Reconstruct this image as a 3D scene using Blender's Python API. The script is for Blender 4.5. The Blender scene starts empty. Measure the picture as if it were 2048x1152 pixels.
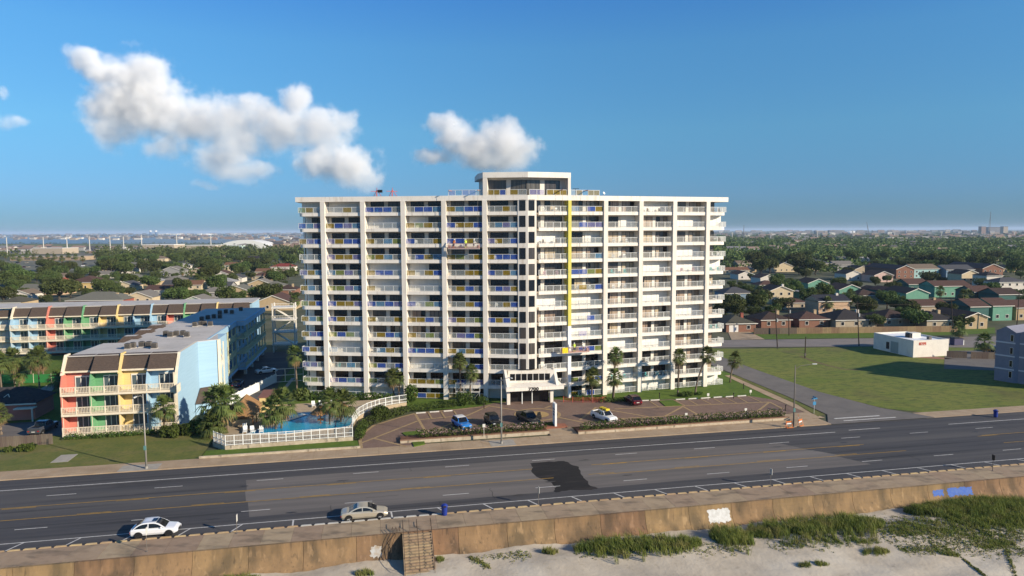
import bpy, bmesh, math, random
from mathutils import Vector, Matrix
random.seed(7)
SC = bpy.context.scene
COL = SC.collection
PI = math.pi
rad = math.radians

# ---------------------------------------------------------------- camera
F = 1365.0; CAMH = 32.0
PITCH = math.atan(113.5 / F); ROLL = math.atan(9 / 1900)
cp, sp, cr, sr = math.cos(PITCH), math.sin(PITCH), math.cos(ROLL), math.sin(ROLL)
_R0, _U0, _FW = Vector((1, 0, 0)), Vector((0, sp, cp)), Vector((0, cp, -sp))
_R = _R0 * cr - _U0 * sr
_U = _R0 * sr + _U0 * cr
cam_d = bpy.data.cameras.new('camera'); cam = bpy.data.objects.new('camera', cam_d); COL.objects.link(cam)
cam_d.sensor_width = 36; cam_d.lens = F / 2048 * 36; cam_d.clip_start = 0.5; cam_d.clip_end = 120000
cam.matrix_world = Matrix(((_R.x, _U.x, -_FW.x, 0), (_R.y, _U.y, -_FW.y, 0), (_R.z, _U.z, -_FW.z, CAMH), (0, 0, 0, 1)))
SC.camera = cam
# ---------------------------------------------------------------- sky, sun, exposure
SUN_EL = rad(22.0); SUN_H = Vector((0.885, -0.465))      # horizontal direction towards the sun
SKY_STOPS = [(0.0, (.30, .40, .47)), (.05, (.68, .80, .80)), (.14, (1.14, 1.48, 1.20)), (.25, (1.32, 1.95, 1.68)), (.32, (1.1, 1.9, 1.98)), (1.0, (1.1, 1.9, 1.98))]
world = bpy.data.worlds.new('World'); SC.world = world; world.use_nodes = True
wn = world.node_tree.nodes; wl = world.node_tree.links
sky = wn.new('ShaderNodeTexSky'); sky.sky_type = 'NISHITA'; sky.sun_disc = False
sky.sun_elevation = SUN_EL; sky.sun_rotation = math.atan2(SUN_H.x, SUN_H.y)
sky.altitude = 0; sky.air_density = 0.6; sky.dust_density = 0.0; sky.ozone_density = 6.0
wn['Background'].inputs['Strength'].default_value = 0.072
# clear blue overhead, greyer and dimmer to the horizon all round, as the photograph's sky runs
wtc = wn.new('ShaderNodeTexCoord'); wsx = wn.new('ShaderNodeSeparateXYZ'); wl.new(wtc.outputs['Generated'], wsx.inputs[0])
wr_ = wn.new('ShaderNodeValToRGB'); wl.new(wsx.outputs['Z'], wr_.inputs[0]); _el = wr_.color_ramp.elements
_st = SKY_STOPS
_el[0].position, _el[0].color = _st[0][0], (*[c / 2 for c in _st[0][1]], 1); _el[1].position, _el[1].color = _st[-1][0], (*[c / 2 for c in _st[-1][1]], 1)
for q in _st[1:-1]:
    e_ = _el.new(q[0]); e_.color = (*[c / 2 for c in q[1]], 1)
wm = wn.new('ShaderNodeVectorMath'); wm.operation = 'MULTIPLY'; wl.new(sky.outputs[0], wm.inputs[0]); wl.new(wr_.outputs[0], wm.inputs[1])
ws = wn.new('ShaderNodeVectorMath'); ws.operation = 'SCALE'; ws.inputs['Scale'].default_value = 2.0; wl.new(wm.outputs[0], ws.inputs[0])
wl.new(ws.outputs[0], wn['Background'].inputs['Color'])
sun_d = bpy.data.lights.new('sun', 'SUN'); sun_d.energy = 5.0; sun_d.angle = rad(0.53); sun_d.color = (1.0, 0.88, 0.70)
sun = bpy.data.objects.new('sun', sun_d); COL.objects.link(sun)
_sd = Vector((SUN_H.x * math.cos(SUN_EL), SUN_H.y * math.cos(SUN_EL), math.sin(SUN_EL)))
sun.rotation_euler = (-_sd).to_track_quat('-Z', 'Y').to_euler(); sun.location = (60, -40, 60)
SC.view_settings.view_transform = 'Standard'; SC.view_settings.look = 'None'
SC.view_settings.gamma = 1; SC.view_settings.use_curve_mapping = False; SC.view_settings.exposure = 0.5
SC.render.engine = 'CYCLES'; cy = SC.cycles
cy.use_denoising = True; cy.max_bounces = 6; cy.diffuse_bounces = 3; cy.glossy_bounces = 3; cy.transmission_bounces = 3
cy.transparent_max_bounces = 12; cy.volume_bounces = 4; cy.volume_step_rate = 2.0; cy.caustics_reflective = False; cy.caustics_refractive = False

# ---------------------------------------------------------------- frames: pixel rays to places on the ground, and the road's axes
def G(x, y, z=0.0):
    d = _R * ((x - 1024) / F) + _U * ((576 - y) / F) + _FW
    t = (z - CAMH) / d.z
    return Vector((d.x * t, d.y * t, z))
TH = rad(11.35); CT, ST = math.cos(TH), math.sin(TH)
def W(u, v, z=0.0): return Vector((u * CT - v * ST, u * ST + v * CT, z))
def UV(x, y, z=0.0):
    p = G(x, y, z); return (p.x * CT + p.y * ST, -p.x * ST + p.y * CT)

# ---------------------------------------------------------------- materials
MATS = {}
def lin(c):
    return tuple(((x / 255) / 12.92 if x <= 10 else ((x / 255 + 0.055) / 1.055) ** 2.4) for x in c)
def M(name, col, rough=0.8, col2=None, scale=1.0, stretch=(1, 1, 1), detail=5, bump=0.0, spec=0.3, metal=0.0,
      alpha=1.0, rnd=0.0, lo=0.35, hi=0.65, coat=0.0, bscale=None, extra=None, trans=0.0, wpos=False):
    if name in MATS: return MATS[name]
    m = bpy.data.materials.new(name); m.use_nodes = True; MATS[name] = m
    n, l = m.node_tree.nodes, m.node_tree.links
    b = n['Principled BSDF']; c4 = lambda c: (c[0], c[1], c[2], 1)
    b.inputs['Base Color'].default_value = c4(col); b.inputs['Roughness'].default_value = rough
    b.inputs['Specular IOR Level'].default_value = spec; b.inputs['Metallic'].default_value = metal
    b.inputs['Alpha'].default_value = alpha; b.inputs['Coat Weight'].default_value = coat; b.inputs['Coat Roughness'].default_value = 0.06
    out = None
    if col2 or bump or extra:
        tc = n.new('ShaderNodeTexCoord'); mp = n.new('ShaderNodeMapping'); mp.inputs['Scale'].default_value = stretch
        vec = n.new('ShaderNodeNewGeometry').outputs['Position'] if wpos else tc.outputs['Object']
        l.new(vec, mp.inputs[0])
        nz = n.new('ShaderNodeTexNoise'); nz.inputs['Scale'].default_value = scale; nz.inputs['Detail'].default_value = detail; nz.inputs['Roughness'].default_value = 0.6
        l.new(mp.outputs[0], nz.inputs['Vector'])
        if col2:
            mr = n.new('ShaderNodeMapRange'); mr.inputs[1].default_value = lo; mr.inputs[2].default_value = hi
            l.new(nz.outputs['Fac'], mr.inputs[0])
            mx = n.new('ShaderNodeMix'); mx.data_type = 'RGBA'; mx.inputs[6].default_value = c4(col); mx.inputs[7].default_value = c4(col2)
            l.new(mr.outputs[0], mx.inputs[0]); out = mx.outputs[2]
        for ex in (extra or []):      # (colour, scale, stretch, lo, hi, amount): another layer of wear
            mp2 = n.new('ShaderNodeMapping'); mp2.inputs['Scale'].default_value = ex[2]; l.new(vec, mp2.inputs[0])
            nz2 = n.new('ShaderNodeTexNoise'); nz2.inputs['Scale'].default_value = ex[1]; nz2.inputs['Detail'].default_value = 4; l.new(mp2.outputs[0], nz2.inputs['Vector'])
            mr2 = n.new('ShaderNodeMapRange'); mr2.inputs[1].default_value = ex[3]; mr2.inputs[2].default_value = ex[4]; mr2.inputs[4].default_value = ex[5]
            l.new(nz2.outputs['Fac'], mr2.inputs[0])
            mx2 = n.new('ShaderNodeMix'); mx2.data_type = 'RGBA'
            if out: l.new(out, mx2.inputs[6])
            else: mx2.inputs[6].default_value = c4(col)
            mx2.inputs[7].default_value = c4(ex[0]); l.new(mr2.outputs[0], mx2.inputs[0]); out = mx2.outputs[2]
        if bump:
            bp = n.new('ShaderNodeBump'); bp.inputs['Strength'].default_value = min(1, bump); bp.inputs['Distance'].default_value = 0.05 if bump < 1 else 0.05 * bump
            nb = nz
            if bscale:
                nb = n.new('ShaderNodeTexNoise'); nb.inputs['Scale'].default_value = bscale; nb.inputs['Detail'].default_value = 6; l.new(mp.outputs[0], nb.inputs['Vector'])
            l.new(nb.outputs['Fac'], bp.inputs['Height']); l.new(bp.outputs[0], b.inputs['Normal'])
    if rnd:
        oi = n.new('ShaderNodeObjectInfo'); hs = n.new('ShaderNodeHueSaturation')
        mh = n.new('ShaderNodeMapRange'); mh.inputs[3].default_value = 0.5 - rnd * 0.10; mh.inputs[4].default_value = 0.5 + rnd * 0.06
        mv = n.new('ShaderNodeMapRange'); mv.inputs[3].default_value = 1 - rnd; mv.inputs[4].default_value = 1 + rnd
        l.new(oi.outputs['Random'], mh.inputs[0]); l.new(oi.outputs['Random'], mv.inputs[0])
        l.new(mh.outputs[0], hs.inputs['Hue']); l.new(mv.outputs[0], hs.inputs['Value'])
        if out: l.new(out, hs.inputs['Color'])
        else: hs.inputs['Color'].default_value = c4(col)
        out = hs.outputs[0]
    if out: l.new(out, b.inputs['Base Color'])
    if trans:
        tl = n.new('ShaderNodeBsdfTranslucent'); ms = n.new('ShaderNodeMixShader'); ms.inputs[0].default_value = trans
        if out: l.new(out, tl.inputs[0])
        else: tl.inputs[0].default_value = c4(col)
        l.new(b.outputs[0], ms.inputs[1]); l.new(tl.outputs[0], ms.inputs[2]); l.new(ms.outputs[0], n['Material Output'].inputs[0])
    return m

# ---------------------------------------------------------------- mesh helpers
class MB:
    def __init__(s): s.v = []; s.f = []; s.m = []
    def face(s, pts, mi=0):
        k = len(s.v); s.v.extend(tuple(p) for p in pts); s.f.append(tuple(range(k, k + len(pts)))); s.m.append(mi); return s
    def box(s, x0, y0, z0, x1, y1, z1, mi=0):
        k = len(s.v)
        s.v += [(x0, y0, z0), (x1, y0, z0), (x1, y1, z0), (x0, y1, z0), (x0, y0, z1), (x1, y0, z1), (x1, y1, z1), (x0, y1, z1)]
        for a in ((0, 3, 2, 1), (4, 5, 6, 7), (0, 1, 5, 4), (1, 2, 6, 5), (2, 3, 7, 6), (3, 0, 4, 7)):
            s.f.append(tuple(k + i for i in a)); s.m.append(mi)
        return s
    def prism(s, pts, z0, z1, mi=0, sides=True):
        n = len(pts); k = len(s.v)
        ar = sum(pts[i][0] * pts[(i + 1) % n][1] - pts[(i + 1) % n][0] * pts[i][1] for i in range(n))
        if ar < 0: pts = pts[::-1]
        s.v += [(p[0], p[1], z0) for p in pts] + [(p[0], p[1], z1) for p in pts]
        s.f.append(tuple(k + n + i for i in range(n))); s.m.append(mi)
        s.f.append(tuple(k + n - 1 - i for i in range(n))); s.m.append(mi)
        for i in range(n):
            j = (i + 1) % n; s.f.append((k + i, k + j, k + n + j, k + n + i)); s.m.append(mi)
        return s
    def sheet(s, pts, z, mi=0):
        n = len(pts); ar = sum(pts[i][0] * pts[(i + 1) % n][1] - pts[(i + 1) % n][0] * pts[i][1] for i in range(n))
        if ar < 0: pts = pts[::-1]
        return s.face([(p[0], p[1], z) for p in pts], mi)
    def tube(s, path, rr, n=8, mi=0, cap=True):
        rings = []
        for i, p in enumerate(path):
            p = Vector(p); a = Vector(path[max(i - 1, 0)]); b = Vector(path[min(i + 1, len(path) - 1)])
            d = (b - a).normalized(); q = d.to_track_quat('Z', 'Y'); r = rr[i] if hasattr(rr, '__len__') else rr
            k = len(s.v)
            for j in range(n):
                a_ = 2 * PI * j / n; s.v.append(tuple(p + q @ Vector((math.cos(a_) * r, math.sin(a_) * r, 0))))
            rings.append(k)
        for a, b in zip(rings, rings[1:]):
            for j in range(n):
                s.f.append((a + j, a + (j + 1) % n, b + (j + 1) % n, b + j)); s.m.append(mi)
        if cap:
            s.f.append(tuple(rings[0] + n - 1 - j for j in range(n))); s.m.append(mi)
            s.f.append(tuple(rings[-1] + j for j in range(n))); s.m.append(mi)
        return s
    def mesh(s, name, mats):
        me = bpy.data.meshes.new(name); me.from_pydata(s.v, [], s.f)
        for m in (mats if isinstance(mats, (list, tuple)) else [mats]): me.materials.append(m)
        if any(s.m): me.polygons.foreach_set('material_index', s.m)
        me.update(); return me
    def obj(s, name, mats, parent=None, loc=(0, 0, 0), rz=0.0, smooth=False, bevel=0):
        me = s.mesh(name, mats)
        if smooth: me.polygons.foreach_set('use_smooth', [True] * len(me.polygons))
        o = place(me, name, parent, loc, rz)
        if bevel:
            md = o.modifiers.new('bevel', 'BEVEL'); md.width = bevel; md.segments = 2; md.limit_method = 'ANGLE'
        return o
def place(me, name, parent=None, loc=(0, 0, 0), rz=0.0, scale=None):
    o = bpy.data.objects.new(name, me); COL.objects.link(o); o.location = loc; o.rotation_euler = (0, 0, rz)
    if scale is not None: o.scale = scale if hasattr(scale, '__len__') else (scale,) * 3
    if parent: o.parent = parent
    return o
def tag(o, label, cat, group=None):
    o['label'] = label; o['category'] = cat
    if group: o['group'] = group
    return o
def empty(name, loc, rz=0.0, label=None, cat=None, group=None):
    o = bpy.data.objects.new(name, None); COL.objects.link(o); o.location = loc; o.rotation_euler = (0, 0, rz); o.empty_display_size = 0.3
    if label: tag(o, label, cat, group)
    return o
def copy_tree(o, parent=None):
    c = o.copy(); COL.objects.link(c); c.parent = parent
    for ch in o.children: copy_tree(ch, c)
    return c
def struct(name, mb, mat, rz=TH, smooth=False):
    o = mb.obj(name, mat, None, (0, 0, 0), rz, smooth); o['kind'] = 'structure'; return o
def arc(cx, cy, r, a0, a1, n=12, ry=None):
    return [(cx + math.cos(a0 + (a1 - a0) * i / n) * r, cy + math.sin(a0 + (a1 - a0) * i / n) * (ry or r)) for i in range(n + 1)]
NUM = ['ground', 'first', 'second', 'third', 'fourth', 'fifth', 'sixth', 'seventh', 'eighth', 'ninth', 'tenth', 'eleventh', 'twelfth', 'thirteenth', 'fourteenth', 'fifteenth']
# ================================================================ SETTING
m_ground = M('ground_mix', (0.060, 0.062, 0.030), 0.95, (0.13, 0.125, 0.075), 0.02, detail=10, extra=[((0.035, 0.055, 0.018), 0.11, (1, 1, 1), 0.45, 0.6, 0.7), ((0.20, 0.18, 0.145), 0.055, (1, 1, 1), 0.62, 0.7, 0.5)])
m_grass = M('lawn_grass', (0.150, 0.145, 0.034), 0.95, (0.090, 0.115, 0.022), 0.35, detail=8, bump=0.6, bscale=6, extra=[((0.19, 0.145, 0.060), 0.09, (1, 1.6, 1), 0.52, 0.68, 0.75), ((0.05, 0.07, 0.02), 2.2, (1, 1, 1), 0.5, 0.7, 0.5)])
m_field = M('field_grass', (0.122, 0.158, 0.020), 0.95, (0.175, 0.178, 0.034), 0.12, stretch=(0.6, 1.6, 1), detail=9, bump=0.6, bscale=4, extra=[((0.070, 0.092, 0.018), 0.5, (1, 2, 1), 0.48, 0.64, 0.8), ((0.055, 0.080, 0.015), 3.0, (1, 1.5, 1), 0.5, 0.68, 0.5), ((0.10, 0.075, 0.035), 0.06, (1, 1, 1), 0.6, 0.74, 0.6)])
m_lush = M('watered_grass', (0.060, 0.110, 0.010), 0.95, (0.095, 0.145, 0.014), 0.8, detail=8, bump=0.5, bscale=8)
m_asph = M('asphalt', (0.052, 0.051, 0.055), 0.85, (0.068, 0.065, 0.066), 0.5, stretch=(0.12, 2.2, 1), detail=8, bump=0.15, bscale=30, extra=[((0.095, 0.088, 0.083), 0.22, (0.06, 1.1, 1), 0.47, 0.66, 0.85), ((0.026, 0.026, 0.028), 0.7, (0.03, 1.6, 1), 0.54, 0.68, 0.7), ((0.11, 0.10, 0.095), 3.0, (0.15, 1, 1), 0.62, 0.74, 0.5)])
m_asph_old = M('old_asphalt', (0.150, 0.133, 0.121), 0.9, (0.108, 0.098, 0.092), 0.45, stretch=(0.12, 2.0, 1), detail=8, bump=0.2, bscale=25, extra=[((0.175, 0.155, 0.14), 0.3, (0.08, 1.0, 1), 0.52, 0.7, 0.7)])
m_asph_new = M('fresh_asphalt', (0.010, 0.0095, 0.0095), 0.9, (0.018, 0.016, 0.016), 1.2, stretch=(0.3, 2, 1), detail=8, bump=0.5, bscale=14, extra=[((0.040, 0.032, 0.030), 0.5, (0.4, 1.6, 1), 0.54, 0.70, 0.8)])
m_street = M('grey_street', (0.13, 0.118, 0.108), 0.9, (0.165, 0.148, 0.132), 0.3, detail=9, bump=0.2, bscale=20, extra=[((0.08, 0.075, 0.07), 0.9, (1, 1, 1), 0.62, 0.7, 0.5)])
m_walk = M('tan_concrete', (0.33, 0.235, 0.145), 0.9, (0.40, 0.30, 0.20), 0.7, detail=9, bump=0.2, bscale=9, extra=[((0.22, 0.155, 0.095), 0.35, (1, 1, 1), 0.52, 0.7, 0.6), ((0.45, 0.37, 0.27), 2.5, (1, 1, 1), 0.6, 0.7, 0.4)], wpos=True)
m_prom = M('promenade_concrete', (0.29, 0.210, 0.135), 0.9, (0.35, 0.26, 0.17), 0.8, detail=10, bump=0.3, bscale=10, rnd=0.12, extra=[((0.12, 0.095, 0.068), 0.5, (0.7, 1.5, 1), 0.5, 0.68, 0.7), ((0.34, 0.26, 0.17), 1.3, (1, 2, 1), 0.62, 0.7, 0.6)], wpos=True)
m_wallc = M('seawall_concrete', (0.265, 0.168, 0.084), 0.92, (0.195, 0.125, 0.066), 0.9, stretch=(1, 1, 0.35), detail=10, bump=0.35, bscale=7, rnd=0.13, extra=[((0.10, 0.072, 0.042), 0.45, (1.2, 1.2, 0.25), 0.46, 0.62, 0.8), ((0.36, 0.235, 0.125), 1.1, (1.5, 1.5, 0.2), 0.60, 0.70, 0.6), ((0.06, 0.045, 0.03), 2.4, (1.5, 1.5, 0.12), 0.60, 0.72, 0.6)], wpos=True)
m_paver = M('brick_paver', (0.165, 0.105, 0.078), 0.9, (0.205, 0.140, 0.108), 2.5, detail=6, bump=0.3, bscale=14, extra=[((0.12, 0.085, 0.07), 0.25, (1, 1, 1), 0.5, 0.66, 0.6)])
m_band = M('tan_paver', (0.36, 0.255, 0.13), 0.9, (0.30, 0.205, 0.105), 2.0, bump=0.2)
m_white_line = M('white_line_paint', (0.62, 0.60, 0.56), 0.8, (0.42, 0.41, 0.39), 3.0, detail=8)
m_yellow_line = M('yellow_line_paint', (0.42, 0.24, 0.030), 0.8, (0.26, 0.16, 0.04), 1.4, detail=8)
m_sand = M('beach_sand', (0.47, 0.405, 0.315), 0.95, (0.40, 0.34, 0.26), 0.5, detail=10, bump=0.8, bscale=2.5, extra=[((0.54, 0.48, 0.385), 0.16, (1, 1, 1), 0.48, 0.66, 0.8), ((0.30, 0.25, 0.18), 1.5, (1, 1, 1), 0.62, 0.72, 0.5)])
m_curb_y = M('yellowed_kerb', (0.42, 0.29, 0.145), 0.9, (0.50, 0.37, 0.20), 2.0, rnd=0.12, wpos=True)
m_curb_w = M('pale_kerb', (0.50, 0.48, 0.43), 0.9, (0.40, 0.385, 0.35), 2.0, rnd=0.1, wpos=True)
m_wall_pale = M('pale_stucco_wall', (0.50, 0.42, 0.31), 0.9, (0.36, 0.29, 0.20), 1.2, detail=8, bump=0.2, extra=[((0.13, 0.11, 0.085), 1.4, (1, 1, 0.5), 0.60, 0.68, 0.75)])
m_water = M('sea_water', (0.06, 0.10, 0.13), 0.15, spec=0.5, bump=0.3, scale=0.4)
m_deck = M('pool_deck', (0.42, 0.33, 0.22), 0.9, (0.34, 0.265, 0.18), 0.8, bump=0.15)

BIG = 30000
struct("ground", MB().sheet([(-BIG, 72.5), (BIG, 72.5), (BIG, BIG), (-BIG, BIG)], -0.03), m_ground)
# beach: one rippled sheet sloping from the wall towards the water, then the sea
def beach_z(u, v):
    d = 71 - v
    z = -2.15 - 0.045 * d
    z += 0.30 * math.exp(-((u - 30) / 14) ** 2 - ((v - 66.5) / 2.5) ** 2) + 0.55 * math.exp(-((u - 62) / 16) ** 2 - ((v - 65) / 3.5) ** 2)
    z += 0.14 * math.sin(u * 0.55 + 1.3 * math.sin(v * 0.5)) * math.sin(v * 0.8 + u * 0.13) + 0.06 * math.sin(u * 1.9 + v * 2.3) * math.sin(v * 1.7 - u * 0.9)
    return z - 0.35 * max(0, min(1, (-5 - u) / 20))
b = MB(); nu, nv = 260, 60; u0, u1, v0, v1 = -75, 120, 40, 71.5
for j in range(nv + 1):
    for i in range(nu + 1):
        u = u0 + (u1 - u0) * i / nu; v = v0 + (v1 - v0) * j / nv; b.v.append((u, v, beach_z(u, v)))
for j in range(nv):
    for i in range(nu):
        k = j * (nu + 1) + i; b.f.append((k, k + 1, k + nu + 2, k + nu + 1)); b.m.append(0)
struct('beach', b, m_sand, smooth=True)
struct('shore', MB().sheet([(-9000, 5), (9000, 5), (9000, 72.4), (-9000, 72.4)], -3.9), m_sand)
struct('sea', MB().sheet([(-BIG, -BIG), (BIG, -BIG), (BIG, 5), (-BIG, 5)], -4.1), m_water)

# road and its markings
road = struct('road', MB().sheet([(-3000, 75.25), (3000, 75.25), (3000, 97.7), (-3000, 97.7)], 0.0), m_asph)
def child(name, mb, mat, parent, label=None, **k):
    o = mb.obj(name, mat, parent, **k)
    if label: o['label'] = label
    return o
def pxpoly(pts, z=0.0): return [UV(x, y, z) for x, y in pts]
child('road_patch', MB().sheet([(-17.0, 91.3), (-14.5, 79.0), (28, 79.2), (66, 79.6), (62, 86), (59, 90.9), (30, 91.6)], 0.004), m_asph_old, road, 'worn lighter grey asphalt in the middle of the road')
rp = [(1060, 927), (1090, 924), (1128, 922), (1140, 928), (1158, 934), (1163, 950), (1172, 960), (1181, 972), (1196, 976), (1183, 980), (1140, 980), (1111, 985), (1107, 982), (1113, 974), (1098, 963), (1078, 956), (1064, 945), (1066, 935)]
_j = []
for (xa, ya), (xb, yb) in zip(rp, rp[1:] + rp[:1]):
    for t in range(4): _j.append((xa + (xb - xa) * t / 4 + random.uniform(-2.2, 2.2) * (t > 0), ya + (yb - ya) * t / 4 + random.uniform(-.8, .8) * (t > 0)))
child('road_patch', MB().sheet(pxpoly(_j), 0.008), m_asph_new, road, 'ragged patch of fresh black asphalt')
child('road_patch', MB().sheet([(28, 91.6), (60, 91.0), (64, 86.8), (66, 83.9), (24, 84.3), (21, 87.3), (-16.5, 87.2), (-16.2, 84.0), (20, 84.3), (20, 83.6), (66.3, 83.2)][:0] or [(-16.4, 87.3), (-15.7, 83.9), (64.5, 83.6), (61.9, 86.6)], 0.006), M('turn_lane_asphalt', (0.175, 0.157, 0.144), 0.9, (0.135, 0.122, 0.112), 0.4, stretch=(0.15, 2, 1), detail=8, bump=0.2, bscale=25), road)
def line(u0, u1, v, w, mat, z=0.012): child('lane_mark', MB().box(u0, v - w / 2, z - 0.003, u1, v + w / 2, z), mat, road)
line(-90, 71.0, 93.8, 0.16, m_white_line); line(73.8, 79.5, 94.3, 0.16, m_white_line); line(92, 190, 93.8, 0.16, m_white_line)
line(-90, 190, 77.2, 0.13, m_white_line)
for i in range(-5, 13):
    line(-38.4 + i * 12.2 - 1.6, -38.4 + i * 12.2 + 1.7, 90.8, 0.12, m_white_line)
    line(-37.4 + i * 11.6 - 1.5, -37.4 + i * 11.6 + 1.7, 80.8, 0.12, m_white_line)
for v, s in ((83.7, 1), (87.5, -1)):
    line(-90, 19.2 + (1 if s < 0 else 3), v, 0.13, m_yellow_line); line(28.5, 71 + (4 if s > 0 else 0), v - 0.1, 0.13, m_yellow_line); line(92, 190, v, 0.13, m_yellow_line)
    for i in range(-5, 13):
        uu = -34 + i * 12.2 + (3 if s < 0 else 0)
        if not (14 < uu < 27 or 72 < uu < 90): line(uu, uu + 3.6, v + 0.26 * s, 0.12, m_yellow_line)
for i in range(-3, 26):                                   # parking bay ticks beside the promenade
    u = -31.0 + i * 5.37; sl = 0.9 if i < 5 else -0.9
    if i in (4, 5, 6): sl = -0.1
    child('lane_mark', MB().face([(u - 0.09, 77.12, 0.012), (u - 0.09 - sl, 75.4, 0.012), (u + 0.09 - sl, 75.4, 0.012), (u + 0.09, 77.12, 0.012)]), m_white_line, road)

# promenade, kerb blocks and the seawall
prom = empty('promenade', (0, 0, 0), TH); prom['kind'] = 'structure'
me = MB().box(0, 0, -0.4, 3.03, 3.93, 0.10).mesh('slab', m_prom)
for i in range(-26, 48): place(me, 'slab', prom, (i * 3.05, 71.06 + random.uniform(-.01, .01), random.uniform(-.008, .008)))
kerb = empty('kerb', (0, 0, 0), TH); kerb['kind'] = 'structure'
bm_ = MB(); bm_.prism([(0, 0), (1.16, 0), (1.06, 0.27), (0.10, 0.27)], 0, 0.16)
mey = bm_.mesh('kerb_block', m_curb_y); mew = bm_.mesh('kerb_block', m_curb_w)
for i in range(-35, 75):
    u = i * 1.42; place(mew if -9.5 < u < 6.5 else mey, 'kerb_block', kerb, (u, 75.01, random.uniform(-.01, .01)))
struct('gutter', MB().box(-120, 75.0, -0.3, 190, 75.24, 0.006), m_asph_new)
sw = empty('seawall', W(0, 71, 0), TH, 'long concave concrete seawall stained brown above the sand', 'seawall')
prof = [(71.0, 0.13), (71.0, -0.05), (70.97, -0.4), (70.88, -0.8), (70.70, -1.25), (70.42, -1.7), (70.0, -2.15), (69.4, -2.6), (68.7, -3.0)]
def wall_strip(x0, x1, off=0.0, lo=0, hi=None, mb=None):
    mb = mb or MB(); pr = prof[lo:hi]
    for (va, za), (vb, zb) in zip(pr, pr[1:]):
        mb.face([(x0, va - 71 - off, za), (x0, vb - 71 - off, zb), (x1, vb - 71 - off, zb), (x1, va - 71 - off, za)])
    return mb
pm = wall_strip(0, 5.31); pm.face([(0, 0, .13), (5.31, 0, .13), (5.31, .3, .13), (0, .3, .13)])
for x in (0, 5.31): pm.face([(x, v - 71, z) for v, z in prof] + [(x, 0.3, -3.0), (x, 0.3, 0.13)])
me = pm.mesh('wall_panel', m_wallc)
m_joint = M('wall_joint_dark', (0.05, 0.035, 0.02), 0.95)
for i in range(-14, 26):
    place(me, 'wall_panel', sw, (-2.48 + i * 5.35, 0, 0))
child('joint_backing', MB().box(-78, 0.12, -3, 137, 0.28, 0.05), m_joint, sw)
def paint(u0, u1, z0, z1, mat, label, seed):
    random.seed(seed); mb = MB(); n = 14; m = 8
    def at(x, z):
        for (va, za), (vb, zb) in zip(prof, prof[1:]):
            if zb <= z <= za: t = (za - z) / (za - zb); return (x, va + (vb - va) * t - 71 - 0.012, z - 0.006)
    tops = [z1 + random.uniform(-.12, .08) for _ in range(n + 1)]; bots = [z0 + random.uniform(-.12, .12) for _ in range(n + 1)]
    ends = [random.uniform(-.12, .12) for _ in range(m + 1)]
    for i in range(n):
        for j in range(m):
            q = []
            for a, c in ((i, j), (i + 1, j), (i + 1, j + 1), (i, j + 1)):
                x = u0 + (u1 - u0) * a / n + (ends[c] if a in (0, n) else 0); z = bots[a] + (tops[a] - bots[a]) * c / m; q.append(at(x, z))
            mb.face(q)
    child('paint_patch', mb, mat, sw, label)
m_pw = M('patch_white', (0.62, 0.62, 0.60), 0.8, (0.50, 0.49, 0.46), 2); m_pb = M('patch_blue', (0.05, 0.12, 0.42), 0.8, (0.09, 0.16, 0.40), 2)
paint(37.3, 40.0, -1.75, -0.35, m_pw, 'rough white paint patch', 3)
paint(-1.1, 0.0, -1.9, -0.9, M('patch_pale', (0.42, 0.42, 0.40), 0.8, (0.3, 0.22, 0.14), 1.5), 'pale paint patch beside the stair', 4)
paint(69.8, 73.4, -1.35, -0.45, m_pb, 'bright blue paint patch', 5); paint(67.7, 69.2, -1.2, -0.5, m_pb, 'small blue paint patch', 6)
random.seed(11)
# stair down to the beach
st = empty('beach_stair', W(2.25, 71, 0), TH, 'concrete stair with pipe handrails going down the seawall to the sand', 'stair')
m_step = M('step_concrete', (0.34, 0.25, 0.155), 0.9, (0.25, 0.18, 0.11), 3, detail=8, rnd=0.12, wpos=True)
m_rail = M('brown_rail', (0.07, 0.045, 0.03), 0.6)
NS = 15
for i in range(NS):
    z = 0.0 - i * 0.175; y = -0.30 * i
    MB().box(0.12, y - 0.30, z - 0.5, 3.0, y, z + 0.0).obj('step', m_step, st)
for x in (0.0, 3.0):
    MB().face([(x, 0, .15), (x, -4.6, -2.5), (x, -4.6, -3.4), (x, 0, -3.4)]).face([(x + .12, 0, .15), (x + .12, 0, -3.4), (x + .12, -4.6, -3.4), (x + .12, -4.6, -2.5)]).face([(x, 0, .15), (x + .12, 0, .15), (x + .12, -4.6, -2.5), (x, -4.6, -2.5)]).face([(x, -4.6, -2.5), (x + .12, -4.6, -2.5), (x + .12, -4.6, -3.4), (x, -4.6, -3.4)]).obj('stringer', m_step, st)
for x in (0.08, 1.56, 3.05):
    mb = MB().tube([(x, 1.2, 0.1), (x, 1.2, 1.0), (x, 0.1, 1.0), (x, -4.5, -1.6), (x, -4.5, -2.5)], 0.03, 6)
    for k in range(4): mb.tube([(x, -0.2 - k * 1.25, -.1 - k * .73), (x, -0.2 - k * 1.25, .85 - k * .71)], 0.025, 5)
    mb.obj('handrail', m_rail, st)
for k in range(3):
    MB().tube([(-0.25 - k * .35, 0.6, 0.12), (-0.3 - k * .35, 0.3, 0.75), (-0.5 - k * .35, -0.15, 0.5), (-.9 - k * .35, -.3, -.3), (-1.2 - k * .35, -.6, -1.2), (-1.3 - k * .35, -1.2, -2.2)], 0.028, 6).obj('handrail', m_rail, st)

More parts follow.
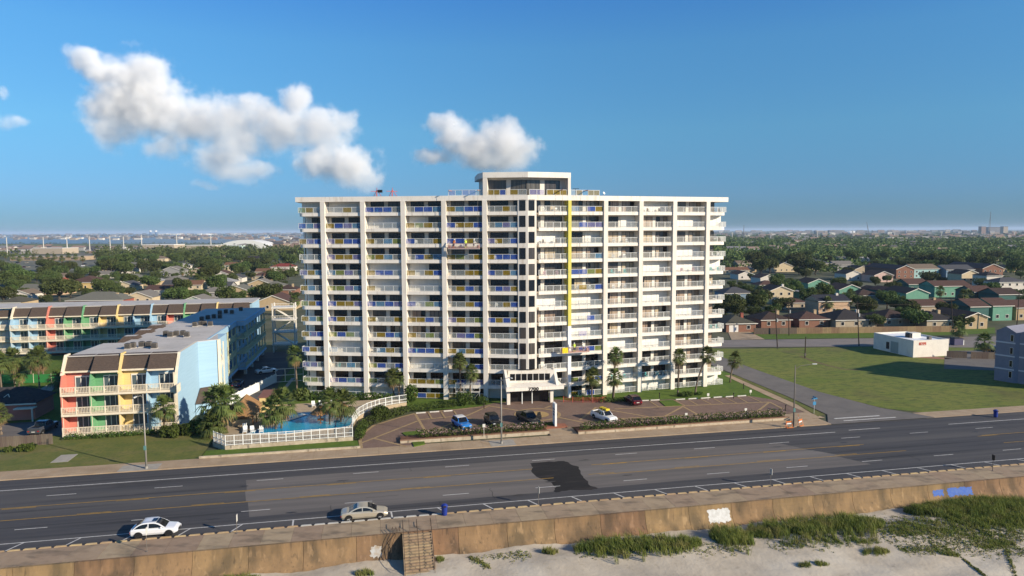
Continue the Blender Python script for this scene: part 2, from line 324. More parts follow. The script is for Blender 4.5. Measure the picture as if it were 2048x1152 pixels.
# north sidewalk in slabs, verge, lawns, court
swk = empty('sidewalk', (0, 0, 0), TH); swk['kind'] = 'structure'
me = MB().box(0, 0, -0.3, 3.03, 3.5, 0.13).mesh('slab', m_walk)
for i in range(-28, 24): place(me, 'slab', swk, (i * 3.05, 97.72, random.uniform(-.006, .006)))
me2 = MB().box(0, 0, -0.3, 3.03, 3.2, 0.06).mesh('slab', m_walk)
for i in range(30, 62): place(me2, 'slab', swk, (i * 3.05, 97.72, random.uniform(-.006, .006)))
child('concrete_pad', MB().box(16.4, 97.74, 0.1, 20.2, 100.6, 0.142), M('grey_concrete_pad', (0.36, 0.33, 0.28), 0.9, (0.30, 0.27, 0.23), 1.5), swk)
child('concrete_pad', MB().box(-34.5, 97.74, 0.1, -29.5, 100.2, 0.142), MATS['grey_concrete_pad'], swk)
struct('front_lawn', MB().sheet([(-140, 101.1), (-25, 101.2), (-25, 113), (-34, 118), (-140, 118)], 0.09), m_grass)
child('concrete_slab', MB().box(-45.0, 103.8, 0.02, -42.8, 107.2, 0.12), MATS['grey_concrete_pad'], bpy.data.objects['front_lawn'])
struct('verge', MB().sheet([(-24.8, 101.4), (-2.8, 101.3), (-3.2, 105), (-24.8, 104.6)], 0.19), m_lush)
struct('verge_kerb', MB().box(-25, 101.15, 0, -2.7, 101.42, 0.42), m_wall_pale)
court_pts = [(-2.4, 101.0), (-3.0, 105), (-2.7, 108.3), (-1, 113), (3.7, 117.3), (6.4, 119.4), (14, 120.3), (18.2, 121.2), (21.5, 123.2), (33.5, 123.2), (36, 121.5), (44.8, 120.2), (50, 118.6), (54.7, 118.7), (55.6, 117.6), (70.2, 117.8), (73.4, 114), (73.2, 105), (5.8, 105), (5.2, 101)]
court = struct('parking_court', MB().sheet(court_pts, 0.15), m_paver)
def strip(pts, w, z, mat, parent, name='paver_band'):
    mb = MB(); P_ = [Vector((p[0], p[1])) for p in pts]
    L = []
    for i, p in enumerate(P_):
        d = (P_[min(i + 1, len(P_) - 1)] - P_[max(i - 1, 0)]).normalized(); nrm = Vector((-d.y, d.x)) * w / 2; L.append((p + nrm, p - nrm))
    for a, c in zip(L, L[1:]): mb.face([(a[1].x, a[1].y, z), (c[1].x, c[1].y, z), (c[0].x, c[0].y, z), (a[0].x, a[0].y, z)])
    return mb.obj(name, mat, parent)
zz = 0.154
def bandpx(pts, w=0.42):
    global zz
    strip(pxpoly(pts, 0.15), w, zz, m_band, court); zz += 0.0013
strip([(-2.55, 101.1), (-2.8, 105), (-2.5, 108.3), (-0.8, 112.8), (3.8, 117.0), (6.5, 119.0), (14, 120.0), (18.3, 120.9)], 0.5, 0.1545, m_band, court)
for pts in ([(720, 887), (835, 842)], [(745, 876), (813, 893)], [(830, 827), (854, 868)], [(837, 839.5), (918, 832)], [(877, 858), (928, 835)], [(928, 835), (974, 841)], [(928, 834), (979, 811)],
            [(979, 812), (1036, 821)], [(1160, 840), (1192, 815)], [(1189, 815), (1297, 833.5)], [(1118, 835), (1167, 845)], [(1329, 833), (1366, 813)], [(1366, 813), (1395, 829)],
            [(1229, 818), (1539, 804)], [(1224, 838), (1561, 821)], [(1515, 822.5), (1539, 804)], [(1539, 804), (1566, 818)], [(1090, 816), (1102, 812)], [(850, 862), (880, 859)]): bandpx(pts)
for (a, c, d, e) in ((610, 330, 700, 375), (720, 325, 800, 368), (820, 318, 910, 362), (920, 312, 1010, 358), (1020, 306, 1120, 354), (1120, 300, 1210, 350), (1210, 296, 1320, 345), (410, 340, 480, 385), (490, 336, 600, 378),
                     (180, 480, 225, 505), (300, 475, 348, 498), (420, 465, 470, 492), (770, 450, 815, 472), (880, 445, 925, 470), (990, 438, 1035, 462), (1100, 432, 1145, 452), (1210, 425, 1255, 445), (1320, 420, 1365, 438), (640, 460, 720, 490)):
    bandpx([(1200 + a / 4.096, 720 + c / 4.096), (1200 + d / 4.096, 720 + e / 4.096)], 0.26)
for (a, c, d, e) in ((1870, 430, 1900, 485), (1975, 425, 2010, 480), (2080, 420, 2120, 475)): bandpx([(400 + a / 4.096, 720 + c / 4.096), (400 + d / 4.096, 720 + e / 4.096)], 0.28)
cx, cyy = UV(1075, 829, 0.15)
mb = MB(); o_, i_ = arc(cx, cyy, 4.1, 0, 2 * PI, 48), arc(cx, cyy, 3.55, 0, 2 * PI, 48)
for k in range(48): mb.face([(*i_[k], 0.185), (*o_[k], 0.185), (*o_[k + 1], 0.185), (*i_[k + 1], 0.185)])
mb.obj('paver_ring', m_band, court); MB().sheet(arc(cx, cyy, 2.0, 0, 2 * PI, 40)[:-1], 0.184).obj('paver_disc', M('golden_paver', (0.40, 0.27, 0.11), 0.9, (0.34, 0.23, 0.10), 2), court)
m_stop = M('wheel_stop', (0.66, 0.63, 0.56), 0.85, (0.5, 0.47, 0.41), 3)
def wheelstop(x0, y0, x1, y1):
    a, c = UV(x0, y0, .15), UV(x1, y1, .15); d = Vector((c[0] - a[0], c[1] - a[1])); o = MB().prism([(0.06, 0), (d.length - .06, 0), (d.length, .2), (0, .2)], 0.0, 0.17).obj('wheel_stop', m_stop, None, W(a[0], a[1], .15), TH + math.atan2(d.y, d.x)); return o
_ws = [(1200 + a / 4.096, 720 + c / 4.096, 1200 + d / 4.096, 720 + e / 4.096) for a, c, d, e in ((622, 328, 700, 323), (725, 323, 803, 317), (828, 318, 906, 311), (930, 311, 1004, 305), (1030, 306, 1100, 300), (1128, 300, 1200, 295), (345, 337, 402, 334), (415, 334, 490, 330))]
_wn = ['leftmost of the six white wheel stops below the right wing lawn', 'second from left of the six white wheel stops below the right wing lawn', 'third from left of the six white wheel stops below the right wing lawn', 'third from right of the six white wheel stops below the right wing lawn', 'second from right of the six white wheel stops below the right wing lawn', 'rightmost of the six white wheel stops below the right wing lawn', 'white wheel stop right behind the maroon car', 'white wheel stop second along from the maroon car']
_ws += [(400 + a / 4.096, 720 + c / 4.096, 400 + d / 4.096, 720 + e / 4.096) for a, c, d, e in ((1768, 440, 1850, 434), (1880, 431, 1960, 426), (1995, 424, 2070, 418))]
_wn += ['white wheel stop nearest the curved white fence', 'middle white wheel stop of three below the left wing hedge', 'white wheel stop nearest the big round bush']
for q, t in zip(_ws, _wn): tag(wheelstop(*q), t, 'wheel stop', 'white wheel stops in the parking court')

# lawns round the tower, side street, field, back street
struct('tower_lawn', MB().sheet([(-19.6, 128.6), (5.2, 125.4), (5.6, 121), (14, 120.5), (18, 121.4), (36, 121.7), (44.8, 120.4), (50, 118.8), (54.8, 118.9), (55.7, 117.8), (70.2, 118), (73.6, 114), (76.6, 114), (77.4, 150), (60, 165), (-19.8, 165), (-20.4, 150)], 0.12), m_lush)
for pts in ([(804, 866), (812, 864), (843, 862), (850, 888), (828, 893), (822, 880)], [(1318, 802), (1345, 800), (1364, 811), (1330, 812)], [(1340, 833), (1352, 831), (1378, 842), (1352, 845)]):
    struct('grass_island', MB().prism(pxpoly(pts, .2), 0.1, 0.26), m_lush)
street = struct('side_street', MB().sheet([(72.5, 97.6), (76.3, 103), (77.3, 116), (77.8, 140), (78.5, 175), (85.8, 175), (85.2, 140), (85.6, 118), (88.5, 105), (93, 97.6)], 0.09), m_street)
MB().box(75.8, 100.3, .09, 84.5, 100.7, .098).obj('stop_line', m_white_line, street)
MB().box(76.5, 98.9, .09, 86.5, 99.2, .097).obj('gutter_line', m_white_line, street)
struct('street_verge', MB().sheet([(73.8, 102.0), (75.8, 103), (76.9, 116), (77.3, 136), (76.4, 136), (75.3, 110)], 0.17), m_grass)
struct('grass_field', MB().sheet([(85.3, 122), (86, 117), (88.9, 105), (93.5, 101), (260, 101), (260, 152), (150, 160), (96, 167), (85.8, 170)], 0.02), m_field)
struct('back_street', MB().sheet([UV(1300, 697), UV(1500, 694.5), UV(1750, 693), UV(2300, 700), UV(2300, 668), UV(1740, 677), UV(1500, 680), UV(1300, 682)], 0.06), M('back_street_asphalt', (0.19, 0.165, 0.145), 0.9, (0.22, 0.19, 0.17), 0.3, detail=8))
struct('back_verge', MB().sheet([UV(1500, 679), UV(1740, 676), UV(1990, 667), UV(1990, 655), UV(1740, 665), UV(1505, 668)], 0.05), m_lush)
struct('asphalt_lot', MB().sheet([UV(1888, 738), UV(2100, 745), UV(2100, 700), UV(1890, 702)], 0.05), m_street)
struct('house_drive', MB().sheet([UV(1463, 680), UV(1530, 679), UV(1500, 664), UV(1456, 664)], 0.055), m_walk)

struct('entry_walk', MB().box(26.4, 101.0, 0, 30.8, 105.2, .155), m_walk)
struct('corner_walk', MB().sheet([(67.8, 101.1), (74.5, 101.1), (74.0, 104), (75.2, 110), (76.3, 136), (74.9, 136), (73.7, 118), (73.3, 105), (67.6, 104.6)], .16), m_walk)

# sealed cracks, oil marks and old joints in the asphalt
rc = random.Random(8); m_seal = M('crack_seal', (0.016, 0.015, 0.015), .7)
for i in range(26):
    u, v = rc.uniform(-60, 110), rc.uniform(76.5, 97); L = rc.uniform(1.5, 7); al = rc.random() < .6; pts = []
    for k in range(9): t = k / 8; pts.append((u + (L * t if al else rc.uniform(-.15, .15)), v + (rc.uniform(-.12, .12) if al else L * .5 * t)))
    strip(pts, .05, .0105 + i * .00004, m_seal, road, 'crack_seal')
for i in range(14):
    u, v = rc.uniform(-50, 100), rc.choice((79, 82.3, 89, 92.3)) + rc.uniform(-.5, .5); a = [(u + math.cos(k * .7) * rc.uniform(.25, .6) * 1.6, v + math.sin(k * .7) * rc.uniform(.1, .28)) for k in range(9)]
    MB().sheet(a, .0115 + i * .00004).obj('oil_stain', M('oil_stain', (0.035, 0.033, 0.033), .6), road)
strip([UV(1600, 712), UV(1625, 722), UV(1655, 731), UV(1690, 739), UV(1725, 740)], 1.0, .03, M('bare_soil', (0.16, 0.105, 0.055), .95, (0.11, 0.095, 0.035), 1.2), bpy.data.objects['grass_field'], 'worn_track')
# ================================================================ THE TOWER
m_white = M('tower_stucco', (0.77, 0.71, 0.62), 0.85, (0.70, 0.64, 0.55), 0.35, detail=8, bump=0.08, bscale=12, extra=[((0.50, 0.43, 0.34), 1.3, (1, 1, 0.06), 0.54, 0.72, 0.6)], wpos=True)
m_white2 = M('tower_band_stucco', (0.82, 0.76, 0.67), 0.85, (0.75, 0.69, 0.60), 0.5, detail=8, extra=[((0.50, 0.42, 0.33), 2.2, (1, 1, 0.15), 0.55, 0.72, 0.55)], wpos=True)
m_grey = M('roof_membrane', (0.32, 0.31, 0.30), 0.9, (0.26, 0.25, 0.24), 0.4)
m_glass = M('dark_glass', (0.012, 0.012, 0.014), 0.06, spec=0.5)
m_curtain = M('curtained_glass', (0.46, 0.36, 0.25), 0.5, (0.24, 0.18, 0.12), 3.0, stretch=(3, 1, 0.05), coat=0.9, rnd=0.25, wpos=True)
m_curtain_d = M('dim_curtained_glass', (0.10, 0.085, 0.07), 0.4, (0.03, 0.028, 0.026), 2.2, stretch=(3, 1, 0.05), coat=0.9, rnd=0.4, wpos=True)
m_frame = M('bronze_frame', (0.03, 0.024, 0.02), 0.5)
m_rail_w = M('white_railing', (0.74, 0.74, 0.70), 0.5)
m_shut = M('storm_shutter', (0.80, 0.77, 0.71), 0.7, (0.72, 0.69, 0.63), 1.2, stretch=(4, 1, 0.1), wpos=True)
PAN = [M('amber_panel', (0.32, 0.22, 0.02), 0.25, alpha=0.45, spec=0.5), M('blue_panel', (0.05, 0.11, 0.42), 0.25, alpha=0.46, spec=0.5), M('clear_panel', (0.45, 0.48, 0.46), 0.2, alpha=0.22, spec=0.5),
       M('green_panel', (0.30, 0.36, 0.10), 0.25, alpha=0.32, spec=0.5), M('violet_panel', (0.26, 0.25, 0.48), 0.25, alpha=0.32, spec=0.5), M('sky_panel', (0.16, 0.34, 0.52), 0.25, alpha=0.32, spec=0.5)]
VX = Vector((3.0, 126.1, 0)); LA = rad(-5.72); RA = rad(17.4)
LEND = Vector((-40.9, 130.5, 0))
FH = 2.97; Z0 = 2.33; NF = 13; ROOFT = Z0 + 12 * FH + 0.66; ROOFB = ROOFT - 0.92
tower = empty('apartment_tower', VX, 0, 'thirteen-storey white apartment tower with balconies in two angled wings', 'apartment tower')
def s_left(px):
    d = Vector((math.cos(LA), math.sin(LA))); k = (px - 1024) / F
    return (k * LEND.y - LEND.x) / (d.x - k * d.y)
def s_right(px):
    d = Vector((math.cos(RA), math.sin(RA))); k = (px - 1024) / F
    return (k * VX.y - VX.x) / (d.x - k * d.y)
LL = (VX - LEND).length
OFF = {'L': (LEND - VX, LA), 'R': (Vector((0, 0, 0)), RA)}
def wp(w, s, y, z=0.0):
    o, a = OFF[w]; return Vector((o.x + s * math.cos(a) - y * math.sin(a), o.y + s * math.sin(a) + y * math.cos(a), z))
def tp(mb, name, mat, w, s, y=0, z=0, par=None, **k):
    return mb.obj(name, mat, par or tower, wp(w, s, y, z), OFF[w][1], **k)
def tpm(me, name, w, s, y=0, z=0): return place(me, name, tower, wp(w, s, y, z), OFF[w][1])
REC = 2.0
# body behind the balconies (one closed footprint), flat roof, roof band
sR = s_right(1437)
_bend = RA - LA; _dx = REC * math.tan(_bend / 2)
a, b_, c_ = wp('L', s_left(608), REC), wp('L', LL - _dx, REC), wp('R', sR, REC)
body = MB(); back = [wp('R', sR + 0.3, 20), wp('L', LL + 3, 19), wp('L', s_left(608) - 2.6, 16), wp('L', s_left(604) - 2.3, REC + 4.6)]
body.prism([(p.x, p.y) for p in [a, b_, c_] + back], 0, ROOFB); body.obj('wall', m_white, tower)
rb = MB(); e0, e1 = s_left(594), s_right(1455)
fr = [wp('L', e0, 0.08), wp('L', LL - .016, 0.08), wp('R', e1, 0.08), wp('R', e1, 21), wp('L', LL + 3, 20), wp('L', e0 - 2.0, 17), wp('L', e0 - 1.2, 5)]
rb.prism([(p.x, p.y) for p in fr], ROOFB, ROOFT); rb.obj('roof', m_white2, tower)
ins = [wp('L', e0 + .5, 0.6), wp('L', LL - .12, 0.6), wp('R', e1 - .5, 0.6), wp('R', e1 - .5, 20), wp('L', LL + 3, 19), wp('L', e0 - 1.5, 16.5)]
MB().sheet([(p.x, p.y) for p in ins], ROOFT + 0.01).obj('roof_membrane', m_grey, tower)
# fins between the bays
FT = 0.86
fmesh = MB().box(-FT / 2, 0, 0, FT / 2, REC + .05, ROOFB - .003).mesh('fin', m_white)
fins_L = [s_left(p) for p in (647.5, 727, 807.5, 888.5, 970)]
fins_R = [s_right(p) for p in (1212, 1282.5, 1349.5, 1415.5)]
for s in fins_L: tpm(fmesh, 'fin', 'L', s)
for s in fins_R: tpm(fmesh, 'fin', 'R', s)
s0 = s_right(1140)
fin0 = tp(MB().box(-.32, 0, 0, .32, REC, 14.0), 'fin', M('fresh_white_coat', (0.80, 0.79, 0.76), 0.8), 'R', s0); fin0['label'] = 'freshly coated bright white foot of the column'
fin1 = tp(MB().box(-.32, 0, 14.0, .32, REC, ROOFB - .003), 'fin', M('yellow_primer', (0.62, 0.55, 0.10), 0.8, (0.55, 0.50, 0.14), 0.8, stretch=(1, 1, 0.5), detail=8, extra=[((0.40, 0.38, 0.12), 1.5, (1, 1, 1), 0.62, 0.7, 0.6)]), 'R', s0); fin1['label'] = 'yellow primed upper length of the column'
# bays: wing, s0, s1, balcony starts, railing style
bays = []
sl = [s_left(598)] + fins_L
for i in range(5): bays.append(('L', sl[i] + (FT / 2 if i else 0), sl[i + 1] - FT / 2, 'panel', i))
bays.append(('L', fins_L[4] + FT / 2, s_left(1036), 'panel', 5))
sr_ = [s0] + fins_R
bays.append(('R', s_right(1079), s0 - .32, 'picket', 6))
for i in range(4): bays.append(('R', sr_[i] + (FT / 2 if i else .32), sr_[i + 1] - FT / 2, 'panel' if i == 0 else 'picket', 7 + i))
bays.append(('R', fins_R[3] + FT / 2, s_right(1452.5), 'picket', 11))
CODE = ['SSDDDDCCCSCC', 'DDSHDDCCHCSS', 'DDDDDDSHCCCC', 'DDDDDDCCCCSC', 'DDSHDDDCCSSS', 'DDSSDDDCCCCC', 'DDDHDDSSESCC', 'DDDCDDCSEESC', 'DHCCDDDSEECC', 'DSDDDDDCSSCC', 'DDDSDDDDDDCD', 'DDDDDDDDSDDC', 'DSSDDXXDSSDS']
def rail_mesh(w, n, style, wrapL=0, wrapR=0):
    mb = MB()
    def run(fx):
        pass
    mb.box(0, .30, 1.0, w, .38, 1.06); mb.box(0, .31, .06, w, .37, .10)
    for i in range(n + 1):
        x = min(max(i * w / n, .03), w - .03); mb.box(x - .03, .305, 0, x + .03, .375, 1.0)
    if style == 'picket':
        k = int(w / 0.16)
        for i in range(k): x = (i + .5) * w / k; mb.box(x - .014, .327, .1, x + .014, .353, 1.0)
    for wr, x in ((wrapL, 0), (wrapR, w)):
        if wr:
            mb.box(x - .03, .38, 1.0, x + .03, .30 + wr, 1.06); mb.box(x - .03, .38, .06, x + .03, .30 + wr, .10)
            for q in range(1, 4): mb.box(x - .03, .3 + wr * q / 3 - .06, 0, x + .03, .3 + wr * q / 3, 1.0)
            if style == 'picket':
                for q in range(12): yy = .42 + (wr - .15) * q / 12; mb.box(x - .014, yy, .1, x + .014, yy + .028, 1.0)
    return mb
def win_mesh(w, h, n):
    mb = MB(); t = .06
    mb.box(0, 0, 0, w, .09, t); mb.box(0, 0, h - t, w, .09, h)
    for i in range(n + 1):
        x = i * (w - t) / n; mb.box(x, 0, t, x + t, .09, h - t)
    return mb.mesh('window', m_frame)
pane_cache, win_cache = {}, {}
BAYLAB = {}
rng = random.Random(21)
for (wg, sa, sb, style, bi) in bays:
    w = sb - sa; endL, endR = bi == 0, bi == 11; front = .22
    bal = MB(); wl = 2.2 if endL else 0; wr = 2.2 if endR else 0
    if endL or endR:   # the corner balconies run on round the end with a rounded corner
        r = 1.0; pts = []
        if endR: pts = [(0, front)] + [(w - r + math.sin(t) * r, front + r - math.cos(t) * r) for t in [PI / 2 * k / 6 for k in range(7)]] + [(w, REC + wr - .2), (w - .9, REC + wr - .2), (w - 1.4, REC), (0, REC)]
        else: pts = [(w, front), (w, REC), (1.0, REC), (0.6, REC + wl - .2), (-.3, REC + wl - .2)] + [(r - math.cos(t) * r, front + r - math.sin(t) * r) for t in [PI / 2 * k / 6 for k in range(7)]]
        bal.prism(pts, 0, .62)
    else:
        bal.box(0, front, 0, w, front + .16, .62); bal.box(0, front + .16, 0, w, REC, .42)
    bme = bal.mesh('balcony', m_white2)
    n = max(2, round(w / 1.62))
    rme = rail_mesh(w, n, style, REC if endL else 0, REC if endR else 0).mesh('railing', m_rail_w)
    pme = [MB().box(.05, .325, .11, w / n - .05, .345, .99).mesh('glass_panel', m) for m in PAN] if style == 'panel' else None
    for k in range(NF):
        code = CODE[12 - k][bi]
        zf = Z0 + (k - 1) * FH + .62 if k else 0.12
        if code == 'X' : continue
        if k:
            par = tpm(bme, 'balcony', wg, sa, 0, Z0 + (k - 1) * FH)
            rl = place(rme, 'railing', par, (0, 0, .62))
            if pme:
                dens = (0.27, 0.25, 0.28, 0.06, 0.06, 0.08) if wg == 'L' and bi > 1 else ((0.18, 0.16, 0.22, 0.2, 0.16, 0.08) if bi <= 1 else (0.22, 0.16, 0.4, 0.06, 0.06, 0.1))
                for i in range(n):
                    pm_ = pme[2] if (code == 'S' and rng.random() < .7) or (bi == 5 and k < 5) else pme[rng.choices(range(6), dens)[0]]
                    place(pm_, 'glass_panel', par, (i * w / n, 0, .62))
        else:
            par = tpm(rme, 'railing', wg, sa, 0, .25)
            if pme and bi in (3, 4, 7):
                for i in range(n): place(pme[rng.choice((0, 1, 0, 2))], 'glass_panel', par, (i * w / n, 0, 0))
        fl = zf - .18 if k else .12; hh = 2.28
        if code in 'S':
            shk = ('s', round(w, 2))
            if shk not in win_cache:
                mb = MB(); kk = int(w / .55)
                for i in range(kk): x = .12 + (w - .24) * i / kk; mb.box(x, 0 if i % 2 else .02, 0, x + (w - .24) / kk - .012, .06, 2.42)
                win_cache[shk] = mb.mesh('shutter', m_shut)
            tpm(win_cache[shk], 'shutter', wg, sa, REC - .1, fl)
            continue
        units = [(.09 * w, .46 * w), (.58 * w, .965 * w)] if w > 5 else ([(.45 * w, .98 * w)] if endL else [(.05 * w, .56 * w)] if endR else [(.05 * w, .55 * w), (.78 * w, .98 * w)])
        if bi == 5: units = [(.06 * w, .66 * w), (.83 * w, .995 * w)]
        if bi == 6: units = [(.30 * w, .92 * w), (.0 * w, .16 * w)]
        for ui, (x0, x1) in enumerate(units):
            ww = round(x1 - x0, 2); np_ = max(1, round(ww / 1.0))
            if code == 'H' and ui == (1 if bi != 3 else 0):
                tp(MB().box(0, 0, 0, ww + .5, .06, 2.42), 'shutter', m_shut, wg, sa + x0 - .3, REC - .1, fl); continue
            key = (ww, np_)
            if key not in win_cache: win_cache[key] = win_mesh(ww, hh, np_)
            wo = tpm(win_cache[key], 'window', wg, sa + x0, REC - .09, fl)
            cc = code if code != 'E' else 'C'
            gm = m_glass
            if cc == 'C': gm = m_curtain if rng.random() < .72 else m_curtain_d
            elif rng.random() < .22: gm = m_curtain_d
            key = (ww, gm.name)
            if key not in pane_cache: pane_cache[key] = MB().box(.03, .03, .03, ww - .03, .05, hh - .03).mesh('pane', gm)
            place(pane_cache[key], 'pane', wo)
            if gm is m_curtain and rng.random() < .55:      # the last leaf of a slid-open door shows the dark room
                key = ('open', ww)
                if key not in pane_cache: pane_cache[key] = MB().box(.03, .02, .04, .03 + ww / 3.2, .029, hh - .04).mesh('pane', m_glass)
                place(pane_cache[key], 'pane', wo, (rng.choice((0, ww * .64)), 0, 0))
# wall between the wings with its tall windows
cw = MB(); p0, p1, p2 = wp('L', s_left(1036), .15), wp('L', LL - .03, .15), wp('R', s_right(1074), .15)
p3 = wp('R', s_right(1079), REC + .2); q0 = wp('L', s_left(1036), REC + .2)
cw.prism([(p.x, p.y) for p in (p0, p1, p2, p3, q0)], 6.2, ROOFB - .004); cw.obj('wall', m_white, tower)
wm = win_mesh(1.12, 2.05, 1)
for k in range(2, NF):
    for (wg, s) in (('L', s_left(1039.5)), ('R', s_right(1058.5))):
        wo = tpm(wm, 'window', wg, s, .08, Z0 + (k - 1) * FH + .78)
        gm = rng.choice((m_glass, m_glass, m_glass, m_curtain_d)); key = (1.12, gm.name, 't')
        if key not in pane_cache: pane_cache[key] = MB().box(.03, .03, .03, 1.09, .05, 2.02).mesh('pane', gm)
        place(pane_cache[key], 'pane', wo)
# end wall windows in the shaded left end
ea, eb = back[3], a
for k in range(0, NF):
    d = (Vector((a.x, a.y)) - Vector((eb.x, eb.y)))
    pa = Vector((a.x, a.y)); pb = Vector((back[3].x, back[3].y)); dd = (pb - pa).normalized(); nn = Vector((-abs(dd.y), -abs(dd.x)))
    mid = pa + dd * 2.6 + Vector((-dd.y, dd.x)).normalized() * 0
    nrm = Vector((dd.y, -dd.x)); nrm = nrm if nrm.x < 0 else -nrm
    ang = math.atan2(dd.y, dd.x)
    MB().box(-.55, -.03, 0, .55, .06, 1.7).obj('window', m_glass, tower, (mid.x + nrm.x * .02, mid.y + nrm.y * .02, Z0 + (k - 1) * FH + 1.1 if k else 1.0), ang)
# penthouse on the roof
PT = 42.85
pl, pr_ = s_left(967), s_right(1142)
def wpp(lst): return [(p.x, p.y) for p in lst]
MB().prism(wpp([wp('L', pl, .1), wp('L', LL - .02, .1), wp('R', pr_, .1), wp('R', pr_, 13), wp('L', LL + 2, 13), wp('L', pl - 3.2, 11), wp('L', pl - 1.6, 4)]), PT - 1.0, PT).obj('penthouse_roof', m_white2, tower)
MB().prism(wpp([wp('L', pl + .3, 1.9), wp('L', LL - 1.9 * math.tan(_bend / 2), 1.9), wp('R', pr_ - .3, 1.9), wp('R', pr_ - .4, 12), wp('L', LL + 2, 12), wp('L', pl - 2.2, 10)]), ROOFT + .012, PT - 1.003).obj('penthouse_wall', m_white, tower)
tp(MB().box(0, .12, 0, .8, 2.0, PT - 1.004 - ROOFT), 'penthouse_pier', m_white, 'L', pl, 0, ROOFT + .004)
tp(MB().box(-.55, .12, 0, 0, 2.0, PT - 1.004 - ROOFT), 'penthouse_pier', m_white, 'R', pr_, 0, ROOFT + .004)
for wg, x0, x1 in (('L', s_left(975), s_left(1011)), ('L', s_left(1021), s_left(1053)), ('R', s_right(1059), s_right(1087)), ('R', s_right(1097), s_right(1127))):
    ww = round(x1 - x0, 2); wo = tp(MB(), 'window', m_frame, wg, x0, 1.84, ROOFT + .15); wo.data = win_mesh(ww, 2.7, 3)
    MB().box(.03, .03, .03, ww - .03, .05, 2.67).obj('pane', m_curtain_d if x0 != 0 else m_glass, wo)
def terrace(wg, x0, x1, pans, y=.0, z=ROOFT):
    w = x1 - x0; n = max(1, round(w / 1.3)); r = tp(rail_mesh(w, n, 'panel'), 'terrace_railing', m_rail_w, wg, x0, y, z)
    for i in range(n): MB().box(.05, .325, .11, w / n - .05, .345, .99).obj('glass_panel', PAN[rng.choice(pans)], r, (i * w / n, 0, 0))
terrace('L', s_left(898), pl - .05, (2, 0, 5, 4)); terrace('L', pl + .9, s_left(1012), (1, 0, 4)); terrace('L', s_left(1020), LL - .3, (4, 2, 0))
terrace('R', .4, s_right(1090), (0, 4, 2)); terrace('R', s_right(1095), pr_ - .7, (1, 0)); terrace('R', pr_ + .05, s_right(1200), (2, 5, 0))
# entrance canopy with the house number
def tu(u, v, z=0): p = W(u, v, z) - VX; return p
cn = MB(); cn.prism([(23.0, 120.3), (33.9, 120.3), (33.9, 120.6), (23.0, 120.6)], 2.8, 3.42)
cn.face([(23.0, 120.55, 3.42), (33.9, 120.55, 3.42), (33.6, 123.9, 3.8), (23.4, 124.6, 3.8)]); cn.face([(23.0, 120.6, 2.75), (23.4, 124.6, 2.75), (33.6, 123.9, 2.75), (33.9, 120.6, 2.75)])
cn.face([(23.0, 120.6, 2.75), (23.0, 120.55, 3.42), (23.4, 124.6, 3.8), (23.4, 124.6, 2.75)]); cn.face([(33.9, 120.6, 2.75), (33.6, 123.9, 2.75), (33.6, 123.9, 3.8), (33.9, 120.55, 3.42)])
cano = cn.obj('entrance_canopy', m_white2, tower, tu(0, 0), TH)
cano.location = -VX
for x, fl in ((23.25, 1), (32.6, -1)):
    mb = MB(); q = [(120.62, 3.42), (120.95, 3.5), (123.2 if fl < 0 else 123.8, 6.1), (124.6, 6.1), (124.6, 3.7)]
    mb.face([(x, *p) for p in q]); mb.face([(x + .5, *p) for p in q[::-1]])
    for i in range(len(q)): j = (i + 1) % len(q); mb.face([(x, *q[i]), (x + .5, *q[i]), (x + .5, *q[j]), (x, *q[j])])
    mb.obj('canopy_cheek', m_white, cano)
for x in (23.3, 31.5): MB().box(x, 121.2, .1, x + .6, 121.9, 2.75).obj('pillar', m_white, cano)
for x in (26.1, 28.0): MB().box(x, 121.3, .1, x + .14, 121.44, 2.75).obj('post', m_rail_w, cano)
MB().prism([(24.0, 123.75), (32.7, 122.55), (32.7, 124), (24.0, 125.2)], 3.7, 5.95).obj('clerestory_wall', m_white, cano)
for i in range(7):
    t0, t1 = (i + .08) / 7, (i + .92) / 7; f = lambda t: (24.3 + 7.6 * t, 123.66 - 1.05 * t)
    p, q = f(t0), f(t1); MB().face([(*p, 4.1), (*q, 4.1), (*q, 5.35), (*p, 5.35)]).obj('window', m_glass, cano)
MB().prism([(24.1, 123.3), (31.5, 122.4), (31.5, 122.5), (24.1, 123.4)], .15, 2.75).obj('entrance_glazing', m_glass, cano)
def txt(s, size, mat, name, parent=None, loc=(0, 0, 0), rot=(PI / 2, 0, 0), ext=.03, align='CENTER', bold=0.0):
    cu = bpy.data.curves.new(name, 'FONT'); cu.body = s; cu.size = size; cu.extrude = ext; cu.align_x = align; cu.offset = bold
    tmp = bpy.data.objects.new('tmp', cu); COL.objects.link(tmp); dg = bpy.context.evaluated_depsgraph_get()
    me = bpy.data.meshes.new_from_object(tmp.evaluated_get(dg)); bpy.data.objects.remove(tmp); me.materials.clear(); me.materials.append(mat)
    o = bpy.data.objects.new(name, me); COL.objects.link(o); o.location = loc; o.rotation_euler = rot
    if parent: o.parent = parent
    return o
txt('7700', .78, m_frame, 'house_number', cano, (28.1, 120.27, 2.84), bold=.03).scale = (1.25, 1, 1)
